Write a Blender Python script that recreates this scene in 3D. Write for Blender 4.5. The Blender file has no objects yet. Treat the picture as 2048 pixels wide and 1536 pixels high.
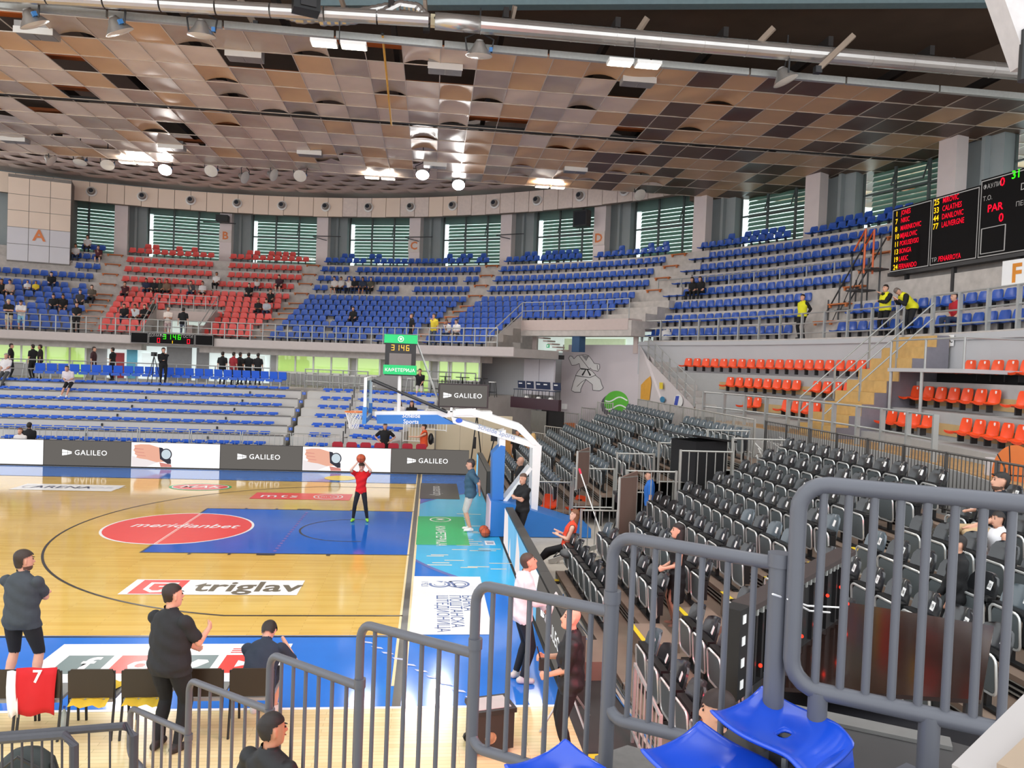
import bpy, bmesh, math, random
import numpy as np
from mathutils import Vector, Matrix
random.seed(7)
SC = bpy.context.scene
COL = SC.collection
PI = math.pi
# ------------------------------------------------------------------ camera
CAM = Vector((0.33, -19.53, 4.40))
YAW, PITCH, ROLL = 0.1088, -0.0251, 0.0381
def cam_axes():
    f = Vector((math.sin(YAW)*math.cos(PITCH), math.cos(YAW)*math.cos(PITCH), math.sin(PITCH)))
    r = Vector((math.cos(YAW), -math.sin(YAW), 0)); u = r.cross(f)
    return r*math.cos(ROLL)+u*math.sin(ROLL), u*math.cos(ROLL)-r*math.sin(ROLL), f
CR, CU, CF = cam_axes()
cd = bpy.data.cameras.new('camera'); cd.sensor_width = 36; cd.lens = 1500/2048*36; cd.clip_end = 300; cd.clip_start = 0.05
co = bpy.data.objects.new('camera', cd); COL.objects.link(co)
co.matrix_world = Matrix(((CR.x, CU.x, -CF.x, CAM.x), (CR.y, CU.y, -CF.y, CAM.y), (CR.z, CU.z, -CF.z, CAM.z), (0, 0, 0, 1)))
SC.camera = co
# ------------------------------------------------------------------ light and exposure
SC.view_settings.view_transform = 'Standard'; SC.view_settings.look = 'None'
SC.view_settings.exposure = 0.0; SC.view_settings.gamma = 1; SC.view_settings.use_curve_mapping = False
SC.cycles.use_denoising = True
SC.cycles.use_light_tree = False; SC.cycles.use_adaptive_sampling = True; SC.cycles.adaptive_threshold = .04
SC.cycles.max_bounces = 5; SC.cycles.diffuse_bounces = 3; SC.cycles.glossy_bounces = 2; SC.cycles.transparent_max_bounces = 12
SC.cycles.sample_clamp_indirect = 6.0
W = bpy.data.worlds.new('daylight'); SC.world = W; W.use_nodes = True
W.node_tree.nodes['Background'].inputs[0].default_value = (0.93, 0.97, 1.0, 1)
W.node_tree.nodes['Background'].inputs[1].default_value = 2.15
def area(name, loc, sx, sy, power, col=(1, .95, .88), rot=(0, 0, 0)):
    l = bpy.data.lights.new(name, 'AREA'); l.shape = 'RECTANGLE'; l.size = sx; l.size_y = sy; l.energy = power; l.color = col
    o = bpy.data.objects.new(name, l); COL.objects.link(o); o.location = loc; o.rotation_euler = rot
    return o
# ------------------------------------------------------------------ pixel helpers: a point at a real depth / height / radius
def ray(x, y): return CF + CR*((x-1024)/1500) - CU*((y-768)/1500)
def at_depth(x, y, d): return CAM + ray(x, y)*d
def at_z(x, y, z): v = ray(x, y); return CAM + v*((z-CAM.z)/v.z)
HALL = Vector((-14, 0, 0))
def pol(r, deg, z=0): a = math.radians(deg); return Vector((HALL.x+r*math.cos(a), HALL.y+r*math.sin(a), z))
def at_r(x, y, R):
    v = ray(x, y); q = CAM-HALL; a = v.x*v.x+v.y*v.y; b = q.x*v.x+q.y*v.y; c = q.x*q.x+q.y*q.y-R*R
    return CAM + v*((-b+math.sqrt(b*b-a*c))/a)
def ang(p): return math.degrees(math.atan2(p.y-HALL.y, p.x-HALL.x))
# ------------------------------------------------------------------ materials
def lin(h):
    h = h.lstrip('#'); o = []
    for i in (0, 2, 4):
        c = int(h[i:i+2], 16)/255; o.append(c/12.92 if c <= .04045 else ((c+.055)/1.055)**2.4)
    return (*o, 1)
MATS = {}
def mat(name, col, rough=.5, metal=0., var=.12, scale=6., bump=0., coat=0., spec=.5, emit=None, es=1., trans=0.):
    if name in MATS: return MATS[name]
    m = bpy.data.materials.new(name); m.use_nodes = True; nt = m.node_tree; N = nt.nodes; L = nt.links
    b = N['Principled BSDF']; c = lin(col) if isinstance(col, str) else (*col[:3], 1)
    b.inputs['Roughness'].default_value = rough; b.inputs['Metallic'].default_value = metal
    b.inputs['Specular IOR Level'].default_value = spec
    if coat: b.inputs['Coat Weight'].default_value = coat; b.inputs['Coat Roughness'].default_value = .08
    if emit:
        m.cycles.emission_sampling = 'NONE'; b.inputs['Emission Color'].default_value = lin(emit); b.inputs['Emission Strength'].default_value = es
    if trans: b.inputs['Transmission Weight'].default_value = trans
    if var > 0:
        tc = N.new('ShaderNodeTexCoord'); no = N.new('ShaderNodeTexNoise'); no.inputs['Scale'].default_value = scale
        no.inputs['Detail'].default_value = 2
        mx = N.new('ShaderNodeMix'); mx.data_type = 'RGBA'
        mx.inputs[6].default_value = tuple(max(0, x*(1-var)) for x in c[:3])+(1,)
        mx.inputs[7].default_value = tuple(min(1, x*(1+var)) for x in c[:3])+(1,)
        L.new(tc.outputs['Object'], no.inputs['Vector']); L.new(no.outputs['Fac'], mx.inputs[0]); L.new(mx.outputs[2], b.inputs['Base Color'])
        if bump:
            bp = N.new('ShaderNodeBump'); bp.inputs['Strength'].default_value = bump; bp.inputs['Distance'].default_value = .02
            L.new(no.outputs['Fac'], bp.inputs['Height']); L.new(bp.outputs['Normal'], b.inputs['Normal'])
    else: b.inputs['Base Color'].default_value = c
    MATS[name] = m; return m
def glow(name, col, s=1.):
    if name in MATS: return MATS[name]
    m = bpy.data.materials.new(name); m.use_nodes = True; N = m.node_tree.nodes; N.clear()
    e = N.new('ShaderNodeEmission'); e.inputs[0].default_value = lin(col); e.inputs[1].default_value = s
    o = N.new('ShaderNodeOutputMaterial'); m.node_tree.links.new(e.outputs[0], o.inputs[0]); MATS[name] = m; m.cycles.emission_sampling = 'NONE'; return m
def glass(name, col, gl=.08):
    if name in MATS: return MATS[name]
    m = bpy.data.materials.new(name); m.use_nodes = True; N = m.node_tree.nodes; N.clear(); L = m.node_tree.links
    t = N.new('ShaderNodeBsdfTransparent'); t.inputs[0].default_value = lin(col)
    g = N.new('ShaderNodeBsdfGlossy'); g.inputs['Roughness'].default_value = .05
    x = N.new('ShaderNodeMixShader'); x.inputs[0].default_value = gl
    o = N.new('ShaderNodeOutputMaterial'); L.new(t.outputs[0], x.inputs[1]); L.new(g.outputs[0], x.inputs[2]); L.new(x.outputs[0], o.inputs[0]); MATS[name] = m; return m
def plank_mat(name, c1, c2, rough, sx, sy, coat=.0, axis=0):
    m = bpy.data.materials.new(name); m.use_nodes = True; N = m.node_tree.nodes; L = m.node_tree.links; b = N['Principled BSDF']
    tc = N.new('ShaderNodeTexCoord'); br = N.new('ShaderNodeTexBrick'); br.inputs['Color1'].default_value = lin(c1); br.inputs['Color2'].default_value = lin(c2)
    br.inputs['Mortar'].default_value = tuple(.75*x for x in lin(c2)[:3])+(1,); br.inputs['Scale'].default_value = 1; br.inputs['Mortar Size'].default_value = .003
    br.inputs['Brick Width'].default_value = sx; br.inputs['Row Height'].default_value = sy; br.inputs['Bias'].default_value = -.2
    mp = N.new('ShaderNodeMapping'); mp.inputs['Rotation'].default_value = (0, 0, axis)
    no = N.new('ShaderNodeTexNoise'); no.inputs['Scale'].default_value = 1.2; mx = N.new('ShaderNodeMix'); mx.data_type = 'RGBA'; mx.blend_type = 'MULTIPLY'
    cr = N.new('ShaderNodeMapRange'); cr.inputs[3].default_value = .86; cr.inputs[4].default_value = 1.06
    L.new(tc.outputs['Object'], mp.inputs[0]); L.new(mp.outputs[0], br.inputs['Vector']); L.new(mp.outputs[0], no.inputs['Vector'])
    L.new(no.outputs['Fac'], cr.inputs[0]); mx.inputs[0].default_value = 1
    L.new(br.outputs['Color'], mx.inputs[6]); L.new(cr.outputs[0], mx.inputs[7]); L.new(mx.outputs[2], b.inputs['Base Color'])
    b.inputs['Roughness'].default_value = rough
    if coat: b.inputs['Coat Weight'].default_value = coat; b.inputs['Coat Roughness'].default_value = .06
    MATS[name] = m; return m
# ------------------------------------------------------------------ mesh builder
class MB:
    def __init__(s): s.v = []; s.f = []; s.m = []
    def add(s, vs, fs, mi=0):
        n = len(s.v); s.v += [tuple(v) for v in vs]; s.f += [tuple(i+n for i in f) for f in fs]; s.m += [mi]*len(fs); return s
    def box(s, c, d, rz=0, mi=0, rx=0, ry=0):
        M = Matrix.Rotation(rz, 3, 'Z') @ Matrix.Rotation(ry, 3, 'Y') @ Matrix.Rotation(rx, 3, 'X'); c = Vector(c)
        vs = [c + M @ Vector((x*d[0]/2, y*d[1]/2, z*d[2]/2)) for x in (-1, 1) for y in (-1, 1) for z in (-1, 1)]
        return s.add(vs, [(0, 1, 3, 2), (4, 6, 7, 5), (0, 4, 5, 1), (2, 3, 7, 6), (0, 2, 6, 4), (1, 5, 7, 3)], mi)
    def beam(s, a, b, w, h, mi=0, up=(0, 0, 1)):
        a = Vector(a); b = Vector(b); t = (b-a).normalized(); u = Vector(up)
        if abs(t.dot(u)) > .98: u = Vector((1, 0, 0))
        r = t.cross(u).normalized()*w/2; q = r.cross(t).normalized()*h/2
        vs = [p+i+j for p in (a, b) for i, j in ((-r, -q), (r, -q), (r, q), (-r, q))]
        return s.add(vs, [(0, 3, 2, 1), (4, 5, 6, 7), (0, 1, 5, 4), (1, 2, 6, 5), (2, 3, 7, 6), (3, 0, 4, 7)], mi)
    def tube(s, pts, r, n=6, mi=0, closed=False):
        pts = [Vector(p) for p in pts]; k = len(pts); vs = []; fs = []; rr = r if isinstance(r, (list, tuple)) else [r]*k; pu = None
        for i, p in enumerate(pts):
            t = (pts[(i+1) % k]-pts[i-1]) if closed else (pts[min(i+1, k-1)]-pts[max(i-1, 0)])
            t.normalize()
            if pu is None: pu = Vector((0, 0, 1)) if abs(t.z) < .9 else Vector((1, 0, 0))
            a = t.cross(pu).normalized(); pu = a.cross(t).normalized()
            vs += [p + a*math.cos(2*PI*j/n)*rr[i] + pu*math.sin(2*PI*j/n)*rr[i] for j in range(n)]
        for i in range(k if closed else k-1):
            for j in range(n):
                a0 = i*n; b0 = ((i+1) % k)*n; fs.append((a0+j, b0+j, b0+(j+1) % n, a0+(j+1) % n))
        if not closed: fs += [tuple(range(n)), tuple((k-1)*n+j for j in reversed(range(n)))]
        return s.add(vs, fs, mi)
    def cyl(s, a, b, r, n=8, mi=0): return s.tube([a, b], r, n, mi)
    def lathe(s, prof, c=(0, 0, 0), n=14, mi=0, M=None):
        c = Vector(c); M = M or Matrix.Identity(3); vs = []; k = len(prof)
        for (r, z) in prof: vs += [c + M @ Vector((r*math.cos(2*PI*j/n), r*math.sin(2*PI*j/n), z)) for j in range(n)]
        fs = [(i*n+j, i*n+(j+1) % n, (i+1)*n+(j+1) % n, (i+1)*n+j) for i in range(k-1) for j in range(n)]
        if prof[0][0] > 1e-4: fs.append(tuple(reversed(range(n))))
        if prof[-1][0] > 1e-4: fs.append(tuple((k-1)*n+j for j in range(n)))
        return s.add(vs, fs, mi)
    def ball(s, c, r, n=10, mi=0, sc=(1, 1, 1)):
        prof = [(r*math.sin(PI*i/6)+(0 if 0 < i < 6 else 1e-5), -r*math.cos(PI*i/6)) for i in range(7)]
        return s.lathe(prof, c, n, mi, Matrix.Diagonal(Vector(sc)))
    def prism(s, poly, z0, z1, mi=0, fr=None):
        # poly 2D; fr=(origin,ux,uy,uz) maps it
        k = len(poly); o, ux, uy, uz = fr or (Vector((0, 0, 0)), Vector((1, 0, 0)), Vector((0, 1, 0)), Vector((0, 0, 1)))
        vs = [o+ux*x+uy*y+uz*z for z in (z0, z1) for x, y in poly]
        fs = [tuple(reversed(range(k))), tuple(range(k, 2*k))]+[(i, (i+1) % k, k+(i+1) % k, k+i) for i in range(k)]
        return s.add(vs, fs, mi)
    def flat(s, poly, z, mi=0, fr=None):
        o, ux, uy, uz = fr or (Vector((0, 0, 0)), Vector((1, 0, 0)), Vector((0, 1, 0)), Vector((0, 0, 1)))
        return s.add([o+ux*x+uy*y+uz*z for x, y in poly], [tuple(range(len(poly)))], mi)
    def ringarc(s, r0, r1, a0, a1, z0, z1, n=None, mi=0, c=HALL):
        n = n or max(2, int(abs(a1-a0)/2.5)); vs = []; fs = []
        for i in range(n+1):
            a = math.radians(a0+(a1-a0)*i/n); ca, sa = math.cos(a), math.sin(a)
            vs += [(c.x+r*ca, c.y+r*sa, z) for r, z in ((r0, z0), (r1, z0), (r1, z1), (r0, z1))]
        for i in range(n):
            b = i*4; fs += [(b+j, b+4+j, b+4+(j+1) % 4, b+(j+1) % 4) for j in range(4)]
        fs += [(0, 1, 2, 3), (n*4+3, n*4+2, n*4+1, n*4)]
        return s.add(vs, fs, mi)
    def mesh(s, name, mats, smooth=None):
        me = bpy.data.meshes.new(name); me.from_pydata(s.v, [], s.f)
        for m in (mats if isinstance(mats, (list, tuple)) else [mats]): me.materials.append(m)
        me.polygons.foreach_set('material_index', s.m)
        bm = bmesh.new(); bm.from_mesh(me); bmesh.ops.recalc_face_normals(bm, faces=bm.faces); bm.to_mesh(me); bm.free()
        if smooth:
            me.shade_smooth(); me.set_sharp_from_angle(angle=math.radians(smooth))
        me.update(); return me
    def ob(s, name, mats, parent=None, smooth=None, loc=None, rz=None): return ob(name, s.mesh(name, mats, smooth), parent, loc, rz)
def ob(name, me, parent=None, loc=None, rz=None):
    o = bpy.data.objects.new(name, me); COL.objects.link(o)
    if parent: o.parent = parent
    if loc is not None: o.location = loc
    if rz is not None: o.rotation_euler = (0, 0, rz)
    return o
def tag(o, label=None, cat=None, group=None, kind=None):
    if label: o['label'] = label
    if cat: o['category'] = cat
    if group: o['group'] = group
    if kind: o['kind'] = kind
    return o
def thing(name, label, cat, loc=(0, 0, 0), rz=0, group=None):
    o = bpy.data.objects.new(name, None); COL.objects.link(o); o.location = loc; o.rotation_euler = (0, 0, rz); o.empty_display_size = .2
    return tag(o, label, cat, group)
def copy_tree(o, loc=None, rz=None, label=None, group=None, parent=None):
    c = o.copy(); COL.objects.link(c)
    if parent: c.parent = parent
    if loc is not None: c.location = loc
    if rz is not None: c.rotation_euler = (0, 0, rz)
    if label: c['label'] = label
    if group: c['group'] = group
    for ch in o.children: copy_tree(ch, parent=c)
    return c
def struct(o): o['kind'] = 'structure'; return o
_O = 'zeroth first second third fourth fifth sixth seventh eighth ninth tenth eleventh twelfth thirteenth fourteenth fifteenth sixteenth seventeenth eighteenth nineteenth'.split()
def nth(n):
    if n < 20: return _O[n]
    t = ['twenty', 'thirty', 'forty', 'fifty', 'sixty', 'seventy', 'eighty', 'ninety'][n//10-2] if n < 100 else 'hundred'
    if n >= 100: return '%dth' % n
    return t[:-1]+'ieth' if n % 10 == 0 else t+'-'+_O[n % 10]
def text_ob(name, s, size, mats, parent, fr, align='CENTER', bold=0., shear=0., sx=1., extrude=.0, track=1.):
    """flat lettering laid on a surface: fr=(origin, right, up, normal)"""
    cu = bpy.data.curves.new(name, 'FONT'); cu.body = s; cu.size = size; cu.align_x = align; cu.align_y = 'CENTER'; cu.shear = shear
    cu.offset = bold*size; cu.space_character = track; cu.resolution_u = 2; cu.extrude = extrude
    o = bpy.data.objects.new(name, cu); me = bpy.data.meshes.new_from_object(o)
    bpy.data.objects.remove(o)
    og, r, u, n = [Vector(q) for q in fr]
    M = Matrix(((r.x*sx, u.x, n.x, og.x), (r.y*sx, u.y, n.y, og.y), (r.z*sx, u.z, n.z, og.z), (0, 0, 0, 1)))
    me.transform(M); me.materials.clear(); me.materials.append(mats); me.name = name
    return ob(name, me, parent)
SEG = {'0': 'abcdef', '1': 'bc', '2': 'abged', '3': 'abgcd', '4': 'fgbc', '6': 'afgedc', '-': 'g'}
def seg_digit(mb, ch, fr, w, h, t, mi=0):
    """seven-segment digit lower-left at fr origin"""
    S = {'a': (0, h-t, w, h), 'b': (w-t, h/2, w, h), 'c': (w-t, 0, w, h/2), 'd': (0, 0, w, t), 'e': (0, 0, t, h/2), 'f': (0, h/2, t, h), 'g': (0, h/2-t/2, w, h/2+t/2)}
    for k in SEG[ch]:
        x0, y0, x1, y1 = S[k]; e = t*.12; mb.flat([(x0+e, y0+e), (x1-e, y0+e), (x1-e, y1-e), (x0+e, y1-e)], 0, mi, fr)
# ------------------------------------------------------------------ palette
WOOD = plank_mat('maple_court', '#EDC468', '#DFB254', .10, 1.6, .075, coat=.25)
WOOD2 = plank_mat('pale_maple', '#EFD9A6', '#E4CB94', .2, 1.6, .075, coat=.2)
BLUEP = mat('blue_court_paint', '#2E79D6', .11, var=.10, scale=1.5, coat=.2)
CYANP = mat('cyan_court_paint', '#42BDEB', .17, var=.06, scale=1.5, coat=.2)
BLACKP = mat('black_line_paint', '#2E2C2B', .3, var=.05)
WHITEP = mat('white_vinyl', '#F4F2F0', .25, var=.03)
REDP = mat('red_vinyl', '#EC4B44', .25, var=.04)
GREENP = mat('green_vinyl', '#0FB566', .25, var=.04)
GREYV = mat('grey_vinyl', '#7F8F8E', .3, var=.04)
DARKV = mat('charcoal_vinyl', '#47413F', .3, var=.05)
NAVYP = mat('dusk_blue_line', '#4C5CA8', .25, var=.05)
INKB = mat('ink_blue', '#5C6FA0', .4, var=.02)
KHAKI = mat('khaki_print', '#6B6250', .35, var=.02)
CONC = mat('concrete_light', '#B9B2AD', .85, var=.16, scale=2.2, bump=.15)
CONCD = mat('concrete_worn', '#BEB6B0', .9, var=.28, scale=3.5, bump=.2)
GREYW = mat('grey_painted_wall', '#B9B8BA', .7, var=.05, scale=.8)
LILAC = mat('lilac_grey_wall', '#CBC1C4', .7, var=.05, scale=.6)
PINKC = mat('pinkish_column_paint', '#EBDCD9', .7, var=.06, scale=2)
PIER = mat('grey_green_pier', '#A4ABAC', .7, var=.06, scale=2)
WHITEM = mat('white_painted_metal', '#ECEAE6', .35, var=.03)
RAILM = mat('grey_rail_paint', '#A7A8A6', .4, metal=.25, var=.06)
GALV = mat('galvanised_steel', '#B9BAB6', .38, metal=.55, var=.12, scale=12)
DKFLOOR = mat('black_sport_mat', '#3A3836', .75, var=.18, scale=3)
BLUES = mat('blue_plastic', '#2A55AE', .32, var=.05)
BLUEB = mat('bleacher_blue_plastic', '#1F5FD0', .35, var=.05)
REDS = mat('red_plastic', '#DE524C', .35, var=.06)
ORGS = mat('orange_plastic', '#F0501E', .35, var=.05)
STEPO = mat('orange_step_timber', '#BD6A36', .7, var=.2, scale=5)
BEIGEP = mat('beige_facing_panel', '#F2DCC8', .6, var=.05, scale=1)
GREYP = mat('pale_grey_facing_panel', '#DDD9DC', .55, var=.04, scale=1)
YELW = mat('yellow_bay_glow', '#E6EDB4', .7, var=.04, emit='#E6EDB4', es=.42)  # glow put into the colour for room light behind the bays
BLACKM = mat('black_plastic', '#1B1B1C', .4, var=.08)
DKMET = mat('dark_steel', '#3C3B3C', .45, metal=.4, var=.1)
ORNG = mat('orange_print', '#E5844A', .5, var=.02)
TAN = mat('tan_timber', '#B99A6A', .6, var=.15, scale=4)
TIMB = mat('oak_step_board', '#C8A264', .55, var=.2, scale=5)
# ------------------------------------------------------------------ floor and court markings
mb = MB(); mb.box((-12, 6, -.1), (70, 64, .2)); fl = struct(mb.ob('floor', mat('grey_hall_floor', '#A59F98', .6, var=.12, scale=1)))
def decal(name, polys, z, m, label=None):
    b = MB()
    for p in polys: b.flat(p, z)
    o = b.ob(name, m, fl)
    if label: o['label'] = label
    return o
def rect(x0, x1, y0, y1): return [(x0, y0), (x1, y0), (x1, y1), (x0, y1)]
def arcp(cx, cy, r, a0, a1, n=40, r2=None):
    o = [(cx+r*math.cos(math.radians(a0+(a1-a0)*i/n)), cy+r*math.sin(math.radians(a0+(a1-a0)*i/n))) for i in range(n+1)]
    if r2: o += [(cx+r2*math.cos(math.radians(a1+(a0-a1)*i/n)), cy+r2*math.sin(math.radians(a1+(a0-a1)*i/n))) for i in range(n+1)]
    return o
def ring_quads(cx, cy, r, r2, a0, a1, n=60):
    o = []
    for i in range(n):
        a, b = math.radians(a0+(a1-a0)*i/n), math.radians(a0+(a1-a0)*(i+1)/n)
        o.append([(cx+r*math.cos(a), cy+r*math.sin(a)), (cx+r2*math.cos(a), cy+r2*math.sin(a)), (cx+r2*math.cos(b), cy+r2*math.sin(b)), (cx+r*math.cos(b), cy+r*math.sin(b))])
    return o
FZ = (Vector((0, 0, 0)), Vector((1, 0, 0)), Vector((0, 1, 0)), Vector((0, 0, 1)))
def ftxt(s, x, y, size, m, z=.010, rot=0, **k):
    c, q = math.cos(rot), math.sin(rot)
    return text_ob('court_lettering', s, size, m, fl, ((x, y, z), (c, q, 0), (-q, c, 0), (0, 0, 1)), **k)
decal('court_boards', [rect(-30, 0, -7.5, 7.5)], .002, WOOD)
decal('outer_boards', [rect(-30, 2.25, -16.5, -10.0)], .002, WOOD2)
decal('painted_border', [rect(-30, 2.22, 7.5, 9.85), rect(-30, 2.22, -10.0, -7.5), rect(0, 2.22, -7.5, 7.5)], .003, BLUEP, 'blue painted border around the court')
decal('edge_line', [rect(-30, 2.22, -10.06, -10.0)], .004, WHITEP)
# cyan disc behind the baseline, cut at baseline and mat edge
cx, cy, cr = 3.25, .55, 4.6; cx = 4.55; cr = 5.15; cy = .45
pts = []
for i in range(121):
    a = math.radians(90+180*i/120); x, y = cx+cr*math.cos(a)*1.0, cy+cr*math.sin(a)*1.22
    if .10 < x < 2.22: pts.append((x, y))
    elif x <= .10: pts.append((.10, y))
pts = [p for p in pts]; top = [p for p in pts if p[1] > cy]; bot = [p for p in pts if p[1] <= cy]
decal('cyan_disc', [top+bot+[(2.22, bot[-1][1]), (2.22, top[0][1])]], .005, CYANP)
ln = []
for seq in (top, bot):
    for p, q in zip(seq[:-1], seq[1:]):
        if p[0] > .11 or q[0] > .11: ln.append([p, (p[0]-.02, p[1]+(.16 if seq is top else -.16)), (q[0]-.02, q[1]+(.16 if seq is top else -.16)), q])
decal('disc_outline', ln, .006, NAVYP)
LW = .05
decal('baseline', [rect(-.01, .10, -10.0, 9.85)], .007, mat('grey_line_paint', '#5C5750', .3))
decal('baseline_edge', [rect(.10, .15, -9.4, 9.85), rect(-.05, -.01, -9.4, 9.85)], .007, mat('cream_line_paint', '#EBD3A0', .3))
decal('sideline', [rect(-30, 0, -7.58, -7.53)], .007, BLACKP)
decal('sideline', [rect(-30, 0, 7.53, 7.58)], .007, BLACKP)
decal('key_area', [rect(-5.8, 0, -2.45, 2.45)], .005, mat('deep_blue_court_paint', '#1B66C8', .11, var=.08, scale=1.5, coat=.2), 'blue painted key under the basket')
decal('key_line', [rect(-5.85, 0, -2.5, -2.45), rect(-5.85, 0, 2.45, 2.5), rect(-5.85, -5.8, -2.45, 2.45)], .007, BLACKP)
decal('key_mark', [rect(-x-w, -x, y0, y1) for x, w in ((1.75, .09), (2.95, .4), (3.9, .06), (4.75, .06)) for y0, y1 in ((-2.62, -2.5), (2.5, 2.62))], .007, BLACKP)
th = math.degrees(math.acos(6.6/6.75))
x3 = -1.575-math.sqrt(6.75**2-6.6**2)
aa = math.degrees(math.atan2(6.6, x3+1.575))
decal('three_point_line', ring_quads(-1.575, 0, 6.70, 6.75, aa, 360-aa, 80)+[rect(x3, 0, 6.55, 6.6), rect(x3, 0, -6.6, -6.55)], .007, BLACKP)
decal('no_charge_arc', ring_quads(-1.575, 0, 1.23, 1.28, 90, 270, 40)+[rect(-1.575, -1.2, 1.23, 1.28), rect(-1.575, -1.2, -1.28, -1.23)], .007, BLACKP)
decal('free_throw_disc', [arcp(-5.8, 0, 1.78, 0, 360, 64)], .008, WHITEP)
decal('free_throw_disc', [arcp(-5.8, 0, 1.72, 0, 360, 64)], .009, REDP, 'round red floor advert')
decal('free_throw_line', [rect(-5.82, -5.79, -1.72, 1.72), rect(-5.77, -5.75, -1.72, 1.72)], .0095, mat('pale_pink_line', '#F3C9C0', .3))
ftxt('meridianbet', -5.72, .18, .62, WHITEP, z=.0105, bold=.012, shear=.25, sx=.86)
# sponsor panels
def panel(x0, x1, y0, y1, m, z=.008): return decal('floor_advert', [rect(x0, x1, y0, y1)], z, m)
panel(-5.13, -1.98, -5.46, -4.52, WHITEP); panel(-4.98, -4.14, -5.42, -4.56, REDP, .009)
ftxt('triglav', -2.95, -4.98, .86, KHAKI, bold=.02, sx=.92)
decal('shield_print', [[(-4.8, -4.72), (-4.28, -4.72), (-4.28, -4.8), (-4.72, -4.8), (-4.72, -5.1), (-4.62, -5.22), (-4.52, -5.22), (-4.42, -5.06), (-4.42, -5.0), (-4.58, -5.0), (-4.58, -4.94), (-4.3, -4.94), (-4.3, -5.1), (-4.44, -5.32), (-4.62, -5.34), (-4.8, -5.16)]], .010, WHITEP)
panel(-5.06, -2.04, 4.08, 5.18, REDP)
ftxt('mts', -4.25, 4.6, .72, WHITEP, bold=.0, track=1.15)
decal('ring_print', ring_quads(-2.75, 4.62, .42, .46, 0, 360, 30)+ring_quads(-2.75, 4.62, .30, .33, 0, 360, 30), .010, WHITEP)
ftxt('m:ts', -2.75, 4.62, .26, WHITEP)
ell = lambda cx, cy, a, b, n=40: [(cx+a*math.cos(2*PI*i/n), cy+b*math.sin(2*PI*i/n)) for i in range(n)]
decal('floor_advert', [ell(-7.05, 6.0, .98, .66)], .008, GREENP); decal('floor_advert', [ell(-7.05, 6.0, .9, .58)], .009, WHITEP); decal('floor_advert', [ell(-7.05, 6.0, .86, .54)], .0095, REDP)
ftxt('MAK', -7.05, 6.0, .62, WHITEP, z=.011, bold=.01, shear=.2)
panel(-12.4, -9.4, 4.88, 6.0, WHITEP)
ftxt('ARENA', -11.1, 5.45, .55, mat('navy_print', '#38405E', .4), bold=.012); ftxt('SPORT', -9.98, 5.45, .5, mat('pale_grey_print', '#B9BBC4', .4))
decal('ring_print', ring_quads(-12.02, 5.45, .2, .25, 0, 360, 24), .010, mat('pale_grey_print', '#B9BBC4', .4))
panel(.13, 1.42, -1.5, 1.85, GREENP)
ftxt('КАФЕТЕРИЈА', .72, -.52, .34, WHITEP, rot=-PI/2, bold=.012, sx=.98)
decal('ring_print', ring_quads(.75, 1.42, .26, .30, 0, 360, 26)+[[(.62, 1.36), (.88, 1.36), (.75, 1.5)], [(.62, 1.56), (.88, 1.56), (.75, 1.44)], rect(.72, .78, 1.1, 1.17)], .010, WHITEP)
panel(.12, 1.42, 4.6, 7.72, DARKV)
ftxt('outercity', .72, 6.15, .52, mat('print_grey', '#C9C6C4', .4), rot=-PI/2, bold=0)
panel(.14, 1.5, -7.48, -4.17, WHITEP)
for s_, x_, y_ in (('БАНКА', 1.16, -5.42), ('ПОШТАНСКА', .92, -5.42), ('ШТЕДИОНИЦА', .68, -5.42)):
    ftxt(s_, x_, y_, .30, INKB, rot=-PI/2, align='LEFT', sx=.88)
ftxt('1921', .36, -4.72, .2, INKB, rot=-PI/2)
decal('emblem_print', ring_quads(.66, -4.72, .16, .215, -200, 60, 30)+ring_quads(.66, -4.72, .10, .12, -180, 40, 24)+ring_quads(1.02, -4.70, .19, .235, -150, 150, 30)+ring_quads(1.06, -4.72, .10, .125, 0, 360, 24)
      + [[(.84, -4.5), (.9, -4.5), (1.0, -4.9), (.94, -4.9)], [(.58, -4.5), (.74, -4.52), (.7, -4.6)], [(.98, -4.93), (1.16, -4.93), (1.08, -4.98)]], .010, INKB, 'blue scrolled emblem on white floor panel')
panel(-4.93, -1.62, -9.22, -7.86, WHITEP)
for i, (x, m) in enumerate(((-4.35, GREYV), (-3.62, REDP), (-2.9, GREYV), (-2.17, REDP))):
    decal('icon_tile', [rect(x-.31, x+.31, -8.94, -8.3)], .009, m)
    if i < 3: ftxt('fo'[i], x+.06, -8.62, .62, WHITEP, bold=.03) if i < 2 else decal('icon_print', [[(x-.2, -8.76), (x-.05, -8.74), (x-.2, -8.64), (x-.2, -8.46), (x, -8.58), (x+.06, -8.46), (x+.2, -8.48), (x+.24, -8.56), (x+.12, -8.74), (x, -8.8)]], .0105, WHITEP)
decal('icon_print', [[(-2.27, -8.5), (-2.27, -8.74), (-2.05, -8.62)]], .0105, WHITEP)
decal('stripe_print', [rect(-2.45, -1.85, -8.08-.07*i, -8.05-.07*i) for i in range(3)], .0105, REDP)
decal('floor_advert', [ell(-2.82, 8.5, .58, .58)], .008, mat('yellow_vinyl', '#EFD23B', .3))
decal('worn_patch', [rect(x, x+.34+.2*random.random(), y, y+.05) for x, y in [(.3+1.5*random.random(), -3.9+6.5*random.random()) for _ in range(34)]], .0055, mat('worn_wood_patch', '#E7D2AE', .35))
decal('tape_piece', [[(x, y), (x+.16, y-.05), (x+.2, y-.12), (x+.04, y-.07)] for x, y in [(-.6+.17*i, -7.75-.22*i) for i in range(12)]], .0085, mat('pale_tape', '#C3C9E4', .4))
decal('sport_mat', [rect(2.22, 3.0, -16.4, 10.2)], .004, DKFLOOR, 'black rubber walkway behind the boards')
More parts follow.
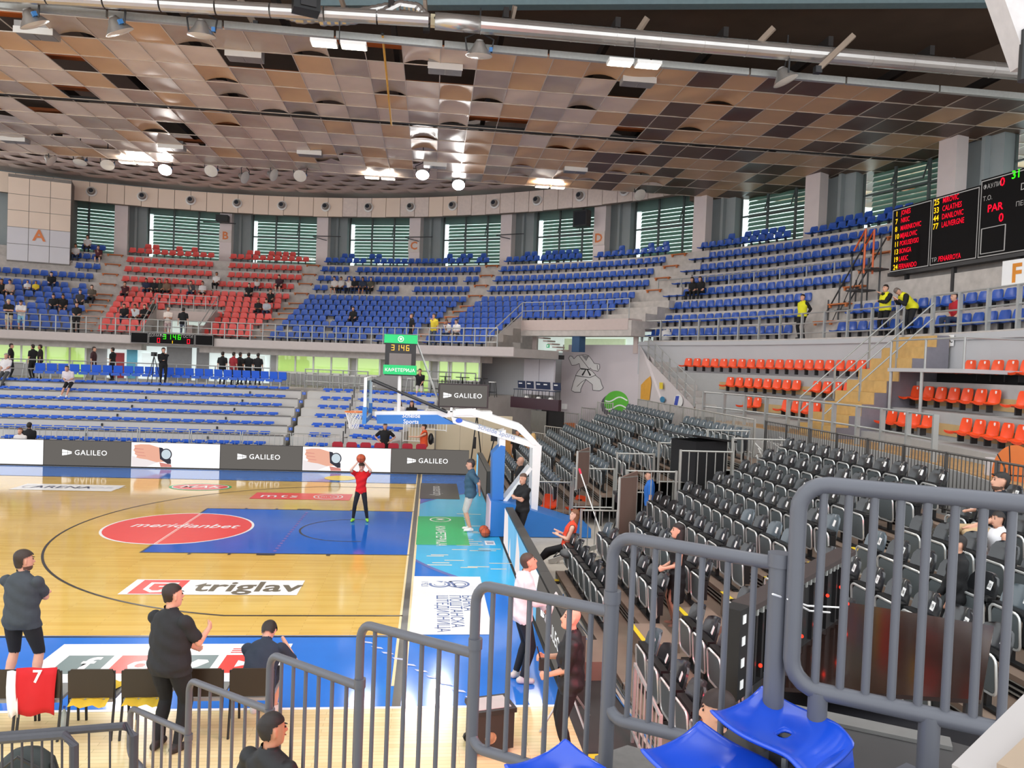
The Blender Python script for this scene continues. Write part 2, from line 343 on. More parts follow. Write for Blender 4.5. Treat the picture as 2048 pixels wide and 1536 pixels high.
decal('concrete_apron', [rect(3.0, 12.5, -16, 2.0)], .003, mat('beige_screed', '#C9BFB2', .7, var=.1))
decal('red_dash', [rect(-3.05, -2.98, y, y+.12) for y in [-2.3+.24*i for i in range(19)]], .0085, mat('faded_red_dash', '#7A5FA8', .4))
# ------------------------------------------------------------------ promenade level (back of the court-side stand)
mb = MB(); mb.ringarc(19.6, 30, 70, 124, 0, 2.78); mb.ringarc(22.2, 30, 60, 70, 0, 2.78); mb.ringarc(25.0, 30, 47.5, 60, 0, 2.78); struct(mb.ob('floor_promenade', CONC))
mb = MB(); mb.ringarc(19.55, 19.6, 70, 124, 2.3, 2.8); o = struct(mb.ob('trim_promenade', mat('deep_blue_board', '#1D3F6E', .6)))
mb = MB(); mb.ringarc(26.2, 26.5, 50, 124, 2.78, 4.75); pw = struct(mb.ob('wall_promenade', mat('grey_prom_wall', '#B7B3B4', .7, var=.05)))
# lit yellow openings (glazed bays) in the promenade wall
def glaz(a0, a1, z0, z1, n):
    fr = struct(MB().ringarc(26.12, 26.2, a0, a1, z0, z1, n=max(2, n)).ob('window_%d' % len([o for o in bpy.data.objects if o.name.startswith('window_')]), YELW))
    for i in range(n+1):
        a = a0+(a1-a0)*i/n; p = pol(26.08, a, (z0+z1)/2); b = MB().box(p, (.08, .1, z1-z0), rz=math.radians(a)); b.ob('mullion', WHITEM, fr)
    MB().ringarc(26.03, 26.1, a0, a1, z0-.06, z0, n=4).ob('sill', WHITEM, fr)
    for i in range(n):
        MB().ringarc(26.05, 26.07, a0+(a1-a0)*(i+.04)/n, a0+(a1-a0)*(i+.96)/n, z0, z1, n=2).ob('pane', glass('pale_pane', '#F4FFE8', .06), fr)
def a26(x): return ang(at_r(x, 710, 26.15))
for xs, zz, n in (((-60, 140), 3.55, 4), ((140, 172), 2.78, 1), ((556, 700), 3.55, 4), ((716, 762), 3.55, 1), ((832, 862), 2.78, 1), ((880, 900), 2.78, 1), ((905, 962), 3.5, 2)):
    glaz(a26(xs[0]), a26(xs[1]), zz, 4.62, n)
# open lobby seen through the promenade wall
lob = struct(MB().ringarc(26.1, 26.19, a26(215), a26(540), 2.8, 4.7, n=8).ob('wall_lobby', mat('lobby_white_glow', '#D8E2E0', .6, emit='#E6F2F0', es=.6)))  # the wall itself glows in place of the lobby's lighting
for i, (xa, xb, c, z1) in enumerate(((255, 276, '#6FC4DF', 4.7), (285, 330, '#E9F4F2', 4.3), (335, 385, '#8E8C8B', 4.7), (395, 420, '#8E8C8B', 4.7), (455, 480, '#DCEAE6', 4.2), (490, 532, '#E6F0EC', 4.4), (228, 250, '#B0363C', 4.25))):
    MB().ringarc(25.98, 26.06, a26(xa), a26(xb), 2.8, z1, n=2).ob('lobby_panel', mat('lobby_%s' % c[1:], c, .5, emit=c if i in (1, 4, 5) else None, es=.5), lob)  # pale panels glow too, as part of the lobby light
# ------------------------------------------------------------------ balcony slab of the upper tier
mb = MB(); mb.ringarc(24.2, 27.5, 41, 124, 4.78, 5.2); struct(mb.ob('floor_balcony', CONC))
mb = MB(); mb.ringarc(24.12, 24.2, 41, 124, 4.82, 5.26); struct(mb.ob('trim_balcony', mat('balcony_fascia', '#C5BAB6', .6, var=.05)))
# ------------------------------------------------------------------ upper tier: stepped rows
TC = [101.6-10.93*i for i in range(-2, 12)]               # column directions
AIS = [123.4, 101.6, 79.7, 57.9, 36.1, 14.2]              # aisles at every second column
LROWS = [(25.5+.86*i, 5.2+.39*i) for i in range(8)]+[(32.5+.7*i, 8.67+.71*i) for i in range(4)]
RROWS = [(29.9+.686*i, 5.83+.71*i) for i in range(8)]
ut = struct(MB().ringarc(36.6, 37, -20, 124, 4.7, 9.9).ob('wall_upper_back', CONCD))
def steps(rows, a0, a1, tail):
    for i, (r, z) in enumerate(rows):
        r0 = r-.5 if i else r-.62; r1 = rows[i+1][0]-.5 if i+1 < len(rows) else (36.7 if r > 33 else r+.4)
        MB().ringarc(r0, r1+.02, a0, a1, z-.75, z).ob('terrace_step', CONCD, ut)
steps(LROWS[5:], 47.5, 124, 5)
steps(LROWS[:5]+LROWS[5:6], 94.4, 124, 0); steps(LROWS[:6], 47.5, 87.2, 0)
steps(RROWS, -20, 33.0, 0)
steps(LROWS[4:], 33.0, 47.5, 4)
# timber aisle steps
st_me = MB().box((0, 0, .12), (.36, .95, .05)).box((-.12, -.4, .05), (.08, .08, .12)).box((-.12, .4, .05), (.08, .08, .12)).mesh('aisle_step', STEPO)
for a in AIS[1:]:
    for r, z in (LROWS if a > 44 else RROWS):
        if a < 37 and r < 30.5: continue
        ob('aisle_step', st_me, ut, pol(r-.62, a, z-.18), math.radians(a))
# ------------------------------------------------------------------ columns and windows
col_me = MB().box((0, 0, 2.6), (.62, .82, 5.4)).box((-.02, 0, .05), (.7, .9, .12)).mesh('column', PINKC)
for i, a in enumerate(TC):
    if a > 112 or a < 0: continue
    o = struct(ob('trim_column', col_me, None, pol(36, a, 9.3), math.radians(a)))
SLATM = mat('green_grey_slat', '#9DB2A8', .5, var=.08); FRAMEM = mat('window_frame_steel', '#5E6665', .5, var=.05)
PANE = glass('green_window_glass', '#DDF0EA', .05)
slat_me = None
wall_up = struct(MB().ringarc(37.75, 38.0, -20, 124, 14.3, 17).ob('wall_upper_clerestory', PIER))
wn = 20
for i, a in enumerate(TC):
    if a > 125 or a < 10: continue
    # pier beside the column
    MB().ringarc(37.0, 37.6, a+.9, a-2.2, 9.2, 15.2, n=2).ringarc(36.7, 37.0, a-1.05, a-1.3, 9.2, 15.2, n=1).ob('pier', PIER, wall_up)
    MB().ringarc(36.9, 37.7, a-2.2, a-11.0, 9.2, 9.75, n=3).ob('sill_wall', PIER, wall_up)
    a0, a1 = a-2.25, a-9.95
    w = struct(thing('window_%d' % wn, None, None)); wn += 1
    z0, z1 = 9.8, 14.9
    p0, p1 = pol(37.7, a0), pol(37.7, a1); d = (p1-p0); L = d.length; t = d.normalized(); am = (a0+a1)/2; nrm = -Vector((math.cos(math.radians(am)), math.sin(math.radians(am)), 0))
    rz = math.atan2(t.y, t.x)
    b = MB()
    for k in range(4):
        b.box(p0+t*(L*k/3)+Vector((0, 0, (z0+z1)/2))+nrm*.1, (.10, .12, z1-z0), rz)
    for z in (z0+.05, 10.9, 13.1, z1): b.box((p0+p1)/2+Vector((0, 0, z))+nrm*.12, (L, .08, .09 if z != 10.9 else .16), rz)
    b.ob('window_frame', FRAMEM, w)
    for k in range(3):
        q0 = p0+t*(L*k/3+.05); q1 = p0+t*(L*(k+1)/3-.05)
        MB().add([q0+Vector((0, 0, z0)), q1+Vector((0, 0, z0)), q1+Vector((0, 0, z1)), q0+Vector((0, 0, z1))], [(0, 1, 2, 3)]).ob('pane', PANE, w)
    if slat_me is None or abs(slat_L-L) > .05:
        slat_L = L; sl = MB().box((L/2+.11, 0, 0), (L-.24, .02, .226), rx=math.radians(-24)); slat_me = sl.mesh('slat', SLATM)
    for k in range(22):
        ob('slat', slat_me, w, p0-nrm*.22+Vector((0, 0, z0+.12+.233*k)), rz)
    # swung-open vent sash
    vz = 13.75; c = p0+t*(L*.5)+nrm*.45+Vector((0, 0, vz))
    b = MB(); hw = L/6-.05
    for s_ in (-1, 1): b.beam(c+t*hw*s_+Vector((0, 0, .55))-nrm*.4, c+t*hw*s_+Vector((0, 0, -.5)), .05, .05)
    b.beam(c-t*hw+Vector((0, 0, -.5)), c+t*hw+Vector((0, 0, -.5)), .05, .05); b.ob('vent_sash', FRAMEM, w)
# ------------------------------------------------------------------ facing band with panels
band = struct(MB().ringarc(35.06, 35.4, 16, 124, 14.3, 15.6).ob('wall_band', mat('band_backing', '#8A7A6E', .8)))
k = 0; a = 123.5
while a > 17:
    w = 1.72; m = BEIGEP if a > 62.5 else GREYP if a < 45 else LILAC
    m = BEIGEP if a > 79 else (mat('dull_beige_panel', '#E6D5CA', .6) if (int(a*3) % 7 < 3 or a < 62) else BEIGEP)
    MB().ringarc(35.0, 35.06, a-.03, a-w+.03, 14.30+.02*math.sin(a), 15.6, n=1).ob('facing_panel', m, band); a -= w
b = MB().lathe([(.30, 0), (.34, .03), (.34, .06), (.24, .1)], n=18); NZ1 = b.mesh('flange', WHITEM, 40)
b = MB().lathe([(.24, .05), (.25, .16), (.20, .28), (.14, .30)], n=18); NZ2 = b.mesh('ball', mat('nozzle_grey', '#9A938C', .4, var=.05), 40)
b = MB().lathe([(.001, .285), (.145, .303)], n=18); NZ3 = b.mesh('opening', mat('nozzle_dark', '#1F2630', .6))
for i in range(16):
    a = 109.45-5.07*i
    o = thing('air_nozzle', '%s round air nozzle from the left on the pale band above the windows' % nth(i).capitalize() if i else 'air nozzle at far left end of the pale band above windows', 'nozzle', pol(35.0, a, 14.95), math.radians(a+180), 'round air nozzles on the facing band')
    for nm, me in (('flange', NZ1), ('ball', NZ2), ('opening', NZ3)):
        c = ob(nm, me, o); c.rotation_euler = (0, PI/2-.15, 0)
# projecting box room with sign A
p = [at_r(x, 455, 33.2) for x in (14, 141)]; p[0].z = p[1].z = 0
t = (p[1]-p[0]).normalized(); L = (p[1]-p[0]).length; n_ = Vector((t.y, -t.x, 0)); n_ = n_ if n_.dot(CAM-p[0]) > 0 else -n_
bxr = struct(MB().prism([(0, 0), (L, 0), (L, -4), (0, -4)], 9.75, 15.2, fr=(p[0]-n_*.05, t, n_, Vector((0, 0, 1)))).ob('wall_box_room', mat('box_room_core', '#8B8580', .8)))
zs = [15.0, 13.95, 12.95, 11.9, 10.85, 9.8]
for r_ in range(5):
    for c_ in range(3):
        MB().prism([(c_*L/3+.015, 0), ((c_+1)*L/3-.015, 0), ((c_+1)*L/3-.015, .05), (c_*L/3+.015, .05)], zs[r_+1]+.015, zs[r_]-.015, fr=(p[0]-n_*.05, t, n_, Vector((0, 0, 1)))).ob('facing_panel', BEIGEP if r_ < 3 else GREYP, bxr)
text_ob('sector_letter', 'A', 1.0, ORNG, bxr, (p[0]+t*L*.5+n_*.03+Vector((0, 0, 11.45)), t, (0, 0, 1), n_), bold=.02)
# ------------------------------------------------------------------ scalloped ceiling above the band
SCAL = mat('scalloped_ceiling_paint', '#F0DDD2', .75, var=.06, scale=2)
sc = struct(MB().ringarc(24, 38, 38, 124, 16.2, 16.4).ob('ceiling_scalloped', SCAL))
def scale_mesh(r):
    w = math.radians(3.3)*r*.5; b = MB(); vs = []; nu, nv = 7, 4
    for i in range(nu):
        for j in range(nv):
            u = -1+2*i/(nu-1); v = j/(nv-1)
            vs.append((v*1.5-.2, u*w, -.20*(1-u*u)*(1-v*.75)-.05*v))
    fs = [(i*nv+j, (i+1)*nv+j, (i+1)*nv+j+1, i*nv+j+1) for i in range(nu-1) for j in range(nv-1)]
    b.add(vs, fs); return b.mesh('ceiling_scale', SCAL, 60)
for row in range(7):
    r = 34.6-1.15*row; me = scale_mesh(r)
    for kk in range(34):
        a = 117-3.3*(kk+(row % 2)*.5)
        if a < 39: continue
        ob('ceiling_scale', me, sc, pol(r-.6, a, 16.05+.01*row), math.radians(a))
# ------------------------------------------------------------------ hung panel ceiling
CZ = 14.15
PM = [mat('panel_tan', '#CFA67E', .42, var=.10, scale=1.2), mat('panel_brown', '#5E4232', .45, var=.12, scale=1.2), mat('panel_beige', '#DCC6B4', .30, var=.12, scale=1.2), mat('panel_smoky', '#B5A395', .26, var=.14, scale=1.2)]
ceil = struct(thing('ceiling', None, None))
YS = [4.05+1.53*i for i in range(6)]+[12.15+1.76*i for i in range(6)]
SLOT = 5
def pan_mesh(mi, shape, w, h):
    b = MB(); n = 6; vs = []; rnd = random.Random(mi*7+shape)
    amp = (0.015, .09, -.06, .16)[shape]
    for i in range(n+1):
        for j in range(n+1):
            u, v = i/n, j/n; z = amp*4*u*(1-u)*(.35+.65*v if shape != 1 else 1)*(1 if shape == 3 else 4*v*(1-v))
            vs.append(((u-.5)*w, (v-.5)*h, z+.012*math.sin(5*u+3*v*shape)))
    b.add(vs, [(i*(n+1)+j, i*(n+1)+j+1, (i+1)*(n+1)+j+1, (i+1)*(n+1)+j) for i in range(n) for j in range(n)])
    return b.mesh('ceiling_panel', PM[mi], 60)
PMESH = {}
HOLES = set()
for x, y in ((110, 120), (230, 170), (130, 185), (15, 230), (330, 250), (350, 268), (55, 210), (470, 118), (520, 118), (560, 125), (830, 140), (900, 150), (940, 150), (955, 240), (1020, 245), (1240, 260), (1275, 165), (640, 312), (870, 335), (205, 285)):
    q = at_z(x, y, CZ); HOLES.add((int((q.x+.9+1.19*40)//1.19), max([i for i in range(len(YS)) if YS[i] <= q.y] or [0])))
rp = random.Random(3); cand = []
for j in range(len(YS)-1):
    if j == SLOT: continue
    for i in range(0, 64):
        x0 = -.9-1.19*40+1.19*i; xc = x0+.595; yc = (YS[j]+YS[j+1])/2
        if xc < -26 or xc > 26.5: continue
        if yc > 20.2 and xc > -3: continue
        if xc > 24 and yc > 15: continue
        if j == 0 and i % 9 in (2, 3) and xc < 3: continue
        if (i, j) in HOLES: continue
        if xc > 7: mi = rp.choice((0, 1, 1, 0, 0)) if xc < 16 else rp.choice((0, 1, 1))
        elif xc > 1: mi = rp.choice((0, 2, 3, 0))
        else: mi = rp.choice((2, 3, 2, 3, 0))
        sh = rp.choice((0, 0, 1, 2, 0, 3)) if xc < 12 else rp.choice((0, 0, 0, 1))
        cand.append((-(xc-CAM.x)**2-(yc-CAM.y)**2-max(0, -xc-18)*60, i, j, xc, yc, mi, sh, YS[j+1]-YS[j]))
cand.sort(reverse=True); stuffmb = MB()
for n, (_, i, j, xc, yc, mi, sh, h) in enumerate(cand):
    key = (mi, sh, h > 1.6)
    if key not in PMESH: PMESH[key] = pan_mesh(mi, sh, 1.16, h-.03)
    if n < 300: ob('ceiling_panel', PMESH[key], ceil, (xc, yc, CZ))
    else:
        me = PMESH[key]; stuffmb.add([Vector(v.co)+Vector((xc, yc, CZ)) for v in me.vertices], [tuple(p.vertices) for p in me.polygons], mi)
o = stuffmb.ob('ceiling_panel_field', PM, ceil, 60); o['kind'] = 'stuff'
TB = mat('ceiling_grid_bar', '#D6C7B8', .35, metal=.3, var=.05)
bar = MB().box((0, 0, -.01), (53, .028, .03)).mesh('grid_bar', TB)
for y in YS: ob('grid_bar', bar, ceil, (0, y, CZ))
for i in range(64):
    x = -.9-1.19*40+1.19*i
    if -26 < x < 26.5:
        y1 = 21 if x < -3 else 19.2
        if x > 24: y1 = 15.6
        MB().box((x, (4.05+y1)/2, CZ-.008), (.026, y1-4.05, .025)).ob('grid_bar', TB, ceil)
MB().box((0, 11.93, CZ+.08), (53, .3, .1)).box((0, 11.72, CZ-.03), (53, .06, .06)).ob('service_slot', mat('slot_black', '#1E1A18', .6), ceil)
# dark roof, joists and orange pipes above the panels
RB = mat('roof_brown', '#7A6556', .75, var=.2, scale=.8)
MB().box((0, 15, 17.6), (72, 40, .2)).ob('roof_deck', RB, ceil)
for i in range(7): MB().beam((4+3.6*i, -4.8, 17.4), (1+3.6*i, 4.5, 17.4), .5, .25).ob('roof_rib', RB, ceil)
MB().ringarc(36.5, 37.4, -20, 38, 14.2, 17.5).ob('roof_edge', RB, ceil)
for i in range(5): MB().box((0, 5.6+3.3*i, 14.72), (53, .34, .12)).ob('orange_pipe', mat('orange_duct', '#B5622E', .6, var=.15), ceil)
for i in range(16): MB().box((-25+3.4*i, 11.5, 14.9), (.16, 17, .3)).ob('joist', mat('joist_dark', '#2A2523', .7), ceil)

LIT = mat('passage_wall_glow', '#DDE9E2', .6, emit='#E3F3EA', es=.55, var=.03); LINT = mat('lintel_pink', '#C4B2AC', .7, var=.05)  # passage walls glow in place of lamps inside
for nm, a0, a1, r in (('wall_passage_red', 87.2, 94.4, 27.8), ('wall_passage_glass', 33.4, 47.5, 28.4)):
    z1 = 6.35 if r < 28 else 6.3
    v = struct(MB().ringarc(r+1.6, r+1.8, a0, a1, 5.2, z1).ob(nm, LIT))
    MB().ringarc(r-.1, r+1.8, a0, a1, z1, z1+.55).ob('lintel', LINT, v)
    MB().ringarc(r+.8, r+.9, a0+.3, a0+.8, 5.2, z1, n=2).ob('pier', LINT, v); MB().ringarc(r+.8, r+.9, a1-.8, a1-.3, 5.2, z1, n=2).ob('pier', LINT, v)
    if r > 28:
        b = MB()
        for i in range(7): b.ringarc(r+.2, r+.9, 46.8-.62*i, 46.8-.62*(i+1), 6.2-.16*i, 6.28-.16*i, n=1)
        b.ob('stair_flight', LINT, v)
        MB().ringarc(r+1.5, r+1.58, 36.4, 44, 5.3, 5.95).ob('glazing', mat('pale_green_glaze', '#C9D7B6', .4, emit='#CADDB4', es=.4), v)  # glazing given a glow for the light behind it
    else:
        for q in (88.6, 90.4): MB().ringarc(r+.3, r+1.5, q, q+.9, 5.2, 6.1, n=2).ob('stair_wall', LINT, v)
    for s_ in ((0, 1) if r < 28 else (1,)):
        a = (a0, a1)[s_]; b = MB(); p, q = pol(24.4 if r < 28 else 25.4, a, 5.2), pol(r-.1, a, 5.2)
        b.add([p, q, q+Vector((0, 0, 1.9)), p+Vector((0, 0, .25))], [(0, 1, 2, 3)]); b.ob('cheek_wall', CONC, v)
    b = MB(); ps = [pol(r-.05, a0+(a1-a0)*i/5, z1+.55) for i in range(6)]
    for p in ps: b.cyl(p, p+Vector((0, 0, .95)), .03, 5)
    for h in (.95, .5): b.tube([p+Vector((0, 0, h)) for p in ps], .025, 5)
    for a in ((a0, a1) if r < 28 else (a1,)):
        p, q = pol(24.8 if r < 28 else 25.6, a, 6.0), pol(r-.05, a, z1+1.5)
        b.tube([p, q], .03, 5); b.tube([p-Vector((0, 0, .5)), q-Vector((0, 0, .5))], .025, 5); b.cyl(p, p-Vector((0, 0, .8)), .03, 5)
    b.ob('guard_rail', RAILM, v)
# ------------------------------------------------------------------ far court-side bleacher (telescopic)
BROWS = [(13.2+.82*k, .64+.36*k) for k in range(-1, 7)]
BLG = mat('bleacher_grey_board', '#C4C1BD', .55, var=.06, scale=1.5)
bl = thing('telescopic_bleacher', 'long light grey telescopic bleacher with blue seats behind the far advertising boards', 'bleacher', (-18, 13, 0))
for k, (y, z) in enumerate(BROWS):
    MB().box((-18+18-5.9-12.3, y-13+.16, z/2-.03), (24.6, .82, z-.06)).ob('step', BLG, bl)
    MB().box((-18+18-5.9-12.3, y-13-.265, z-.03), (24.6, .03, .05)).ob('nosing', mat('dark_nosing', '#6E6B68', .6), bl)
for o in bl.children: o.location.x += 18
for k, (y, z) in enumerate(BROWS[1:]):
    s_ = MB().box((0, 0, 0), (.16, .012, .13)).ob('row_number_plate', BLUEB, bl, loc=(-5.75+18-.12*k*0, y-13-.29, z-.16))
    text_ob('row_number', str(k+1), .11, WHITEP, s_, ((0, -.008, 0), (1, 0, 0), (0, 0, 1), (0, -1, 0)))
    if k > 0:
        for xx in (-24+1.9*k*.4, -14.3+.3*k, -9.2+.15*k): MB().box((xx+18, y-13-.29, z-.2), (.07, .03, .12)).ob('step_catch', BLACKM, bl)
# seat pad
b = MB().prism([(-.20, 0), (.20, 0), (.22, .04), (.22, .28), (.20, .34), (-.20, .34), (-.22, .28), (-.22, .04)], 0, .055)
b.box((0, .31, .07), (.40, .05, .05)); b.box((0, .1, -.05), (.2, .08, .1))
BPAD = b.mesh('blue_bench_pad', BLUEB)
g = 'blue pads on the long bleacher'
for k, (y, z) in enumerate(BROWS):
    n = 0
    x = -6.75
    while x > -16.2-.8*k:
        n += 1
        o = ob('blue_bench_pad', BPAD, None, (x, y-.2, z+.02)); tag(o, 'flat blue bleacher seat, %s row up, %s from the aisle' % (nth(k+1), nth(n)), 'seat', g); x -= .5
# middle stub and angled corner wing of the bleacher
wg = thing('bleacher_wing', 'short angled grey bleacher wing behind the basketball hoop', 'bleacher', (-5.4, 13, 0))
A = math.radians(-26); ca, sa = math.cos(A), math.sin(A)
for k, (y, z) in enumerate(BROWS):
    MB().box((1.0, y-13+.16, z/2-.03), (2.4, .82, z-.06)).ob('step', BLG, wg)
    L = 1.6+.42*k; c = Vector((2.1, y-13+.1, 0))
    MB().box((c.x+ca*L/2+.1, c.y+sa*L/2+.2, z/2-.03), (L, .95, z-.06), rz=A).ob('step', BLG, wg)
    for i in range(3 if k > 2 else 2):
        o = ob('blue_bench_pad', BPAD, None, (-4.65+.5*i-.05*k*0, y-.2, z+.02)); tag(o, 'flat blue seat in short row beside bleacher aisle, %s row up, %s from aisle' % (nth(k+1), nth(i+1)), 'seat', g+' wing')
    for i in range(int(L/.5)):
        p = Vector((-5.4+2.1+.3+ca*(.5*i+.1), y+.0-.28+sa*(.5*i+.1), z+.02))
        o = ob('blue_bench_pad', BPAD, None, p, A); tag(o, 'flat blue seat on angled bleacher wing, %s row up, %s outward' % (nth(k+1), nth(i+1)), 'seat', g+' wing')
    if k: MB().tube([(2.05, y-13-.35, z-.3), (2.05, y-13-.35, z+.25)], .025, 5).ob('guard_post', BLACKM, wg)
# ------------------------------------------------------------------ moulded stadium seat
def bucket(m1, name='stadium_seat', hi=False):
    prof = [(.20, .395, .185), (.215, .425, .20), (.10, .41, .215), (-.06, .40, .215), (-.165, .43, .215), (-.205, .50, .212), (-.225, .63, .205), (-.24, .735, .185), (-.243, .775, .14)]
    b = MB(); us = (-1, -.6, 0, .6, 1); vs = []
    for side in (0, 1):
        for (y, z, w) in prof:
            for u in us:
                dz = .028*(abs(u)**2) if z < .45 else 0; dy = .03*(u*u) if z >= .45 else 0
                o = (.014, -.016)[side]
                vs.append((u*w, y+dy+(o if z >= .45 else 0), z+dz+(o if z < .45 else 0)))
    n = len(us); k = len(prof); fs = []
    for i in range(k-1):
        for j in range(n-1):
            a = i*n+j; fs.append((a, a+1, a+n+1, a+n)); q = a+k*n; fs.append((q, q+n, q+n+1, q+1))
        for j in (0, n-1):
            a = i*n+j; fs.append((a, a+n, a+n+k*n, a+k*n))
    for i in (0, k-1):
        for j in range(n-1): a = i*n+j; fs.append((a, a+k*n, a+k*n+1, a+1))
    b.add(vs, fs); b.box((0, -.08, .3), (.05, .14, .18), mi=1); b.box((0, -.237, .70), (.035, .012, .035), mi=2)
    return b.mesh(name, [m1, DKMET, WHITEP], 50)
SB, SR, SO = bucket(BLUES), bucket(REDS), bucket(ORGS)
blue = []; red = []
def row_seats(r, z, a0, a1, colr, row, sec, lst, skip=None):
    da = math.degrees(.5/r); n = 0; a = a0-da*.6
    while a > a1+da*.5:
        n += 1
        if not (skip and skip(a, r)): lst.append((pol(r-.06, a, z), math.radians(a+90), row, n, sec))
        a -= da
def vom_red(a, r): return r < 29.3 and 87.5 < a < 94.5
def vom_gap(a, r): return random.random() < .03
for i, (r, z) in enumerate(LROWS):
    g_ = .85
    row_seats(r, z, 121, AIS[1]+g_, 0, i+1, 'on the A side of the red block', blue, lambda a, r: (a > 105.5 and r > 32.6) or random.random() < .02)
    row_seats(r, z, AIS[1]-g_-(.6 if i < 8 else .2), AIS[2]+g_, 0, i+1, '', red, lambda a, r: vom_red(a, r) or (r > 32 and 89.6 < a < 91.4))
    row_seats(r, z, AIS[2]-g_, AIS[3]+g_, 0, i+1, 'between red block and middle aisle', blue, lambda a, r: random.random() < .05)
    row_seats(r, z, AIS[3]-g_, 47.9 if i < 4 else AIS[4]+1.2, 0, i+1, 'past the middle aisle', blue, lambda a, r: (46.2 < a < 47.8 and r > 34.2))
for i, (r, z) in enumerate(RROWS):
    row_seats(r, z, AIS[4]-1.2, AIS[5]+.9, 0, i+1, 'on the balcony before the guards', blue, lambda a, r: (13 < a < 18 and r < 31.5) or (23.8 < a < 26 and r > 34.2))
    row_seats(r, z, AIS[5]-.9, -7, 0, i+1, 'on the balcony under the scoreboard', blue, lambda a, r: r > 31.2)
# second row of seats right under the windows
for a_ in TC:
    if 20 < a_ < 104:
        tgt = red if 80 < a_ < 102 else blue
        row_seats(35.3, 11.2, a_-2.4, a_-9.6, 0, 13, 'under the windows', tgt, lambda a, r: random.random() < .35)
def lay(lst, me, colname, group, lim, stuffname):
    lst.sort(key=lambda s: (s[0]-CAM).length); rest = MB(); seen = {}
    for n, (p, rz, row, k, sec) in enumerate(lst):
        if n < lim:
            lab = '%s seat %s, %s row up, %s along' % (colname, sec, nth(row), nth(k)) if sec else '%s seat of the upper tier, %s row up, %s along' % (colname, nth(row), nth(k))
            seen[lab] = seen.get(lab, 0)+1
            if seen[lab] > 1: lab = lab.replace(' along', ' along, bay %s' % nth(seen[lab]))
            tag(ob(colname+'_stadium_seat', me, None, p-Vector((0, 0, .16)), rz), lab, 'seat', group)
        else:
            M = Matrix.Translation(p-Vector((0, 0, .16))) @ Matrix.Rotation(rz, 4, 'Z')
            rest.add([M @ v.co for v in me.vertices], [tuple(q.vertices) for q in me.polygons]); rest.m[-len(me.polygons):] = [q.material_index for q in me.polygons]
    if rest.v:
        o = rest.ob(stuffname, list(me.materials), None, 50); tag(o, '%s plastic seats filling the far rows of the upper tier' % colname, 'seats', None, 'stuff')
lay(blue, SB, 'blue', 'blue seats of the upper tier', 300, 'far_seat_rows')
lay(red, SR, 'red', 'red seats of the upper tier', 300, 'far_red_seat_rows')
# ------------------------------------------------------------------ right-hand balcony wall and orange terraces
rw = struct(MB().ringarc(29.25, 29.5, -22, 33.6, 4.2, 5.78).ob('wall_right_balcony', GREYW))
MB().ringarc(29.18, 29.25, -22, 33.6, 5.6, 5.66, n=20).ob('wall_ledge', GREYW, rw)
tr = struct(MB().ringarc(25.4, 29.3, -22, 15.5, 0, 2.64).ob('floor_right_terrace', mat('terrace_grey', '#A8A7A6', .7, var=.06)))
TL = (28.0, 22.0, 17.6)
for i, (r0, r1, z, a1) in enumerate(((26.55, 27.4, 2.92, 16.8), (27.4, 28.2, 3.62, 21.5), (28.2, 29.3, 4.38, 27.8))):
    MB().ringarc(r0, r1+.02, -22, a1, 1.2, z).ob('terrace_step', mat('terrace_grey', '#A8A7A6', .7, var=.06), tr)
    MB().ringarc(r1-.04 if i < 2 else 29.2, (r1 if i < 2 else 29.24), -22, a1, z+.12, z+.42).ob('backing_board', TAN if i < 2 else GREYW, tr)
mb = MB()
for j in range(9): MB().ringarc(25.45+.122*j, 25.45+.122*j+.114, -22, 15.4, 2.64, 2.665, n=16).ob('floor_plank', mat('terrace_plank', '#B08A5C', .6, var=.25, scale=3), tr)
orange = []
tagme = MB().box((0, -.222, .705), (.06, .012, .075)).mesh('number_tag', WHITEP)
for row, (r, z, a1, gaps) in enumerate(((27.02, 2.92, 15.8, ((12.3, 13.6), (1.0, 5.9), (-5.6, -3.9))), (27.85, 3.62, 20.0, ((10.6, 11.9), (1.1, 5.7), (-7.1, -5.9))), (28.75, 4.38, 26.9, ((-.6, 5.6),)))):
    da = math.degrees(.52/r); a = a1; n = 0
    while a > -12:
        if not any(g0 < a < g1 for g0, g1 in gaps):
            n += 1
            o = ob('orange_seat', SO, None, pol(r, a, z-.14), math.radians(a+90)); tag(o, 'orange moulded seat, %s orange row up, %s from the mural stair' % (nth(row+1), nth(n)), 'seat', 'orange seats below the right balcony'); ob('number_tag', tagme, o)
        a -= da
# timber stair cutting through the terraces
stt = struct(thing('stair_terrace', None, None))
P0 = Vector((11.75, 1.52, 2.64)); P1 = Vector((15.1, 1.62, 5.72)); ns = 9
dv = Vector((P1.x-P0.x, P1.y-P0.y, 0)); tdir = dv.normalized(); side = Vector((tdir.y, -tdir.x, 0))
for i in range(ns):
    z1 = 2.64+(5.72-2.64)*(i+1)/ns; a0 = dv.length*i/ns
    fr = (P0+tdir*a0, tdir, side, Vector((0, 0, 1)))
    MB().prism([(0, -.97), (dv.length/ns+.05, -.97), (dv.length/ns+.05, .97), (0, .97)], (z1-P0.z)-.34 if i else 0, z1-P0.z, fr=(Vector((fr[0].x, fr[0].y, P0.z)), tdir, side, Vector((0, 0, 1)))).ob('step_block', TIMB, stt)
    MB().prism([(.02, .97), (dv.length/ns+.02, .97), (dv.length/ns+.02, 1.0), (.02, 1.0)], -.2, z1-P0.z, fr=(Vector((fr[0].x, fr[0].y, P0.z)), tdir, side, Vector((0, 0, 1)))).ob('step_side', mat('stair_side_grey', '#7C7880', .7), stt)
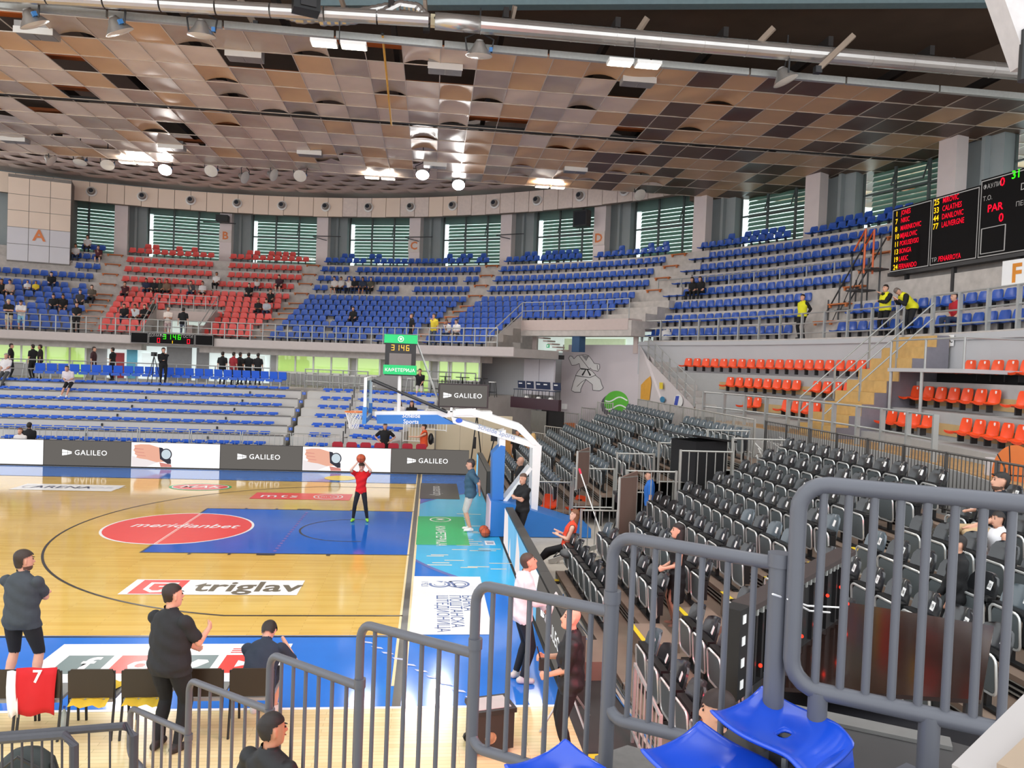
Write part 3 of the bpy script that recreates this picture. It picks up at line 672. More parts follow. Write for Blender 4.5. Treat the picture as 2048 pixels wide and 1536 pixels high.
# ------------------------------------------------------------------ mural wall, stairs to the terrace, murals
KA, KB = Vector((7.45, 20.98, 0)), Vector((10.41, 16.13, 0))
kt = (KB-KA).normalized(); kn = Vector((-kt.y, kt.x, 0)); kn = kn if kn.dot(CAM-KA) > 0 else -kn
KL = (KB-KA).length
kw = struct(MB().prism([(0, 0), (KL, 0), (KL, -.4), (0, -.4)], 0, 5.62, fr=(KA, kt, kn, Vector((0, 0, 1)))).ob('wall_mural', LILAC))
def on_plane(x, y, q, n): v = ray(x, y); return CAM + v*((q-CAM).dot(n)/v.dot(n))
def wallshape(name, pts, m, off, parent=kw, q=KA, n=kn, t=kt):
    P = [on_plane(x, y, q, n)+n*off for x, y in pts]; b = MB(); b.add(P, [tuple(range(len(P)))]); return b.ob(name, m, parent)
def wallline(name, pts, w, m, off, parent=kw, q=KA, n=kn):
    b = MB()
    for (x0, y0), (x1, y1) in zip(pts[:-1], pts[1:]):
        dx, dy = x1-x0, y1-y0; l = math.hypot(dx, dy) or 1; nx, ny = -dy/l*w/2, dx/l*w/2
        P = [on_plane(x, y, q, n)+n*off for x, y in ((x0+nx, y0+ny), (x1+nx, y1+ny), (x1-nx, y1-ny), (x0-nx, y0-ny))]; b.add(P, [(0, 1, 2, 3)])
    return b.ob(name, m, parent)
c3 = lambda x, y: (1000+x*.14977, 640+y*.14977)
GI = mat('mural_white', '#DEDAD8', .7, var=.03); INK = mat('mural_black', '#2A2829', .7, var=0); GRS = mat('mural_grey', '#9A9698', .7)
jacket = [(918, 510), (935, 480), (965, 485), (990, 520), (1030, 478), (1090, 468), (1140, 460), (1190, 480), (1235, 540), (1260, 580), (1330, 590), (1335, 640), (1310, 685), (1240, 670), (1205, 640), (1195, 660), (1240, 690), (1280, 735), (1200, 770), (1100, 755), (1012, 740), (1040, 690), (1075, 650), (1060, 580), (1020, 600), (960, 605)]
trous = [(1015, 742), (1100, 757), (1200, 770), (1275, 738), (1340, 790), (1360, 860), (1382, 905), (1360, 930), (1330, 945), (1240, 938), (1235, 860), (1150, 795), (1110, 860), (1080, 925), (1078, 965), (1000, 965), (955, 940), (975, 850)]
for nm, pp in (('mural_trousers', trous), ('mural_jacket', jacket)):
    wallshape(nm, [c3(*q) for q in pp], GI, .006 if nm[6] == 't' else .009); wallline('mural_outline', [c3(*q) for q in pp+pp[:1]], .9, INK, .012)
wallshape('mural_collar', [c3(*q) for q in ((1090, 470), (1185, 478), (1145, 540))], GRS, .011)
wallline('mural_outline', [c3(*q) for q in ((1060, 480), (1120, 560), (1190, 650))], 1.0, INK, .012); wallline('mural_outline', [c3(*q) for q in ((1185, 480), (1150, 545))], .9, INK, .012)
wallline('mural_outline', [c3(*q) for q in ((1030, 890), (1090, 830), (1150, 790))], .8, INK, .012); wallline('mural_outline', [c3(*q) for q in ((1300, 600), (1305, 670))], .9, INK, .012)
wallshape('mural_belt', [c3(*q) for q in ((1078, 642), (1195, 655), (1193, 668), (1080, 660))], INK, .013)
wallshape('mural_belt', [c3(*q) for q in ((1140, 662), (1152, 668), (1110, 745), (1090, 735))], INK, .0132); wallshape('mural_belt', [c3(*q) for q in ((1160, 662), (1175, 662), (1220, 735), (1200, 748))], INK, .0134)
bc = c3(1555, 1100); br = 24.3
wallshape('mural_ball_shadow', [(bc[0]-4+br*1.12*math.cos(t), bc[1]+6+br*math.sin(t)) for t in [2*PI*i/40 for i in range(40)]], mat('mural_slate', '#5C5560', .7), .005)
wallshape('mural_ball', [(bc[0]+br*math.cos(t), bc[1]+br*.95*math.sin(t)) for t in [2*PI*i/40 for i in range(40)]], mat('mural_green', '#5FBA3C', .7, var=.06), .008)
for yy, s_ in ((-6, 1), (10, 1)):
    wallline('mural_seam', [(bc[0]-22+44*i/10, bc[1]+yy+4.5*math.sin(PI*i/5+.6)) for i in range(11)], 2.6, WHITEP, .011)
wallshape('mural_figure', [(1102, 852), (1104, 847), (1120, 845), (1150, 846), (1154, 853), (1150, 862), (1120, 866), (1100, 864)], ORNG, .008)
# stair from balcony down to terrace with mural side wall
S0 = at_r(1296, 718, 28.9); S1 = at_r(1388, 814, 26.5)
sv = Vector((S1.x-S0.x, S1.y-S0.y, 0)); sd = sv.normalized(); sn = Vector((-sd.y, sd.x, 0)); sn = sn if sn.dot(CAM-S0) > 0 else -sn
sw = struct(thing('stair_mural', None, None))
b = MB(); b.add([KB, Vector((S1.x, S1.y, 0)), Vector((S1.x, S1.y, S1.z)), Vector((S0.x, S0.y, S0.z)), Vector((KB.x, KB.y, 5.62))], [(0, 1, 2, 3, 4)]); 
b.add([v-sn*.3 for v in [KB, Vector((S1.x, S1.y, 0)), Vector((S1.x, S1.y, S1.z)), Vector((S0.x, S0.y, S0.z)), Vector((KB.x, KB.y, 5.62))]], [(0, 1, 2, 3, 4)])
b.ob('side_wall', mat('mural_offwhite', '#CFC6C6', .7, var=.04), sw)
for i in range(8):
    q = S0+sv*(i/8); z = S0.z+(S1.z-S0.z)*(i+.5)/8
    MB().prism([(0, -1.4), (sv.length/8+.02, -1.4), (sv.length/8+.02, -.05), (0, -.05)], z-.5, z, fr=(Vector((q.x, q.y, 0)), sd, sn, Vector((0, 0, 1)))).ob('step_block', CONC, sw)
sq, snn = Vector((KB.x, KB.y, 0)), None
d_ = (Vector((S1.x, S1.y, 0))-sq).normalized(); snn = Vector((-d_.y, d_.x, 0)); snn = snn if snn.dot(CAM-sq) > 0 else -snn
ws = lambda nm, pts, m, off: wallshape(nm, pts, m, off, sw, sq, snn)
ws('mural_glove', [(1283, 770), (1292, 760), (1302, 752), (1304, 765), (1300, 800), (1282, 800)], mat('mural_yellow', '#E0A33A', .7), .03)
ws('mural_disc', [(1326+5*math.cos(t), 799+6*math.sin(t)) for t in [PI*i/8 for i in range(16)]], mat('mural_teal', '#3A7FA6', .7), .03)
ws('mural_ball', [(1358+9*math.cos(t), 802+13*math.sin(t)) for t in [PI*i/8 for i in range(16)]], WHITEP, .03); ws('mural_stripe', [(1353, 792), (1360, 792), (1356, 812), (1349, 812)], mat('mural_blue', '#3C4FB0', .7), .035)
ws('yellow_notice', [(1320, 765), (1327, 765), (1327, 778), (1320, 778)], mat('yellow_vinyl', '#EFD23B', .3), .03)
# ------------------------------------------------------------------ temporary grandstand with black tip-up chairs
PLY = mat('brown_phenolic_ply', '#8A7566', .6, var=.18, scale=2.5); SCAF = mat('scaffold_steel', '#B5B3AC', .4, metal=.5, var=.1)
XK = [3.32+.69*k for k in range(9)]; ZK = [.15+.24*k for k in range(9)]
def stand(label, y0s, y1, low=None):
    g_ = thing('grandstand', label, 'grandstand', (3, y1, 0))
    for k in range(9):
        y0 = y0s[k]; x, z = XK[k], ZK[k]; yb = y1; y1 = (low or {}).get(k, y1); o0 = y1-yb
        MB().box((x+.12-3, (y0+y1)/2-yb, z-.03), (.74, y0-y1, .06)).ob('deck_board', PLY, g_)
        b = MB()
        for zz in (-.07, -.13, -.19): b.box((x-.24-3, (y0+y1)/2-yb, z+zz), (.02, y0-y1, .016))
        n = int((y0-y1)/1.1)
        for i in range(n+1): b.box((x-.23-3, y1-yb+(y0-y1)*i/max(1, n), z/2), (.04, .04, z))
        b.ob('riser_frame', SCAF, g_)
        MB().box((x-.17-3, (y0+y1)/2-yb, z/2-.06), (.02, y0-y1, max(.05, z-.12))).ob('riser_shade', mat('riser_shade_black', '#1D1B1A', .8), g_); y1 = yb  # black sheet put in for the shade behind the open fronts
    b = MB()
    for yy in (y0s[3]-y1+.02,):
        b.beam((.1, yy, .05), (6.2, yy, 2.0), .06, .1); b.beam((1.5, yy, .05), (6.0, yy, 1.2), .05, .05)
        for k in range(9): b.box((XK[k]-3, yy, ZK[k]/2), (.05, .05, ZK[k]))
    b.ob('side_brace', SCAF, g_)
    return g_
NY0 = [-4.2, -4.2, -4.2, -3.1, -3.1, -3.1, -2.9, -2.6, -2.2]
stand('temporary grandstand of brown decks with black chairs nearest the camera', NY0, -15.2)
stand('temporary grandstand of brown decks beyond the basket support', [12.5]*9, .9, {7: -.1, 8: -.6})
# chair parts, facing +y local
CHB = mat('chair_black_gloss', '#2B2C2E', .22, var=.05, coat=.3); CHP = mat('chair_grey_pad', '#5A6163', .45, var=.08); CHG = mat('chair_slate_gloss', '#566066', .25, var=.05, coat=.2)
def back_mesh(m, nm):
    rows = [(.50, .215, .02), (.60, .222, .008), (.68, .222, -.012), (.76, .212, -.034), (.82, .175, -.062), (.85, .10, -.082)]
    us = (-1, -.55, 0, .55, 1); vs = []
    for s_ in (0, 1):
        for z, w, y in rows:
            for u in us: vs.append((u*w, y-.045+.05*u*u-(.03 if s_ else 0), z))
    n = 5; k = 6; fs = []
    for i in range(k-1):
        for j in range(n-1): a = i*n+j; fs += [(a, a+1, a+n+1, a+n), (a+k*n, a+k*n+n, a+k*n+n+1, a+k*n+1)]
        for j in (0, n-1): a = i*n+j; fs.append((a, a+n, a+n+k*n, a+k*n))
    for i in (0, k-1):
        for j in range(n-1): a = i*n+j; fs.append((a, a+k*n, a+k*n+1, a+1))
    return MB().add(vs, fs).mesh(nm, m, 55)
CB1, CB2 = back_mesh(CHB, 'backrest'), back_mesh(CHG, 'backrest')
SEATM = MB().prism([(-.17, 0), (.17, 0), (.19, .03), (.19, .30), (.16, .34), (-.16, .34), (-.19, .30), (-.19, .03)], -.02, .02, fr=(Vector((0, .085, .225)), Vector((1, 0, 0)), Vector((0, .06, .998)), Vector((0, .998, -.06)))).mesh('tip_up_seat', CHP)
def loop(w, h, r, n=3):
    o = []
    for cx, cz, a0 in ((w-r, r, -90), (w-r, h-r, 0), (-w+r, h-r, 90), (-w+r, r, 180)):
        for i in range(n+1):
            a = math.radians(a0+90*i/n); o.append((cx+r*math.cos(a), cz+r*math.sin(a)))
    return o
b = MB().tube([(x, .10+z*.08, .20+z*.997) for x, z in loop(.215, .40, .07)], .0155, 5, closed=True)
FRM = b.mesh('frame', mat('chrome_tube', '#D2D3D0', .25, metal=.45, var=.05), 60)
BRK = MB().box((0, .05, .60), (.46, .09, .045)).box((-.235, .06, .42), (.03, .08, .3)).box((0, .02, .28), (.05, .06, .56)).box((0, .02, .02), (.5, .1, .03)).mesh('bracket', BLACKM)
STK = MB().box((-.15, .004, .745), (.075, .008, .10), rz=-.22, rx=.30).mesh('number_sticker', WHITEP)
STKT = MB().box((-.10, -.06, .745), (.20, .008, .05), rz=-.2, rx=-.2).box((-.15, -.045, .68), (.07, .008, .12), rz=-.25, rx=-.2).mesh('number_sticker', WHITEP)
def proto(bm):
    t = thing('tip_up_chair', 'x', 'chair'); ob('backrest', bm, t); ob('seat', SEATM, t); ob('frame', FRM, t); ob('bracket', BRK, t); ob('number_sticker', STK, t); return t
chairs = []
for k in range(9):
    y = NY0[k]-.32; n = 0
    lo = -8.25 if k else -8.0
    while y > lo: n += 1; chairs.append((XK[k], y, ZK[k], 'near', k, n)); y -= .53
    y = -9.4 if k not in (0,) else -10.05; n = 0
    if k in (1, 2): y = -9.75
    while y > (-12.5 if k < 3 else -12.9 if k < 7 else -11.6): n += 1; chairs.append((XK[k], y, ZK[k], 'aisle', k, n)); y -= .53
    y = 12.15; n = 0
    while y > (1.4 if k < 5 else 1.0 if k < 7 else .2 if k == 7 else -.2):
        if not (5.0 < y < 5.9): n += 1; chairs.append((XK[k], y, ZK[k], 'far', k, n))
        y -= .53
chairs.sort(key=lambda c: (Vector(c[:3])-CAM).length)
PR1, PR2 = proto(CB1), proto(CB2); u1 = u2 = False; rest = MB(); rc = random.Random(5)
LBL = {'near': 'black tip-up chair in near grandstand, row %s up, %s from its far end', 'aisle': 'black tip-up chair beyond the stepped aisle, row %s up, %s from aisle', 'far': 'dark tip-up chair in the far grandstand, row %s up, %s from its far end'}
CHLAB = []
NUMM = mat('number_ink', '#20242E', .6, var=0)
for i, (x, y, z, blk, k, n) in enumerate(chairs):
    alt = blk == 'far' or rc.random() < .04
    if i < 300:
        src = PR2 if alt else PR1
        lab = LBL[blk] % (nth(k+1), nth(n)); grp = 'black chairs of the near grandstand' if blk != 'far' else 'dark chairs of the far grandstand'
        if alt and not u2: o = PR2; u2 = True; o.location = (x, y, z); o.rotation_euler = (0, 0, PI/2); o['label'] = lab; o['group'] = grp
        elif not alt and not u1: o = PR1; u1 = True; o.location = (x, y, z); o.rotation_euler = (0, 0, PI/2); o['label'] = lab; o['group'] = grp
        else: o = copy_tree(src, (x, y, z), PI/2, lab, grp)
        if blk == 'aisle' and k >= 3:
            st = [c for c in o.children if c.name.startswith('number_sticker')][0]
            text_ob('seat_number', str(14+n+(k % 2)), .075, NUMM, st, ((-.149, .012, .745), (-.975, .22, 0), (.07, -.29, .95), (.2, .93, .3)))
            st.children[0].matrix_local = Matrix.Identity(4)
    else:
        M = Matrix.Translation((x, y, z)) @ Matrix.Rotation(PI/2, 4, 'Z')
        for mi, me in enumerate((CB2, SEATM, FRM, STK)):
            rest.add([M @ v.co for v in me.vertices], [tuple(q.vertices) for q in me.polygons], mi)
if not u2: [bpy.data.objects.remove(c) for c in list(PR2.children)+[PR2]]
if rest.v: tag(rest.ob('far_chair_rows', [CHG, CHP, FRM.materials[0], WHITEP], None, 55), 'dark tip-up chairs filling the most distant rows of the far grandstand', 'chairs', None, 'stuff')
# ------------------------------------------------------------------ advertising boards round the court
SCW = glow('screen_white', '#FFFDFC', 1.15); SCG = glow('screen_grey', '#6C6864', 1.0); SCT = glow('screen_text', '#FFFFFF', 1.3)
SKN = glow('screen_skin', '#F0B49C', 1.0); SKN2 = glow('screen_skin_dark', '#D98F86', 1.0); SKD = glow('screen_dark', '#3E3E48', 1.0); SKS = glow('screen_silver', '#C6D4DC', 1.1); SKP = glow('screen_pale', '#EFE6E6', 1.05)
SCB = glow('screen_blue', '#7FC3EE', 1.0)
def galileo(parent, fr, h, m=SCT):
    o, r, u, n = [Vector(q) for q in fr]
    text_ob('screen_text', 'GALILEO', h, m, parent, (o+r*h*.45, r, u, n), bold=.004, track=1.12)
    b = MB()
    for s_ in (-1, 1):
        b.flat([(-h*3.3, s_*h*.03), (-h*2.6, s_*h*.03), (-h*2.6, s_*h*.30), (-h*3.3, s_*h*.42)], 0, 0, (o, r, u, n)); b.flat([(-h*2.55, s_*h*.03), (-h*2.05, s_*h*.03), (-h*2.05, s_*h*.14), (-h*2.55, s_*h*.28)], 0, 0, (o, r, u, n))
    b.ob('screen_logo', m, parent)
def hand(parent, fr):
    o = Vector(fr[0]); f = lambda nm, pts, m, z: MB().flat(pts, z, 0, (o, Vector(fr[1]), Vector(fr[2]), Vector(fr[3]))).ob(nm, m, parent)
    f('screen_shade', [(0, 0), (.55, 0), (1.0, .2), (.2, .35), (0, .4)], SKP, .003)
    f('screen_hand', [(.08, .80), (.3, .84), (.62, .84), (.95, .74), (1.15, .66), (1.2, .2), (.9, .17), (.55, .27), (.3, .3), (.16, .34), (.2, .42), (.1, .46), (.12, .56), (.05, .6), (.1, .7)], SKN, .005)
    f('screen_knuckle', [(.1, .69), (.42, .66), (.42, .64), (.1, .66)], SKN2, .007); f('screen_knuckle', [(.1, .56), (.45, .53), (.45, .51), (.1, .54)], SKN2, .007); f('screen_knuckle', [(.15, .44), (.5, .41), (.5, .39), (.16, .42)], SKN2, .007)
    f('screen_strap', [(.98, .74), (1.1, .72), (1.42, .28), (1.42, .12), (1.3, .12), (1.02, .3)], SKD, .009)
    f('screen_watch', [(1.24+.21*math.cos(2*PI*i/20), .48+.22*math.sin(2*PI*i/20)) for i in range(20)], SKD, .011); f('screen_watch', [(1.24+.17*math.cos(2*PI*i/20), .48+.18*math.sin(2*PI*i/20)) for i in range(20)], SKS, .013)
    f('screen_cuff', [(1.0, .17), (1.42, .1), (1.45, 0), (1.05, 0)], SKN2, .008)
bx = [-17.0, -13.84, -10.74, -7.51, -4.45, -1.08, 1.96]
labs = ['white lit advertising board at the far side by the picture edge', 'grey lit advertising board between two white boards, beside seated headset woman', 'white lit advertising board showing a wristwatch, first from the picture edge', 'grey lit advertising board between the two wristwatch boards', 'white lit wristwatch advertising board behind the boy in red', 'grey lit advertising board at the far corner behind the basket']
Rr_, Uu, Nn = Vector((1, 0, 0)), Vector((0, 0, 1)), Vector((0, -1, 0))
for i in range(6):
    x0, x1 = bx[i], bx[i+1]; w = x1-x0
    t = thing('advertising_board', labs[i], 'board', (x0, 9.95, 0), 0, 'lit boards along the far side')
    MB().box((w/2, .07, .49), (w-.01, .12, .96)).box((w/2, .2, .03), (w-.2, .3, .05)).ob('cabinet', BLACKM, t)
    s_ = MB().flat([(.01, .05), (w-.01, .05), (w-.01, .965), (.01, .965)], .012, 0, (Vector((0, 0, 0)), Rr_, Uu, Nn)).ob('screen', SCW if i % 2 == 0 else SCG, t)
    if i % 2: galileo(s_, ((w/2, -.018, .52), Rr_, Uu, Nn), .27)
    elif i: hand(s_, (Vector((.03, -.016, .06)), Rr_, Uu, Nn))
Rb = Vector((0, -1, 0)); Nb = Vector((-1, 0, 0))
for j, (y0, y1, lab) in enumerate(((9.85, 4.7, 'dark advertising board run behind the baseline beyond the basket'), (-1.35, -3.6, 'advertising board run with blue screen beside the standing security man'), (-3.6, -7.0, 'middle advertising board run behind the baseline beside the man in white shirt'), (-7.0, -10.05, 'advertising board run ending nearest the bald man, grey screen'))):
    w = y0-y1; t = thing('advertising_board', lab, 'board', (2.27, y0, 0), 0, 'lit boards behind the baseline')
    MB().box((.1, -w/2, .46), (.18, w-.01, .92)).ob('cabinet', mat('cabinet_charcoal', '#3B3936', .5, var=.08), t)
    s_ = MB().flat([(.01, .05), (w-.01, .05), (w-.01, .9), (.01, .9)], .012, 0, (Vector((0, 0, 0)), Rb, Uu, Nb)).ob('screen', SCG if j in (0, 3) else SCB if j == 1 else SCB, t)
    f = lambda nm, pts, m, z: MB().flat(pts, z, 0, (Vector((0, 0, 0)), Rb, Uu, Nb)).ob(nm, m, s_)
    if j == 1: f('screen_shade', [(.0, .05), (1.1, .05), (.8, .9), (0, .9)], SKP, .016); f('screen_shade', [(1.2, .05), (1.6, .05), (1.4, .5)], SKP, .016)
    if j == 2: f('screen_shade', [(.2, .05), (1.1, .05), (.9, .6), (.4, .9)], SKP, .016); f('screen_shade', [(2.2, .3), (3.1, .2), (3.6, .9), (2.6, .9)], SCW, .016)
    if j == 3: galileo(s_, ((-.018, -w/2, .47), Rb, Uu, Nb), .30)
    if j == 0: f('screen_shade', [(.0, .05), (.9, .05), (.9, .9), (0, .9)], SCB, .016)
# ------------------------------------------------------------------ basketball goal
WPM = mat('white_powder_coat', '#EFEDEA', .35, var=.03); PADB = mat('blue_vinyl_pad', '#2F78C4', .4, var=.06, scale=3); 
bk = thing('basketball_goal', 'portable white and blue basketball goal with padded base and hoop', 'basketball goal', (3, 0, 0))
XZ = (Vector((-3, 0, 0)), Vector((1, 0, 0)), Vector((0, 0, 1)), Vector((0, -1, 0)))
base = MB().prism([(1.98, .02), (4.6, .02), (4.6, .25), (2.5, .86), (1.98, .92)], -.6, .6, fr=XZ).ob('base_pad', PADB, bk)
MB().prism([(1.95, .05), (1.985, .05), (1.985, .9), (1.95, .9)], -.58, .58, fr=XZ).ob('front_advert', mat('pink_advert', '#E9C9D6', .5), base)
MB().prism([(2.03, .9), (2.32, .9), (2.32, 2.3), (2.2, 2.32), (1.99, 2.1)], -.30, .30, fr=XZ).ob('mast_pad', PADB, bk)
for s_ in (-.24, .24): MB().prism([(2.16, 2.2), (2.32, 2.2), (2.32, 2.72), (2.16, 2.68)], s_-.04, s_+.04, fr=XZ).ob('front_mast', WPM, bk)
for s_ in (-.26, .26):
    MB().prism([(.86, 3.2), (1.4, 3.24), (2.72, 2.86), (3.26, 2.32), (3.22, .7), (3.06, .7), (3.05, 2.22), (2.98, 2.38), (.98, 2.93), (.6, 3.05)], s_-.05, s_+.05, fr=XZ).ob('lift_arm', WPM, bk) if False else None
    MB().prism([(.9, 3.02), (3.05, 2.42), (3.12, 2.26), (3.0, 2.28), (.95, 2.86)], s_-.044, s_+.044, fr=XZ).ob('lower_arm', WPM, bk)
    MB().prism([(1.0, 3.22), (1.42, 3.25), (2.72, 2.87), (3.26, 2.32), (3.02, 2.36), (2.62, 2.72), (1.4, 3.08), (1.0, 3.06)], s_-.052, s_+.052, fr=XZ).ob('upper_arm', WPM, bk)
    MB().prism([(3.06, .5), (3.22, .5), (3.27, 2.34), (3.03, 2.34)], s_-.05, s_+.05, fr=XZ).ob('rear_mast', WPM, bk)
    MB().beam((3.02-3, s_, 1.75), (2.35-3, s_, .85), .05, .09).ob('brace', WPM, bk)
o = text_ob('arm_lettering', 'Schelde Sports', .17, mat('pale_blue_print', '#8FA6C8', .5), bk, ((-.92, -.315, 2.66), Vector((.963, 0, -.268)), Vector((.268, 0, .963)), (0, -1, 0)), bold=.0)
MB().flat([(-1.9+.09*math.cos(PI*i/6), 2.93+.06*math.sin(PI*i/6)) for i in range(12)], 0, 0, (Vector((0, -.316, 0)), Vector((1, 0, 0)), Vector((0, 0, 1)), Vector((0, -1, 0)))).ob('arm_logo', BLUEB, bk)
MB().box((-1.55, 0, 3.10), (1.0, .58, .16)).ob('arm_joint', WPM, bk)
MB().prism([(-1.05, 3.08), (1.0, 3.16), (1.0, 3.0), (-1.05, 2.96)], -.14, .14, fr=XZ).ob('boom', WPM, bk)
MB().prism([(-1.0, 3.0), (.55, 3.05), (1.05, 2.82), (-.98, 2.78)], -.2, .2, fr=XZ).ob('boom_pad', PADB, bk)
text_ob('pad_lettering', 'Schelde\nSports', .15, WHITEP, bk, ((-3.12, -.205, 2.93), (1, 0, 0), (0, 0, 1), (0, -1, 0)), bold=.01)
for s_ in (-.3, .3): MB().cyl((-1.14-3, s_, 3.88), (.80-3, s_*.7, 3.12), .035, 6).ob('stay_rod', DKMET, bk)
bd = thing('x', None, None); bpy.data.objects.remove(bd)
fb = MB()
for z in (2.93, 3.92): fb.box((-1.24-3, 0, z), (.07, 1.8, .08))
for y in (-.87, .87): fb.box((-1.24-3, y, 3.42), (.07, .07, 1.05))
fb.ob('backboard_frame', WPM, bk)
MB().box((-1.22-3, 0, 3.425), (.025, 1.7, .95)).ob('backboard_glass', glass('backboard_glass', '#DCE8EE', .15), bk)
b = MB()
for y0, y1, z0, z1 in ((-.295, .295, 3.05, 3.1), (-.295, .295, 3.45, 3.5), (-.295, -.245, 3.05, 3.5), (.245, .295, 3.05, 3.5)): b.box((-1.24-3, (y0+y1)/2, (z0+z1)/2), (.01, y1-y0, z1-z0))
b.ob('target_square', WHITEP, bk)
b = MB()
for y in (-.88, .88): b.box((-1.24-3, y, 3.03), (.1, .1, .42))
b.box((-1.24-3, 0, 2.90), (.1, 1.84, .12)); b.ob('backboard_pad', PADB, bk)
rim = MB().tube([(-1.575-3+.235*math.cos(2*PI*i/24), .235*math.sin(2*PI*i/24), 3.05) for i in range(24)], .014, 6, closed=True).box((-1.29-3, 0, 3.03), (.12, .18, .06)).box((-1.27-3, 0, 2.98), (.04, .14, .14)).ob('rim', mat('rim_orange', '#F07A22', .4), bk)
b = MB()
for k in range(12):
    for dr in (-1, 1):
        pts = []
        for i in range(7):
            t_ = i/6; a = 2*PI*k/12+dr*t_*1.3; r = .23*(1-t_)+.12*t_+(.02*math.sin(PI*t_)*-1); pts.append((-1.575-3+r*math.cos(a), r*math.sin(a), 3.04-.42*t_))
        b.tube(pts, .007, 4)
b.ob('net', mat('white_cord', '#EFEFEA', .8), rim)
# screen and shot clock carried by the goal
sm = thing('arm_screen', 'dark rectangular screen with white lettering above the basketball goal arm', 'screen', (1.2, -.1, 3.18))
MB().box((0, 0, .38), (1.30, .08, .62)).ob('cabinet', BLACKM, sm); q = MB().box((0, -.045, .38), (1.22, .01, .55)).ob('screen', SCG, sm); galileo(q, ((.04, -.056, .38), Rr_, Uu, Nn), .17)
MB().box((-.3, 0, .02), (.06, .08, .14)).box((.3, 0, .02), (.06, .08, .14)).ob('bracket', WPM, sm)
sk = thing('shot_clock', 'shot clock with green caps and amber digits on a white pole', 'shot clock', (-.45, 0, 3.0))
MB().cyl((0, 0, .0), (0, 0, 1.1), .05, 8).ob('pole', WPM, sk); MB().cyl((.4, .15, 1.9), (1.1, .15, .2), .03, 6).ob('stay', GALV, sk)
MB().box((0, 0, 1.55), (.78, .22, 1.06)).ob('cabinet', BLACKM, sk)
GRN = mat('clock_green', '#12B566', .5, emit='#12B566', es=.25)
for z, nm in ((1.96, 'top_cap'), (1.17, 'bottom_cap')): MB().box((0, -.01, z), (.84, .26, .22 if z > 1.5 else .24)).ob(nm, GRN, sk)
text_ob('cap_lettering', 'КАФЕТЕРИЈА', .115, WHITEP, sk, ((0, -.145, 1.16), Rr_, Uu, Nn), bold=.012)
MB().prism([(.075*math.cos(2*PI*i/20), .075*math.sin(2*PI*i/20)) for i in range(20)], 0, .004, fr=(Vector((0, -.141, 1.96)), Rr_, Uu, Nn)).ob('cap_emblem', WHITEP, sk)
MB().prism([(.06*math.cos(2*PI*i/20), .06*math.sin(2*PI*i/20)) for i in range(20)], 0, .006, fr=(Vector((0, -.141, 1.96)), Rr_, Uu, Nn)).ob('cap_emblem', GRN, sk); MB().flat([(-.035, .03), (.035, .03), (.02, -.03), (-.02, -.03)], .008, 0, (Vector((0, -.141, 1.96)), Rr_, Uu, Nn)).ob('cap_emblem', WHITEP, sk)
AMB = glow('amber_digit', '#FFC24A', 1.6); b = MB()
for i, ch in enumerate('3146'): seg_digit(b, ch, (Vector((-.24+.125*i, -.115, 1.66)), Rr_, Uu, Nn), .085, .15, .022)
b.ob('digits', AMB, sk); MB().box((0, -.112, 1.44), (.56, .006, .3)).ob('digit_window', mat('smoked_grey', '#6E6662', .3), sk)
# ------------------------------------------------------------------ scoreboards
BOARD = mat('scoreboard_black', '#0A0809', .6, var=.05, spec=.15); REDL = glow('led_red', '#FF1430', 1.5); YELL = glow('led_yellow', '#FFC81E', 1.5); GRNL = glow('led_green', '#38F01E', 1.5); GREYT = glow('scoreboard_white', '#BDB8B4', .7)
S0_, S1_ = Vector((16.88, 6.35, 0)), Vector((17.5, .0, 0)); st = (S1_-S0_).normalized(); sn_ = Vector((-st.y, st.x, 0)); sn_ = sn_ if sn_.dot(CAM-S0_) > 0 else -sn_
sb = thing('scoreboard', 'large black electronic scoreboard with red and yellow names on the balcony', 'scoreboard', tuple(S0_))
Z0, Z1 = 8.28, 10.60
def sbu(px): # distance along the board of a pixel column
    v = on_plane(px, 470, S0_, sn_); return (v-S0_).dot(st)
u = [0, sbu(1862), sbu(1957), sbu(2060)+1.2]
fr0 = (Vector((0, 0, 0)), st, Vector((0, 0, 1)), sn_)
for i in range(3):
    c = MB().prism([(u[i], Z0), (u[i+1]-.02, Z0), (u[i+1]-.02, Z1+(.15 if i == 2 else 0)), (u[i], Z1+(.15 if i == 2 else 0))], -.25, 0, fr=fr0).ob('cabinet', BOARD, sb)
    b = MB(); x0, x1, z0, z1 = u[i]+.03, u[i+1]-.06, Z0+.05, Z1-.06+(.15 if i == 2 else 0)
    for a_, b_ in (((x0, z0), (x1, z0)), ((x1, z0), (x1, z1)), ((x1, z1), (x0, z1)), ((x0, z1), (x0, z0))):
        w_ = .015; b.flat([(min(a_[0], b_[0])-w_, min(a_[1], b_[1])-w_), (max(a_[0], b_[0])+w_, min(a_[1], b_[1])-w_), (max(a_[0], b_[0])+w_, max(a_[1], b_[1])+w_), (min(a_[0], b_[0])-w_, max(a_[1], b_[1])+w_)], .006, 0, fr0)
    b.ob('outline', GREYT, c)
def sbt(s_, uu, zz, size, m, al='LEFT', **k): return text_ob('board_lettering', s_, size, m, sb, (st*uu+Vector((0, 0, zz))+sn_*.012, st, Vector((0, 0, 1)), sn_), align=al, **k)
names = ['1', '7', '8', '10', '11', '13', '19', '24']
for i, s_ in enumerate(('JONES', 'NIKIC', 'MARINKOVIC', 'MIJAILOVIC', 'POKUSEVSKI', 'BONGA', 'LAKIC', 'FERNANDO')):
    zz = 10.38-.275*i; sbt(names[i].split()[0], .18, zz, .26, YELL, bold=.015, sx=.9); sbt(s_, .46, zz, .25, REDL, bold=.004, sx=.66)
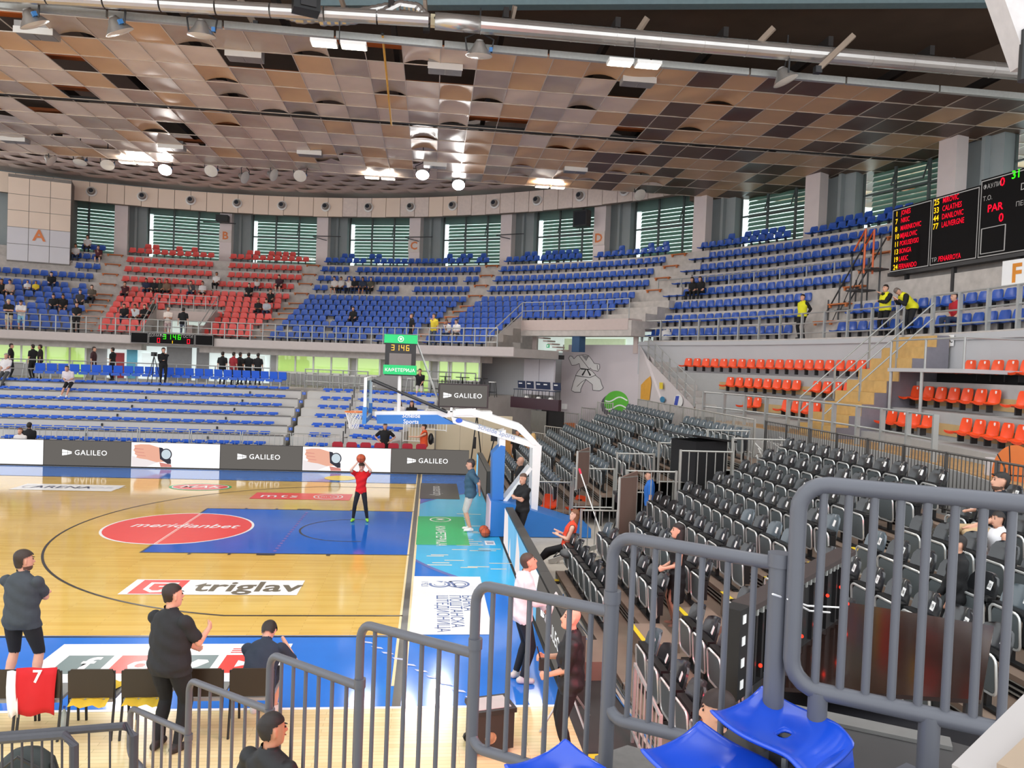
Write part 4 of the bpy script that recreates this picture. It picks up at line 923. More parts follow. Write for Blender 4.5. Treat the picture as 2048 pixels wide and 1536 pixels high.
for i, (n_, s_) in enumerate((('25', 'MIROVIC'), ('33', 'CALATHES'), ('44', 'DANILOVIC'), ('77', 'LAUVERGNE'))):
    zz = 10.42-.27*i; sbt(n_, u[1]+.08, zz, .27, YELL, bold=.015, sx=.9); sbt(s_, u[1]+.46, zz, .26, REDL, bold=.004, sx=.66)
sbt('ТР.', u[1]+.08, 8.48, .2, GREYT); sbt('PENARROYA', u[1]+.4, 8.48, .25, REDL, bold=.004, sx=.66)
sbt('ФАУЛИ', u[2]+.1, 10.48, .2, GREYT, sx=.9); sbt('0', u[2]+.72, 10.5, .36, REDL, bold=.02); sbt('Т.О.', u[2]+.1, 10.12, .2, GREYT); sbt('PAR', u[2]+.3, 9.78, .32, REDL, bold=.02); sbt('0', u[2]+.74, 9.42, .36, REDL, bold=.02)
sbt('31', u[2]+1.12, 10.62, .34, GRNL, bold=.02); sbt('DMG', u[2]+1.45, 10.2, .3, GREYT); sbt('ПЕРИОД', u[2]+1.32, 9.72, .2, GREYT); sbt('1', u[2]+1.75, 9.35, .36, YELL, bold=.03)
b = MB()
for a_, b_ in (((u[2]+.12, 8.42), (u[2]+1.0, 8.42)), ((u[2]+.12, 9.2), (u[2]+1.0, 9.2)), ((u[2]+.12, 8.42), (u[2]+.12, 9.2)), ((u[2]+1.0, 8.42), (u[2]+1.0, 9.2))): b.beam(st*a_[0]+Vector((0, 0, a_[1]))+sn_*.01, st*b_[0]+Vector((0, 0, b_[1]))+sn_*.01, .02, .02)
b.ob('outline', GREYT, sb)
for uu in (.75, 2.9, 5.4): MB().box(st*uu+Vector((0, 0, 7.9))-sn_*.12, (.12, .12, 2.0)).ob('support_post', DKMET, sb)
MB().prism([(u[0]-.05, Z0-.12), (u[3], Z0-.12), (u[3], Z0), (u[0]-.05, Z0)], -.3, .05, fr=fr0).ob('base_rail', DKMET, sb)
fs = thing('sector_sign', 'white sector sign with orange letter F under the scoreboard', 'sign', at_r(2030, 548, 31)); q = Vector((0, 0, 0))
MB().prism([(-.45, -.42), (.55, -.42), (.55, .42), (-.45, .42)], -.03, 0, fr=(q, st, Vector((0, 0, 1)), sn_)).ob('plate', WHITEP, fs); text_ob('letter', 'F', .75, mat('amber_print', '#E08A1E', .5), fs, (st*.05+sn_*.006, st, (0, 0, 1), sn_), bold=.03)
# middle strip scoreboard on the balcony fascia
a0, a1 = 95.17, 84.6; p0, p1 = pol(23.95, a0, 4.83), pol(23.95, a1, 4.83); tt = (p1-p0).normalized(); nn = Vector((tt.y, -tt.x, 0)); L = (p1-p0).length
ms = thing('strip_scoreboard', 'low black strip scoreboard with green clock on the balcony edge', 'scoreboard', tuple(p0))
fr1 = (Vector((0, 0, 0)), tt, Uu, nn); cuts = [0, L*.215, L*.775, L]
for i in range(3):
    c = MB().prism([(cuts[i]+.01, 0), (cuts[i+1]-.01, 0), (cuts[i+1]-.01, .60), (cuts[i]+.01, .60)], -.15, 0, fr=fr1).ob('cabinet', BOARD, ms)
    b = MB()
    for x0, x1, z0, z1 in ((cuts[i]+.02, cuts[i+1]-.02, .01, .03), (cuts[i]+.02, cuts[i+1]-.02, .57, .59), (cuts[i]+.02, cuts[i]+.04, .01, .59), (cuts[i+1]-.04, cuts[i+1]-.02, .01, .59)): b.flat([(x0, z0), (x1, z0), (x1, z1), (x0, z1)], .005, 0, fr1)
    b.ob('outline', GREYT, c)
tx = lambda s_, x, z, h, m: text_ob('board_lettering', s_, h, m, ms, (tt*x+Vector((0, 0, z))+nn*.01, tt, Uu, nn), sx=.85)
tx('ДОМАЋИ', cuts[1]+.45, .46, .22, GREYT); tx('ГОСТИ', cuts[2]-.42, .46, .22, GREYT)
for col_, s_, x, z, w_, h_ in ((GRNL, '3146', L*.5-.48, .27, .17, .28), (REDL, '0', cuts[1]+.46, .06, .17, .27), (REDL, '0', cuts[2]-.42, .06, .17, .27), (YELL, '1', L*.5-.05, .05, .1, .16)):
    b = MB()
    for i, ch in enumerate(s_): seg_digit(b, ch, (tt*(x+.26*i)+Vector((0, 0, z))+nn*.012, tt, Uu, nn), w_, h_, .045)
    b.ob('digits', col_, ms)
# sector letter plates on columns
for a, s_, z in ((TC[3], 'B', 12.75), (TC[5], 'C', 12.4), (TC[7], 'D', 12.4)):
    p = pol(35.62, a, z); t_ = Vector((math.sin(math.radians(a)), -math.cos(math.radians(a)), 0)); n__ = -Vector((math.cos(math.radians(a)), math.sin(math.radians(a)), 0))
    g_ = thing('sector_sign', 'pale sector plate with orange letter %s on a window column' % s_, 'sign', tuple(p), 0, 'sector plates on columns')
    MB().prism([(-.42, -.42), (.42, -.42), (.42, .42), (-.42, .42)], -.03, 0, fr=(Vector((0, 0, 0)), t_, Uu, n__)).ob('plate', mat('plate_cream', '#E2D4CC', .5), g_); text_ob('letter', s_, .75, ORNG, g_, (n__*.006, t_, Uu, n__), bold=.03)
cp = thing('wall_notice', 'white paper notice with black letter C on the balcony wall', 'notice', at_r(1903, 681, 29.2)); a = ang(at_r(1903, 681, 29.2)); t_ = Vector((math.sin(math.radians(a)), -math.cos(math.radians(a)), 0)); n__ = -Vector((math.cos(math.radians(a)), math.sin(math.radians(a)), 0))
MB().prism([(-.1, -.16), (.1, -.16), (.1, .16), (-.1, .16)], 0, .01, fr=(Vector((0, 0, 0)), t_, Uu, n__)).ob('paper', WHITEP, cp); text_ob('letter', 'C', .2, INK, cp, (n__*.013, t_, Uu, n__), bold=.02)
# ------------------------------------------------------------------ railings
def arc_rail(name, label, r, a0, a1, z, h, n, rails, pw=.05, m=RAILM, flat=False, skip=None):
    t = thing(name, label, 'railing', pol(r, (a0+a1)/2, z)); O = t.location
    for i in range(n+1):
        a = a0+(a1-a0)*i/n; p = pol(r, a, z)-O
        b = MB().box(p+Vector((0, 0, h/2)), (pw*1.6 if flat else pw, pw, h), rz=math.radians(a)); b.ob('post', m, t)
    for hh in rails:
        MB().tube([pol(r, a0+(a1-a0)*i/(2*n), z+hh)-O for i in range(2*n+1)], .028, 5).ob('rail', m, t)
    return t
arc_rail('balcony_railing', 'long grey steel railing along the edge of the far balcony', 24.35, 123, 44.0, 5.2, .98, 46, (.97, .6, .28))
arc_rail('balcony_railing', 'grey flat-post railing along the balcony edge above the orange seats', 29.36, 33.4, 6.2, 5.78, 1.02, 12, (1.0, .62, .25), .06, flat=True)
arc_rail('balcony_railing', 'grey railing on the balcony edge under the scoreboard', 29.36, 3.2, -12, 5.78, 1.2, 7, (1.19, .7, .3), .07, flat=True)
arc_rail('promenade_railing', 'grey railing at the front of the promenade above the long bleacher', 20.4, 122, 72, 2.78, 1.02, 18, (1.0, .55))
arc_rail('promenade_railing', 'grey railing before the bar stools on the promenade', 22.6, 70, 60.5, 2.78, 1.02, 5, (1.0, .7, .35))
arc_rail('promenade_railing', 'grey railing before dark chairs over the maroon display strip', 25.1, 59.5, 48.5, 2.9, 1.0, 5, (1.0, .5, .1))
arc_rail('terrace_railing', 'grey flat-post railing in front of the plank walkway below orange seats', 25.55, 16.8, -10.2, 2.64, 1.05, 10, (1.03, .5), .07, flat=True)
arc_rail('upper_railing', 'tall thin railing crossing the upper blue rows of the right balcony', 32.2, 36, 12.5, 7.55, 1.6, 9, (1.58,), .05)
def lin_rail(name, label, A_, B_, h, n, rails, pw=.05, m=RAILM, bars=0, br=.012, cat='railing'):
    A_ = Vector(A_); B_ = Vector(B_); t = thing(name, label, cat, tuple((A_+B_)/2)); O = (A_+B_)/2
    for i in range(n+1): p = A_+(B_-A_)*i/n-O; MB().box(p+Vector((0, 0, h/2)), (pw, pw, h)).ob('post', m, t)
    for hh in rails: MB().tube([A_-O+Vector((0, 0, hh)), B_-O+Vector((0, 0, hh))], .022, 6).ob('rail', m, t)
    if bars:
        me = MB().cyl((0, 0, min(rails)), (0, 0, max(rails)), br, 5).mesh('bar', m) if (B_-A_).z == 0 else None
        for i in range(1, bars):
            p = A_+(B_-A_)*i/bars-O
            ob('bar', me if me else MB().cyl((0, 0, min(rails)), (0, 0, max(rails)), br, 5).mesh('bar', m), t, p)
    return t
lin_rail('stair_railing', 'sloping grey railing of the stair beside the mural', S0+sn*0-Vector((0, 0, 0)), S1, 1.0, 6, (1.0, .6, .3), .06)
p0_ = P0+side*.7; p1_ = P1+side*.7
for s_, lab in ((.3, 'sloping grey handrail on the wooden terrace stair, camera side'), (-1.05, 'sloping grey handrail on the wooden terrace stair, far side')):
    lin_rail('stair_railing', lab, P0+side*s_+Vector((0, 0, .1)), P1+side*s_, 1.0, 3, (1.0, .55), .05)
DKB = mat('dark_bar_steel', '#5A5856', .45, metal=.4, var=.08)
lin_rail('crowd_barrier', 'dark barred fence behind the top row of the near grandstand', (9.55, .2, 2.05), (9.55, -9.5, 2.05), 1.1, 8, (.08, 1.08), .05, DKB, 100, .010, 'fence')
lin_rail('crowd_barrier', 'grey barred fence behind the top row of the far grandstand', (9.55, 13.0, 2.05), (9.55, .9, 2.05), 1.08, 8, (.08, 1.06), .05, SCAF, 120, .010, 'fence')
for (a_, b_, z_, lab) in (((3.2, .85), (4.3, .85), .1, 'first'), ((4.35, .8), (5.5, .8), .5, 'second'), ((5.55, .75), (6.6, .75), .95, 'third'), ((6.65, .5), (7.7, .5), 1.3, 'fourth'), ((7.75, -.2), (8.9, -.2), 1.75, 'fifth')):
    lin_rail('guard_panel', '%s barred side guard climbing the far grandstand from the floor' % lab, (a_[0], a_[1], z_), (b_[0], b_[1], z_), 1.15, 1, (.05, 1.12), .05, SCAF, 6, .012, 'fence')
for (a_, b_, z_, lab) in (((3.9, -2.6), (4.9, -2.6), 0, 'low'), ((5.0, -2.35), (6.2, -2.35), .9, 'middle'), ((6.3, -2.3), (7.6, -2.3), 1.4, 'high'), ((7.7, -2.0), (9.2, -2.0), 1.7, 'topmost')):
    lin_rail('guard_panel', '%s barred side guard climbing the near grandstand' % lab, (a_[0], a_[1], z_), (b_[0], b_[1], z_), 1.15, 1, (.05, 1.12), .05, SCAF, 6, .012, 'fence')
for i, (x, y) in enumerate(((7.62, 20.2), (8.25, 19.2), (8.9, 18.1), (9.5, 17.1))):
    lin_rail('guard_panel', '%s barred gate leaning by the mural wall' % nth(i+1), Vector((x, y, .55+.35*i))-kt*.55-Vector((.5, .25, 0)), Vector((x, y, .55+.35*i))+kt*.5-Vector((.5, .25, 0)), 1.15, 1, (.05, 1.1), .05, SCAF, 7, .012, 'fence')
# ------------------------------------------------------------------ lamps
ALU = mat('spun_aluminium', '#B9B4AF', .3, metal=.7, var=.1); TEALB = mat('blue_lamp_cap', '#2E74B4', .4)
LAMPOFF = mat('lamp_glass_off', '#E9E2D4', .15, var=.05); LAMPON = glow('lamp_on', '#FFFFFF', 30); TUBE = glow('panel_lamp_on', '#FFFBE6', 9)
bowl_me = MB().lathe([(.10, .42), (.17, .34), (.20, .26), (.34, .08), (.40, 0), (.38, 0)], n=18).mesh('bowl', ALU, 50)
cap_me = MB().lathe([(.001, .46), (.11, .44), (.12, .30), (.10, .28)], n=12).mesh('lamp_house', mat('house_grey', '#8E8985', .4, metal=.4), 50)
def lens_me(m): return MB().lathe([(.001, -.05), (.2, -.04), (.385, .0)], n=18).mesh('lens', m, 60)
LOFF, LON = lens_me(LAMPOFF), lens_me(LAMPON)
blue_me = MB().box((.34, 0, .2), (.1, .12, .12)).mesh('blue_cap', TEALB)
brk_me = MB().tube([(-.36, 0, .12), (-.42, 0, .5), (0, 0, .72), (.42, 0, .5), (.36, 0, .12)], .03, 5).mesh('yoke', DKMET)
def flood(px, py, z, lab, rx, rz, on=False, s=1.):
    p = at_z(px, py, z); t = thing('floodlight', lab, 'floodlight', p, 0, 'floodlights under the ceiling')
    for nm, me in (('bowl', bowl_me), ('lamp_house', cap_me), ('lens', LON if on else LOFF), ('blue_cap', blue_me)):
        o = ob(nm, me, t); o.rotation_euler = (rx, 0, rz); o.scale = (s, s, s)
    o = ob('yoke', brk_me, t); o.rotation_euler = (0, 0, rz); o.scale = (s, s, s)
    MB().cyl((0, 0, .7*s), (0, 0, max(.75*s, 15.6-p.z if p.y > 12 else 14.9-p.z)), .025, 6).ob('drop_rod', DKMET, t)
    if on:
        l = bpy.data.lights.new('flood_beam', 'SPOT'); l.energy = 1100; l.spot_size = 2.4; l.spot_blend = .6; l.shadow_soft_size = .35; l.color = (1, .97, .93)
        lo = bpy.data.objects.new('flood_beam', l); COL.objects.link(lo); lo.parent = t; lo.rotation_euler = (rx, 0, rz); lo.location = Matrix.Rotation(rz, 3, 'Z') @ Matrix.Rotation(rx, 3, 'X') @ Vector((0, 0, -.12))
    return t
for i, (x, y, lab, rx, rz) in enumerate(((70, 50, 'big silver floodlight at the near ceiling edge, farthest from the screen lamps', .5, -.9), (240, 65, 'big silver floodlight at the near ceiling edge, second of three close together', .5, -.9), (403, 72, 'big silver floodlight with wiring box, third of three close together', .15, 0), (958, 112, 'big silver floodlight hanging between the two near panel lamps', .15, 0), (1572, 162, 'big silver floodlight hanging before the dark roof, reddish glint', -.4, 1.3))):
    flood(x, y, 13.5, lab, rx, rz, s=1.0)
for i, (x, y, lab, rx, rz, on) in enumerate(((103, 322, 'small dark spotlight first along the far ceiling edge', -.9, 1.6, 0), (160, 325, 'drum floodlight second along the far ceiling edge', -.3, 0, 0), (215, 330, 'half lit floodlight third along the far ceiling edge', -.7, .3, 0), (330, 340, 'glaring lit floodlight above sector A', -.75, .1, 1), (422, 342, 'round unlit floodlight facing the camera beside the glaring lamp', -.9, 0, 0), (490, 355, 'edge-on floodlight above letter B', -1.2, 1.2, 0), (548, 350, 'edge-on floodlight between letter B and the cream lamp', -1.2, 1.2, 0), (600, 352, 'round cream floodlight past the edge-on pair', -.9, 0, 0), (845, 350, 'lit floodlight above letter C', -.6, 0, 1), (917, 370, 'brightest glaring floodlight above the basket', -.75, 0, 1), (1280, 390, 'round unlit floodlight above letter D beside window', -.9, .2, 0))):
    flood(x, y, 13.85, lab, rx, rz, bool(on), .85)
def panel_lamp(px, py, z, lab, w=1.5):
    p = at_z(px, py, z); t = thing('panel_lamp', lab, 'lamp', p, 0, 'twin lit panel lamps')
    for s_ in (-.42, .42):
        c = MB().box((s_*w/1.5, 0, .05), (.74*w/1.5, .42, .1)).ob('housing', WHITEM, t); MB().box((s_*w/1.5, 0, -.006), (.68*w/1.5, .36, .01)).ob('diffuser', TUBE, c)
    MB().cyl((0, 0, .1), (0, 0, .8), .015, 5).ob('drop_rod', DKMET, t)
    a_ = area('panel_light', (0, 0, -.03), 1.4, .4, 150, (1, .96, .88)); a_.parent = t
    if py > 200: a_ = area('added_ceiling_fill', (0, 0, .16), 1.4, .4, 300, (1, .94, .86), (PI, 0, 0)); a_.parent = t  # extra upward light added to the far lamps to brighten the ceiling
for x, y, lab in ((678, 92, 'near twin panel lamp glowing beside the black loudspeaker'), (1268, 130, 'near twin panel lamp glowing before the dark roof'), (272, 327, 'far twin panel lamp glowing above sector A'), (760, 357, 'far twin panel lamp glowing between letters B and C'), (1100, 375, 'far twin panel lamp glowing between letters C and D')):
    panel_lamp(x, y, 13.4 if y < 200 else 13.9, lab)
# further identical lamps over the rest of the hall, outside the view
for x, y, wh in ((-14, 2.6, 'over midcourt'), (-20, 2.6, 'past midcourt'), (-8, -6, 'over the near sideline'), (4, -6, 'over the near grandstand')):
    t = thing('panel_lamp', 'twin panel lamp %s, out of view' % wh, 'lamp', (x, y, 13.4), 0, 'twin panel lamps out of view')
    for s_ in (-.42, .42):
        c = MB().box((s_, 0, .05), (.74, .42, .1)).ob('housing', WHITEM, t); MB().box((s_, 0, -.006), (.68, .36, .01)).ob('diffuser', TUBE, c)
    a_ = area('panel_light', (0, 0, -.03), 1.4, .4, 150, (1, .96, .88)); a_.parent = t
bxm = MB().box((0, 0, .2), (1.1, .55, .36)).mesh('housing', mat('vent_box_grey', '#A9A5A2', .45, metal=.3)); grm = MB().box((-.27, 0, .015), (.5, .5, .02)).box((.27, 0, .015), (.5, .5, .02)).mesh('grille', mat('vent_grille', '#8A8684', .4, metal=.3)); lipm = MB().box((0, -.27, .1), (1.14, .03, .2)).mesh('lip', WHITEM)
for i, (x, y) in enumerate(((75, 75), (490, 120), (890, 145), (1275, 170), (30, 285), (345, 300), (620, 312), (870, 335), (1150, 345))):
    t = thing('ceiling_vent', 'grey twin grille box set in %s panel ceiling, %s along' % ('the near' if i < 4 else 'the far', nth(i+1 if i < 4 else i-3)), 'vent', at_z(x, y, 13.95), 0, 'grille boxes in the panel ceiling')
    ob('housing', bxm, t); ob('grille', grm, t); ob('lip', lipm, t)
# ------------------------------------------------------------------ ducts, beams and speaker at the near ceiling edge
def depth_path(pts, d0): return [at_depth(x, y, d) for x, y, d in pts]
DUCT = mat('silver_duct', '#C7C3BF', .25, metal=.75, var=.12, scale=2)
def line_x(px0, py0, px1, py1, y0): # a run along the hall's x axis through two pixels at plane y=y0
    q = Vector((0, y0, 0)); n = Vector((0, 1, 0)); return on_plane(px0, py0, q, n), on_plane(px1, py1, q, n)
a_, b_ = line_x(870, 42, 2060, 146, 2.6); d_ = thing('ventilation_duct', 'thick silver spiral duct running under the dark roof', 'duct', a_)
n = 14
for i in range(n): 
    p, q = a_+(b_-a_)*i/n-a_, a_+(b_-a_)*(i+1)/n-a_
    MB().cyl(p, q, .24, 16).ob('duct_length', DUCT, d_); MB().cyl(q-(q-p)*.012, q+(q-p)*.004, .255, 16).ob('joint_band', DUCT, d_)
d_.children[0].data.shade_smooth()
a_, b_ = line_x(-20, -12, 860, 40, 2.7); d_ = thing('ventilation_duct', 'silver round duct with orange reflections at the near ceiling edge', 'duct', a_)
for i in range(8): MB().cyl((b_-a_)*i/8, (b_-a_)*(i+.97)/8, .2, 14).ob('duct_length', DUCT, d_)
a_, b_ = line_x(-20, 8, 2060, 195, 3.4); gd = thing('lamp_beam', 'long grey steel beam carrying the near floodlights', 'beam', a_)
for i in range(10): MB().beam((b_-a_)*i/10, (b_-a_)*(i+.98)/10, .14, .2).ob('beam_length', GALV, gd)
for i, (x0, y0, x1, y1) in enumerate(((478, -5, 510, 50), (850, 0, 853, 58), (1030, 12, 1018, 65), (1295, 35, 1262, 85), (1548, 55, 1500, 105), (1708, 70, 1635, 140), (680, -8, 690, 20))):
    p, q = at_depth(x0, y0, 22.5), at_depth(x1, y1, 22.9)
    t = thing('hanger_strut', '%s bare timber-coloured hanger strut rising from the lamp beam' % nth(i+1), 'strut', q, 0, 'hanger struts'); MB().beam((0, 0, 0), p-q, .10, .16).ob('strut_bar', mat('strut_tan', '#9A8878', .6, var=.1), t); MB().box((0, 0, 0), (.2, .2, .2)).ob('clip', DKMET, t)
for i, pts in enumerate(([(560, 25), (600, 38), (660, 35), (740, 22), (790, 12), (845, 22)], [(640, 42), (700, 40), (760, 30), (800, 10), (835, 15), (862, 45)])):
    P = [at_depth(x, y, 22.3-.2*i) for x, y in pts]; Q = []
    for k in range(len(P)-1):
        for j in range(8): Q.append(P[k].lerp(P[k+1], j/8))
    t = thing('flexible_duct', '%s ribbed flexible silver hose looping over the lamp beam' % ('lower' if i else 'upper'), 'hose', Q[0]); MB().tube([q-Q[0] for q in Q], [.13+.02*(k % 2) for k in range(len(Q))], 10).ob('ribbed_hose', DUCT, t)
p = at_depth(612, 10, 21); t = thing('loudspeaker', 'black box loudspeaker hanging above the near panel lamp', 'loudspeaker', p); MB().box((0, 0, 0), (.72, .5, .42), rz=.3).ob('cabinet', BLACKM, t); MB().cyl((0, 0, .2), (0, 0, 1.2), .03, 6).ob('hanger', DKMET, t); MB().box((.12, -.262, .02), (.42, .02, .3), rz=.3).ob('grille', DKMET, t)
t = thing('smoke_detector', 'cream box with black lens mounted at the duct end', 'detector', at_depth(868, 42, 22)); MB().box((0, 0, 0), (.2, .2, .32)).ob('box_body', mat('cream_plastic', '#E6D8B4', .5), t); MB().ball((.05, -.1, .05), .05).ob('lens', BLACKM, t)
t = thing('skylight_beam', 'teal grey edge beam crossing under the dark roof', 'beam', at_depth(640, 0, 25)); MB().beam((0, 0, .1), at_depth(2060, 0, 25)-at_depth(640, 0, 25)+Vector((0, 0, .2)), .4, .75).ob('beam_face', mat('teal_grey_paint', '#7C9196', .6), t)
t = thing('yellow_pole', 'thin yellow pole hanging from the panel ceiling', 'pole', at_z(765, 68, 14.0)); MB().cyl((0, 0, 0), at_z(783, 250, 13.9)-t.location, .035, 6).ob('pole_shaft', mat('pole_yellow', '#E0A52E', .5), t); MB().ball((0, 0, 0), .05).ob('pole_end', BLACKM, t)
# ------------------------------------------------------------------ promenade furniture
def a_at(px, py, r): p = at_r(px, py, r); return ang(p)
# blue tip seats with backs at the promenade front
b = MB().prism([(-.21, .43), (.21, .43), (.21, .47), (-.21, .47)], -.2, .2, fr=(Vector((0, 0, 0)), Vector((1, 0, 0)), Vector((0, 0, 1)), Vector((0, 1, 0))))
b = MB().box((0, .02, .45), (.42, .40, .05)).box((0, -.2, .66), (.42, .05, .36), rx=-.12).box((0, .2, .41), (.42, .03, .12)); PS = b.mesh('seat_shell', BLUEB)
PSF = MB().box((0, 0, .21), (.05, .06, .42)).box((0, 0, .02), (.3, .3, .03)).mesh('seat_post', GALV); PST = MB().box((0, -.17, .78), (.16, .01, .09), rx=-.12).mesh('seat_tag', WHITEP)
for i in range(25):
    a = a_at(78, 750, 19.95)+(a_at(560, 765, 19.95)-a_at(78, 750, 19.95))*i/24
    t = thing('promenade_chair', 'blue backed seat on a post along the promenade front, %s from the picture edge' % nth(i+1), 'seat', pol(19.98, a, 2.78), math.radians(a+90), 'blue post seats on the promenade'); ob('seat_shell', PS, t); ob('seat_post', PSF, t)
    if i % 4 != 2: ob('seat_tag', PST, t)
# bar stools
b = MB()
for sx in (-1, 1):
    for sy in (-1, 1): b.tube([(sx*.2, sy*.2, 0), (sx*.13, sy*.13, .74)], .018, 5)
for s_ in (-1, 1): b.tube([(s_*.18, -.18, .25), (s_*.18, .18, .25)], .012, 4); b.tube([(-.18, s_*.18, .25), (.18, s_*.18, .25)], .012, 4)
STL = b.mesh('stool_frame', GALV); STS = MB().prism([(-.15, -.15), (.15, -.15), (.17, 0), (.15, .15), (-.15, .15), (-.17, 0)], .73, .77).mesh('stool_seat', WHITEM)
STB = MB().box((0, 0, 0), (1, 1, 1)).mesh('x', WHITEM); bpy.data.meshes.remove(STB)
pxs = [568, 585, 602, 620, 640, 655, 672, 690, 708, 726, 745, 822, 840]
for i, x in enumerate(pxs):
    p = at_r(x, 772, 23.2); t = thing('bar_stool', 'white metal bar stool on the promenade, %s from the blue post seats' % nth(i+1), 'stool', (p.x, p.y, 2.78), .4*(i % 3), 'metal bar stools'); ob('stool_frame', STL, t); ob('stool_seat', STS, t)
for i, x in enumerate((56, 95, 110, 582)):
    p = at_r(x, 740, 23.6); t = thing('bar_stool', 'white metal bar stool behind the blue post seats, %s along' % nth(i+1), 'stool', (p.x, p.y, 2.78), .3*i, 'metal bar stools'); ob('stool_frame', STL, t); ob('stool_seat', STS, t)
# tall black tables and dark stools right of the shot clock
BSF = STL.copy(); BSF.materials.clear(); BSF.materials.append(BLACKM); BSS = MB().box((0, 0, .9), (.5, .5, .04)).box((0, 0, .45), (.05, .05, .9)).mesh('table_top', BLACKM)
for i, x in enumerate((870, 890, 908, 925, 945, 962, 985)):
    p = at_r(x, 760, 24.6); t = thing('bar_table' if i % 2 else 'bar_stool', ('tall black bar table' if i % 2 else 'black metal bar stool')+' behind the goal screen, %s along' % nth(i+1), 'table' if i % 2 else 'stool', (p.x, p.y, 2.78), .2*i, 'black bar furniture')
    ob('stool_frame', BSF, t)
    if i % 2: ob('table_top', BSS, t)
    else: ob('stool_seat', STS, t)
# dark chairs over the maroon strip
NAVC = mat('navy_plastic', '#232D4C', .4, var=.05); CS = MB().box((0, 0, .44), (.42, .42, .04)).box((0, -.2, .68), (.42, .04, .36), rx=-.15).mesh('shell', NAVC); CL = MB()
for sx in (-1, 1):
    for sy in (-1, 1): CL.tube([(sx*.19, sy*.19, 0), (sx*.17, sy*.17, .43)], .012, 5)
CL = CL.mesh('chair_legs', BLACKM); CT = MB().box((.05, -.172, .74), (.2, .01, .06), rx=-.15).mesh('paper_tag', WHITEP)
for i, x in enumerate((1038, 1055, 1074, 1088, 1109)):
    p = at_r(x, 790, 25.7); t = thing('plastic_chair', 'navy plastic chair with paper tag above the maroon strip, %s along' % nth(i+1), 'chair', (p.x, p.y, 2.78), math.radians(50+90), 'navy chairs with tags'); ob('shell', CS, t); ob('chair_legs', CL, t); ob('paper_tag', CT, t)
# white roller panels and grey recess behind
rc_ = struct(MB().ringarc(27.9, 28.1, 45.5, 58, 2.7, 5.2).ob('wall_recess', GREYW)); MB().ringarc(30.3, 30.5, 30, 60, 0, 5.2).ob('back_wall', GREYW, rc_)
for x0, x1 in ((1049, 1079), (1080, 1109)): MB().ringarc(27.75, 27.88, a_at(x0, 740, 27.8), a_at(x1, 740, 27.8), 2.9, 4.75, n=2).ob('roller_panel', mat('white_roller', '#DCD6DC', .6, var=.03), rc_)
MB().ringarc(27.5, 27.88, a_at(1045, 715, 27.7), a_at(1124, 715, 27.7), 4.78, 5.0, n=3).ob('lighting_track', BLACKM, rc_)
for i in range(3): p = pol(25.0, 59.6-5.4*i*0, 2.7); 
MB().cyl(pol(25.02, 59.4, 0), pol(25.02, 59.4, 5.0), .1, 10).ob('round_column', RAILM, rc_)
# maroon display strip
p0, p1 = at_r(1021, 802, 24.95), at_r(1117, 806, 24.95); tt = (p1-p0); tt.z = 0; L = tt.length; tt.normalize(); nn = Vector((tt.y, -tt.x, 0)); nn = nn if nn.dot(CAM-p0) > 0 else -nn
t = thing('display_strip', 'dark maroon display strip hanging under the navy chairs', 'display', (p0.x, p0.y, 2.35)); MB().prism([(0, 0), (L, 0), (L, .52), (0, .52)], -.2, 0, fr=(Vector((0, 0, 0)), tt, Uu, nn)).ob('cabinet', mat('maroon_screen', '#3A1B26', .35, var=.05), t)
for i in range(3): MB().prism([(L*(.3+.25*i), .52), (L*(.3+.25*i)+.2, .52), (L*(.3+.25*i)+.15, .6), (L*(.3+.25*i)+.05, .6)], -.1, .02, fr=(Vector((0, 0, 0)), tt, Uu, nn)).ob('mount_clip', WHITEM, t)
# tunnel mouth, its shade a sheet painted black, with slatted dark curtain below
tn = struct(MB().ringarc(25.0, 25.05, a_at(1082, 850, 25), a_at(1126, 850, 25), 0, 2.35, n=3).ob('wall_tunnel', mat('shade_black', '#191718', .9)))
for i in range(9): a = a_at(1064+3.2*i, 850, 24.9); MB().box(pol(24.9, a, 1.15), (.03, .14, 2.3), rz=math.radians(a)).ob('curtain_strip', mat('curtain_grey', '#6E6C66', .6), tn)
lin_rail('tunnel_gate', 'grey barred gate before the dark tunnel mouth', pol(24.3, a_at(1090, 850, 24.3), 0), pol(24.3, a_at(1125, 850, 24.3), 0), 1.7, 1, (.1, 1.68), .05, SCAF, 8, .012, 'gate')
lin_rail('tunnel_gate', 'grey barred gate before the curtain strips by the tunnel', pol(23.8, a_at(1066, 850, 23.8), 0), pol(23.8, a_at(1092, 850, 23.8), 0), 1.4, 1, (.1, 1.38), .05, SCAF, 6, .012, 'gate')
t = thing('wall_box', 'white square junction box on the mural wall', 'box', on_plane(1131, 813, KA, kn)+kn*.08); MB().prism([(-.14, -.14), (.14, -.14), (.14, .14), (-.14, .14)], -.08, .08, fr=(Vector((0, 0, 0)), kt, Uu, kn)).ob('box_body', WHITEM, t); MB().prism([(-.12, -.12), (.12, -.12), (.12, .12), (-.12, .12)], .08, .09, fr=(Vector((0, 0, 0)), kt, Uu, kn)).ob('lid', WHITEP, t)
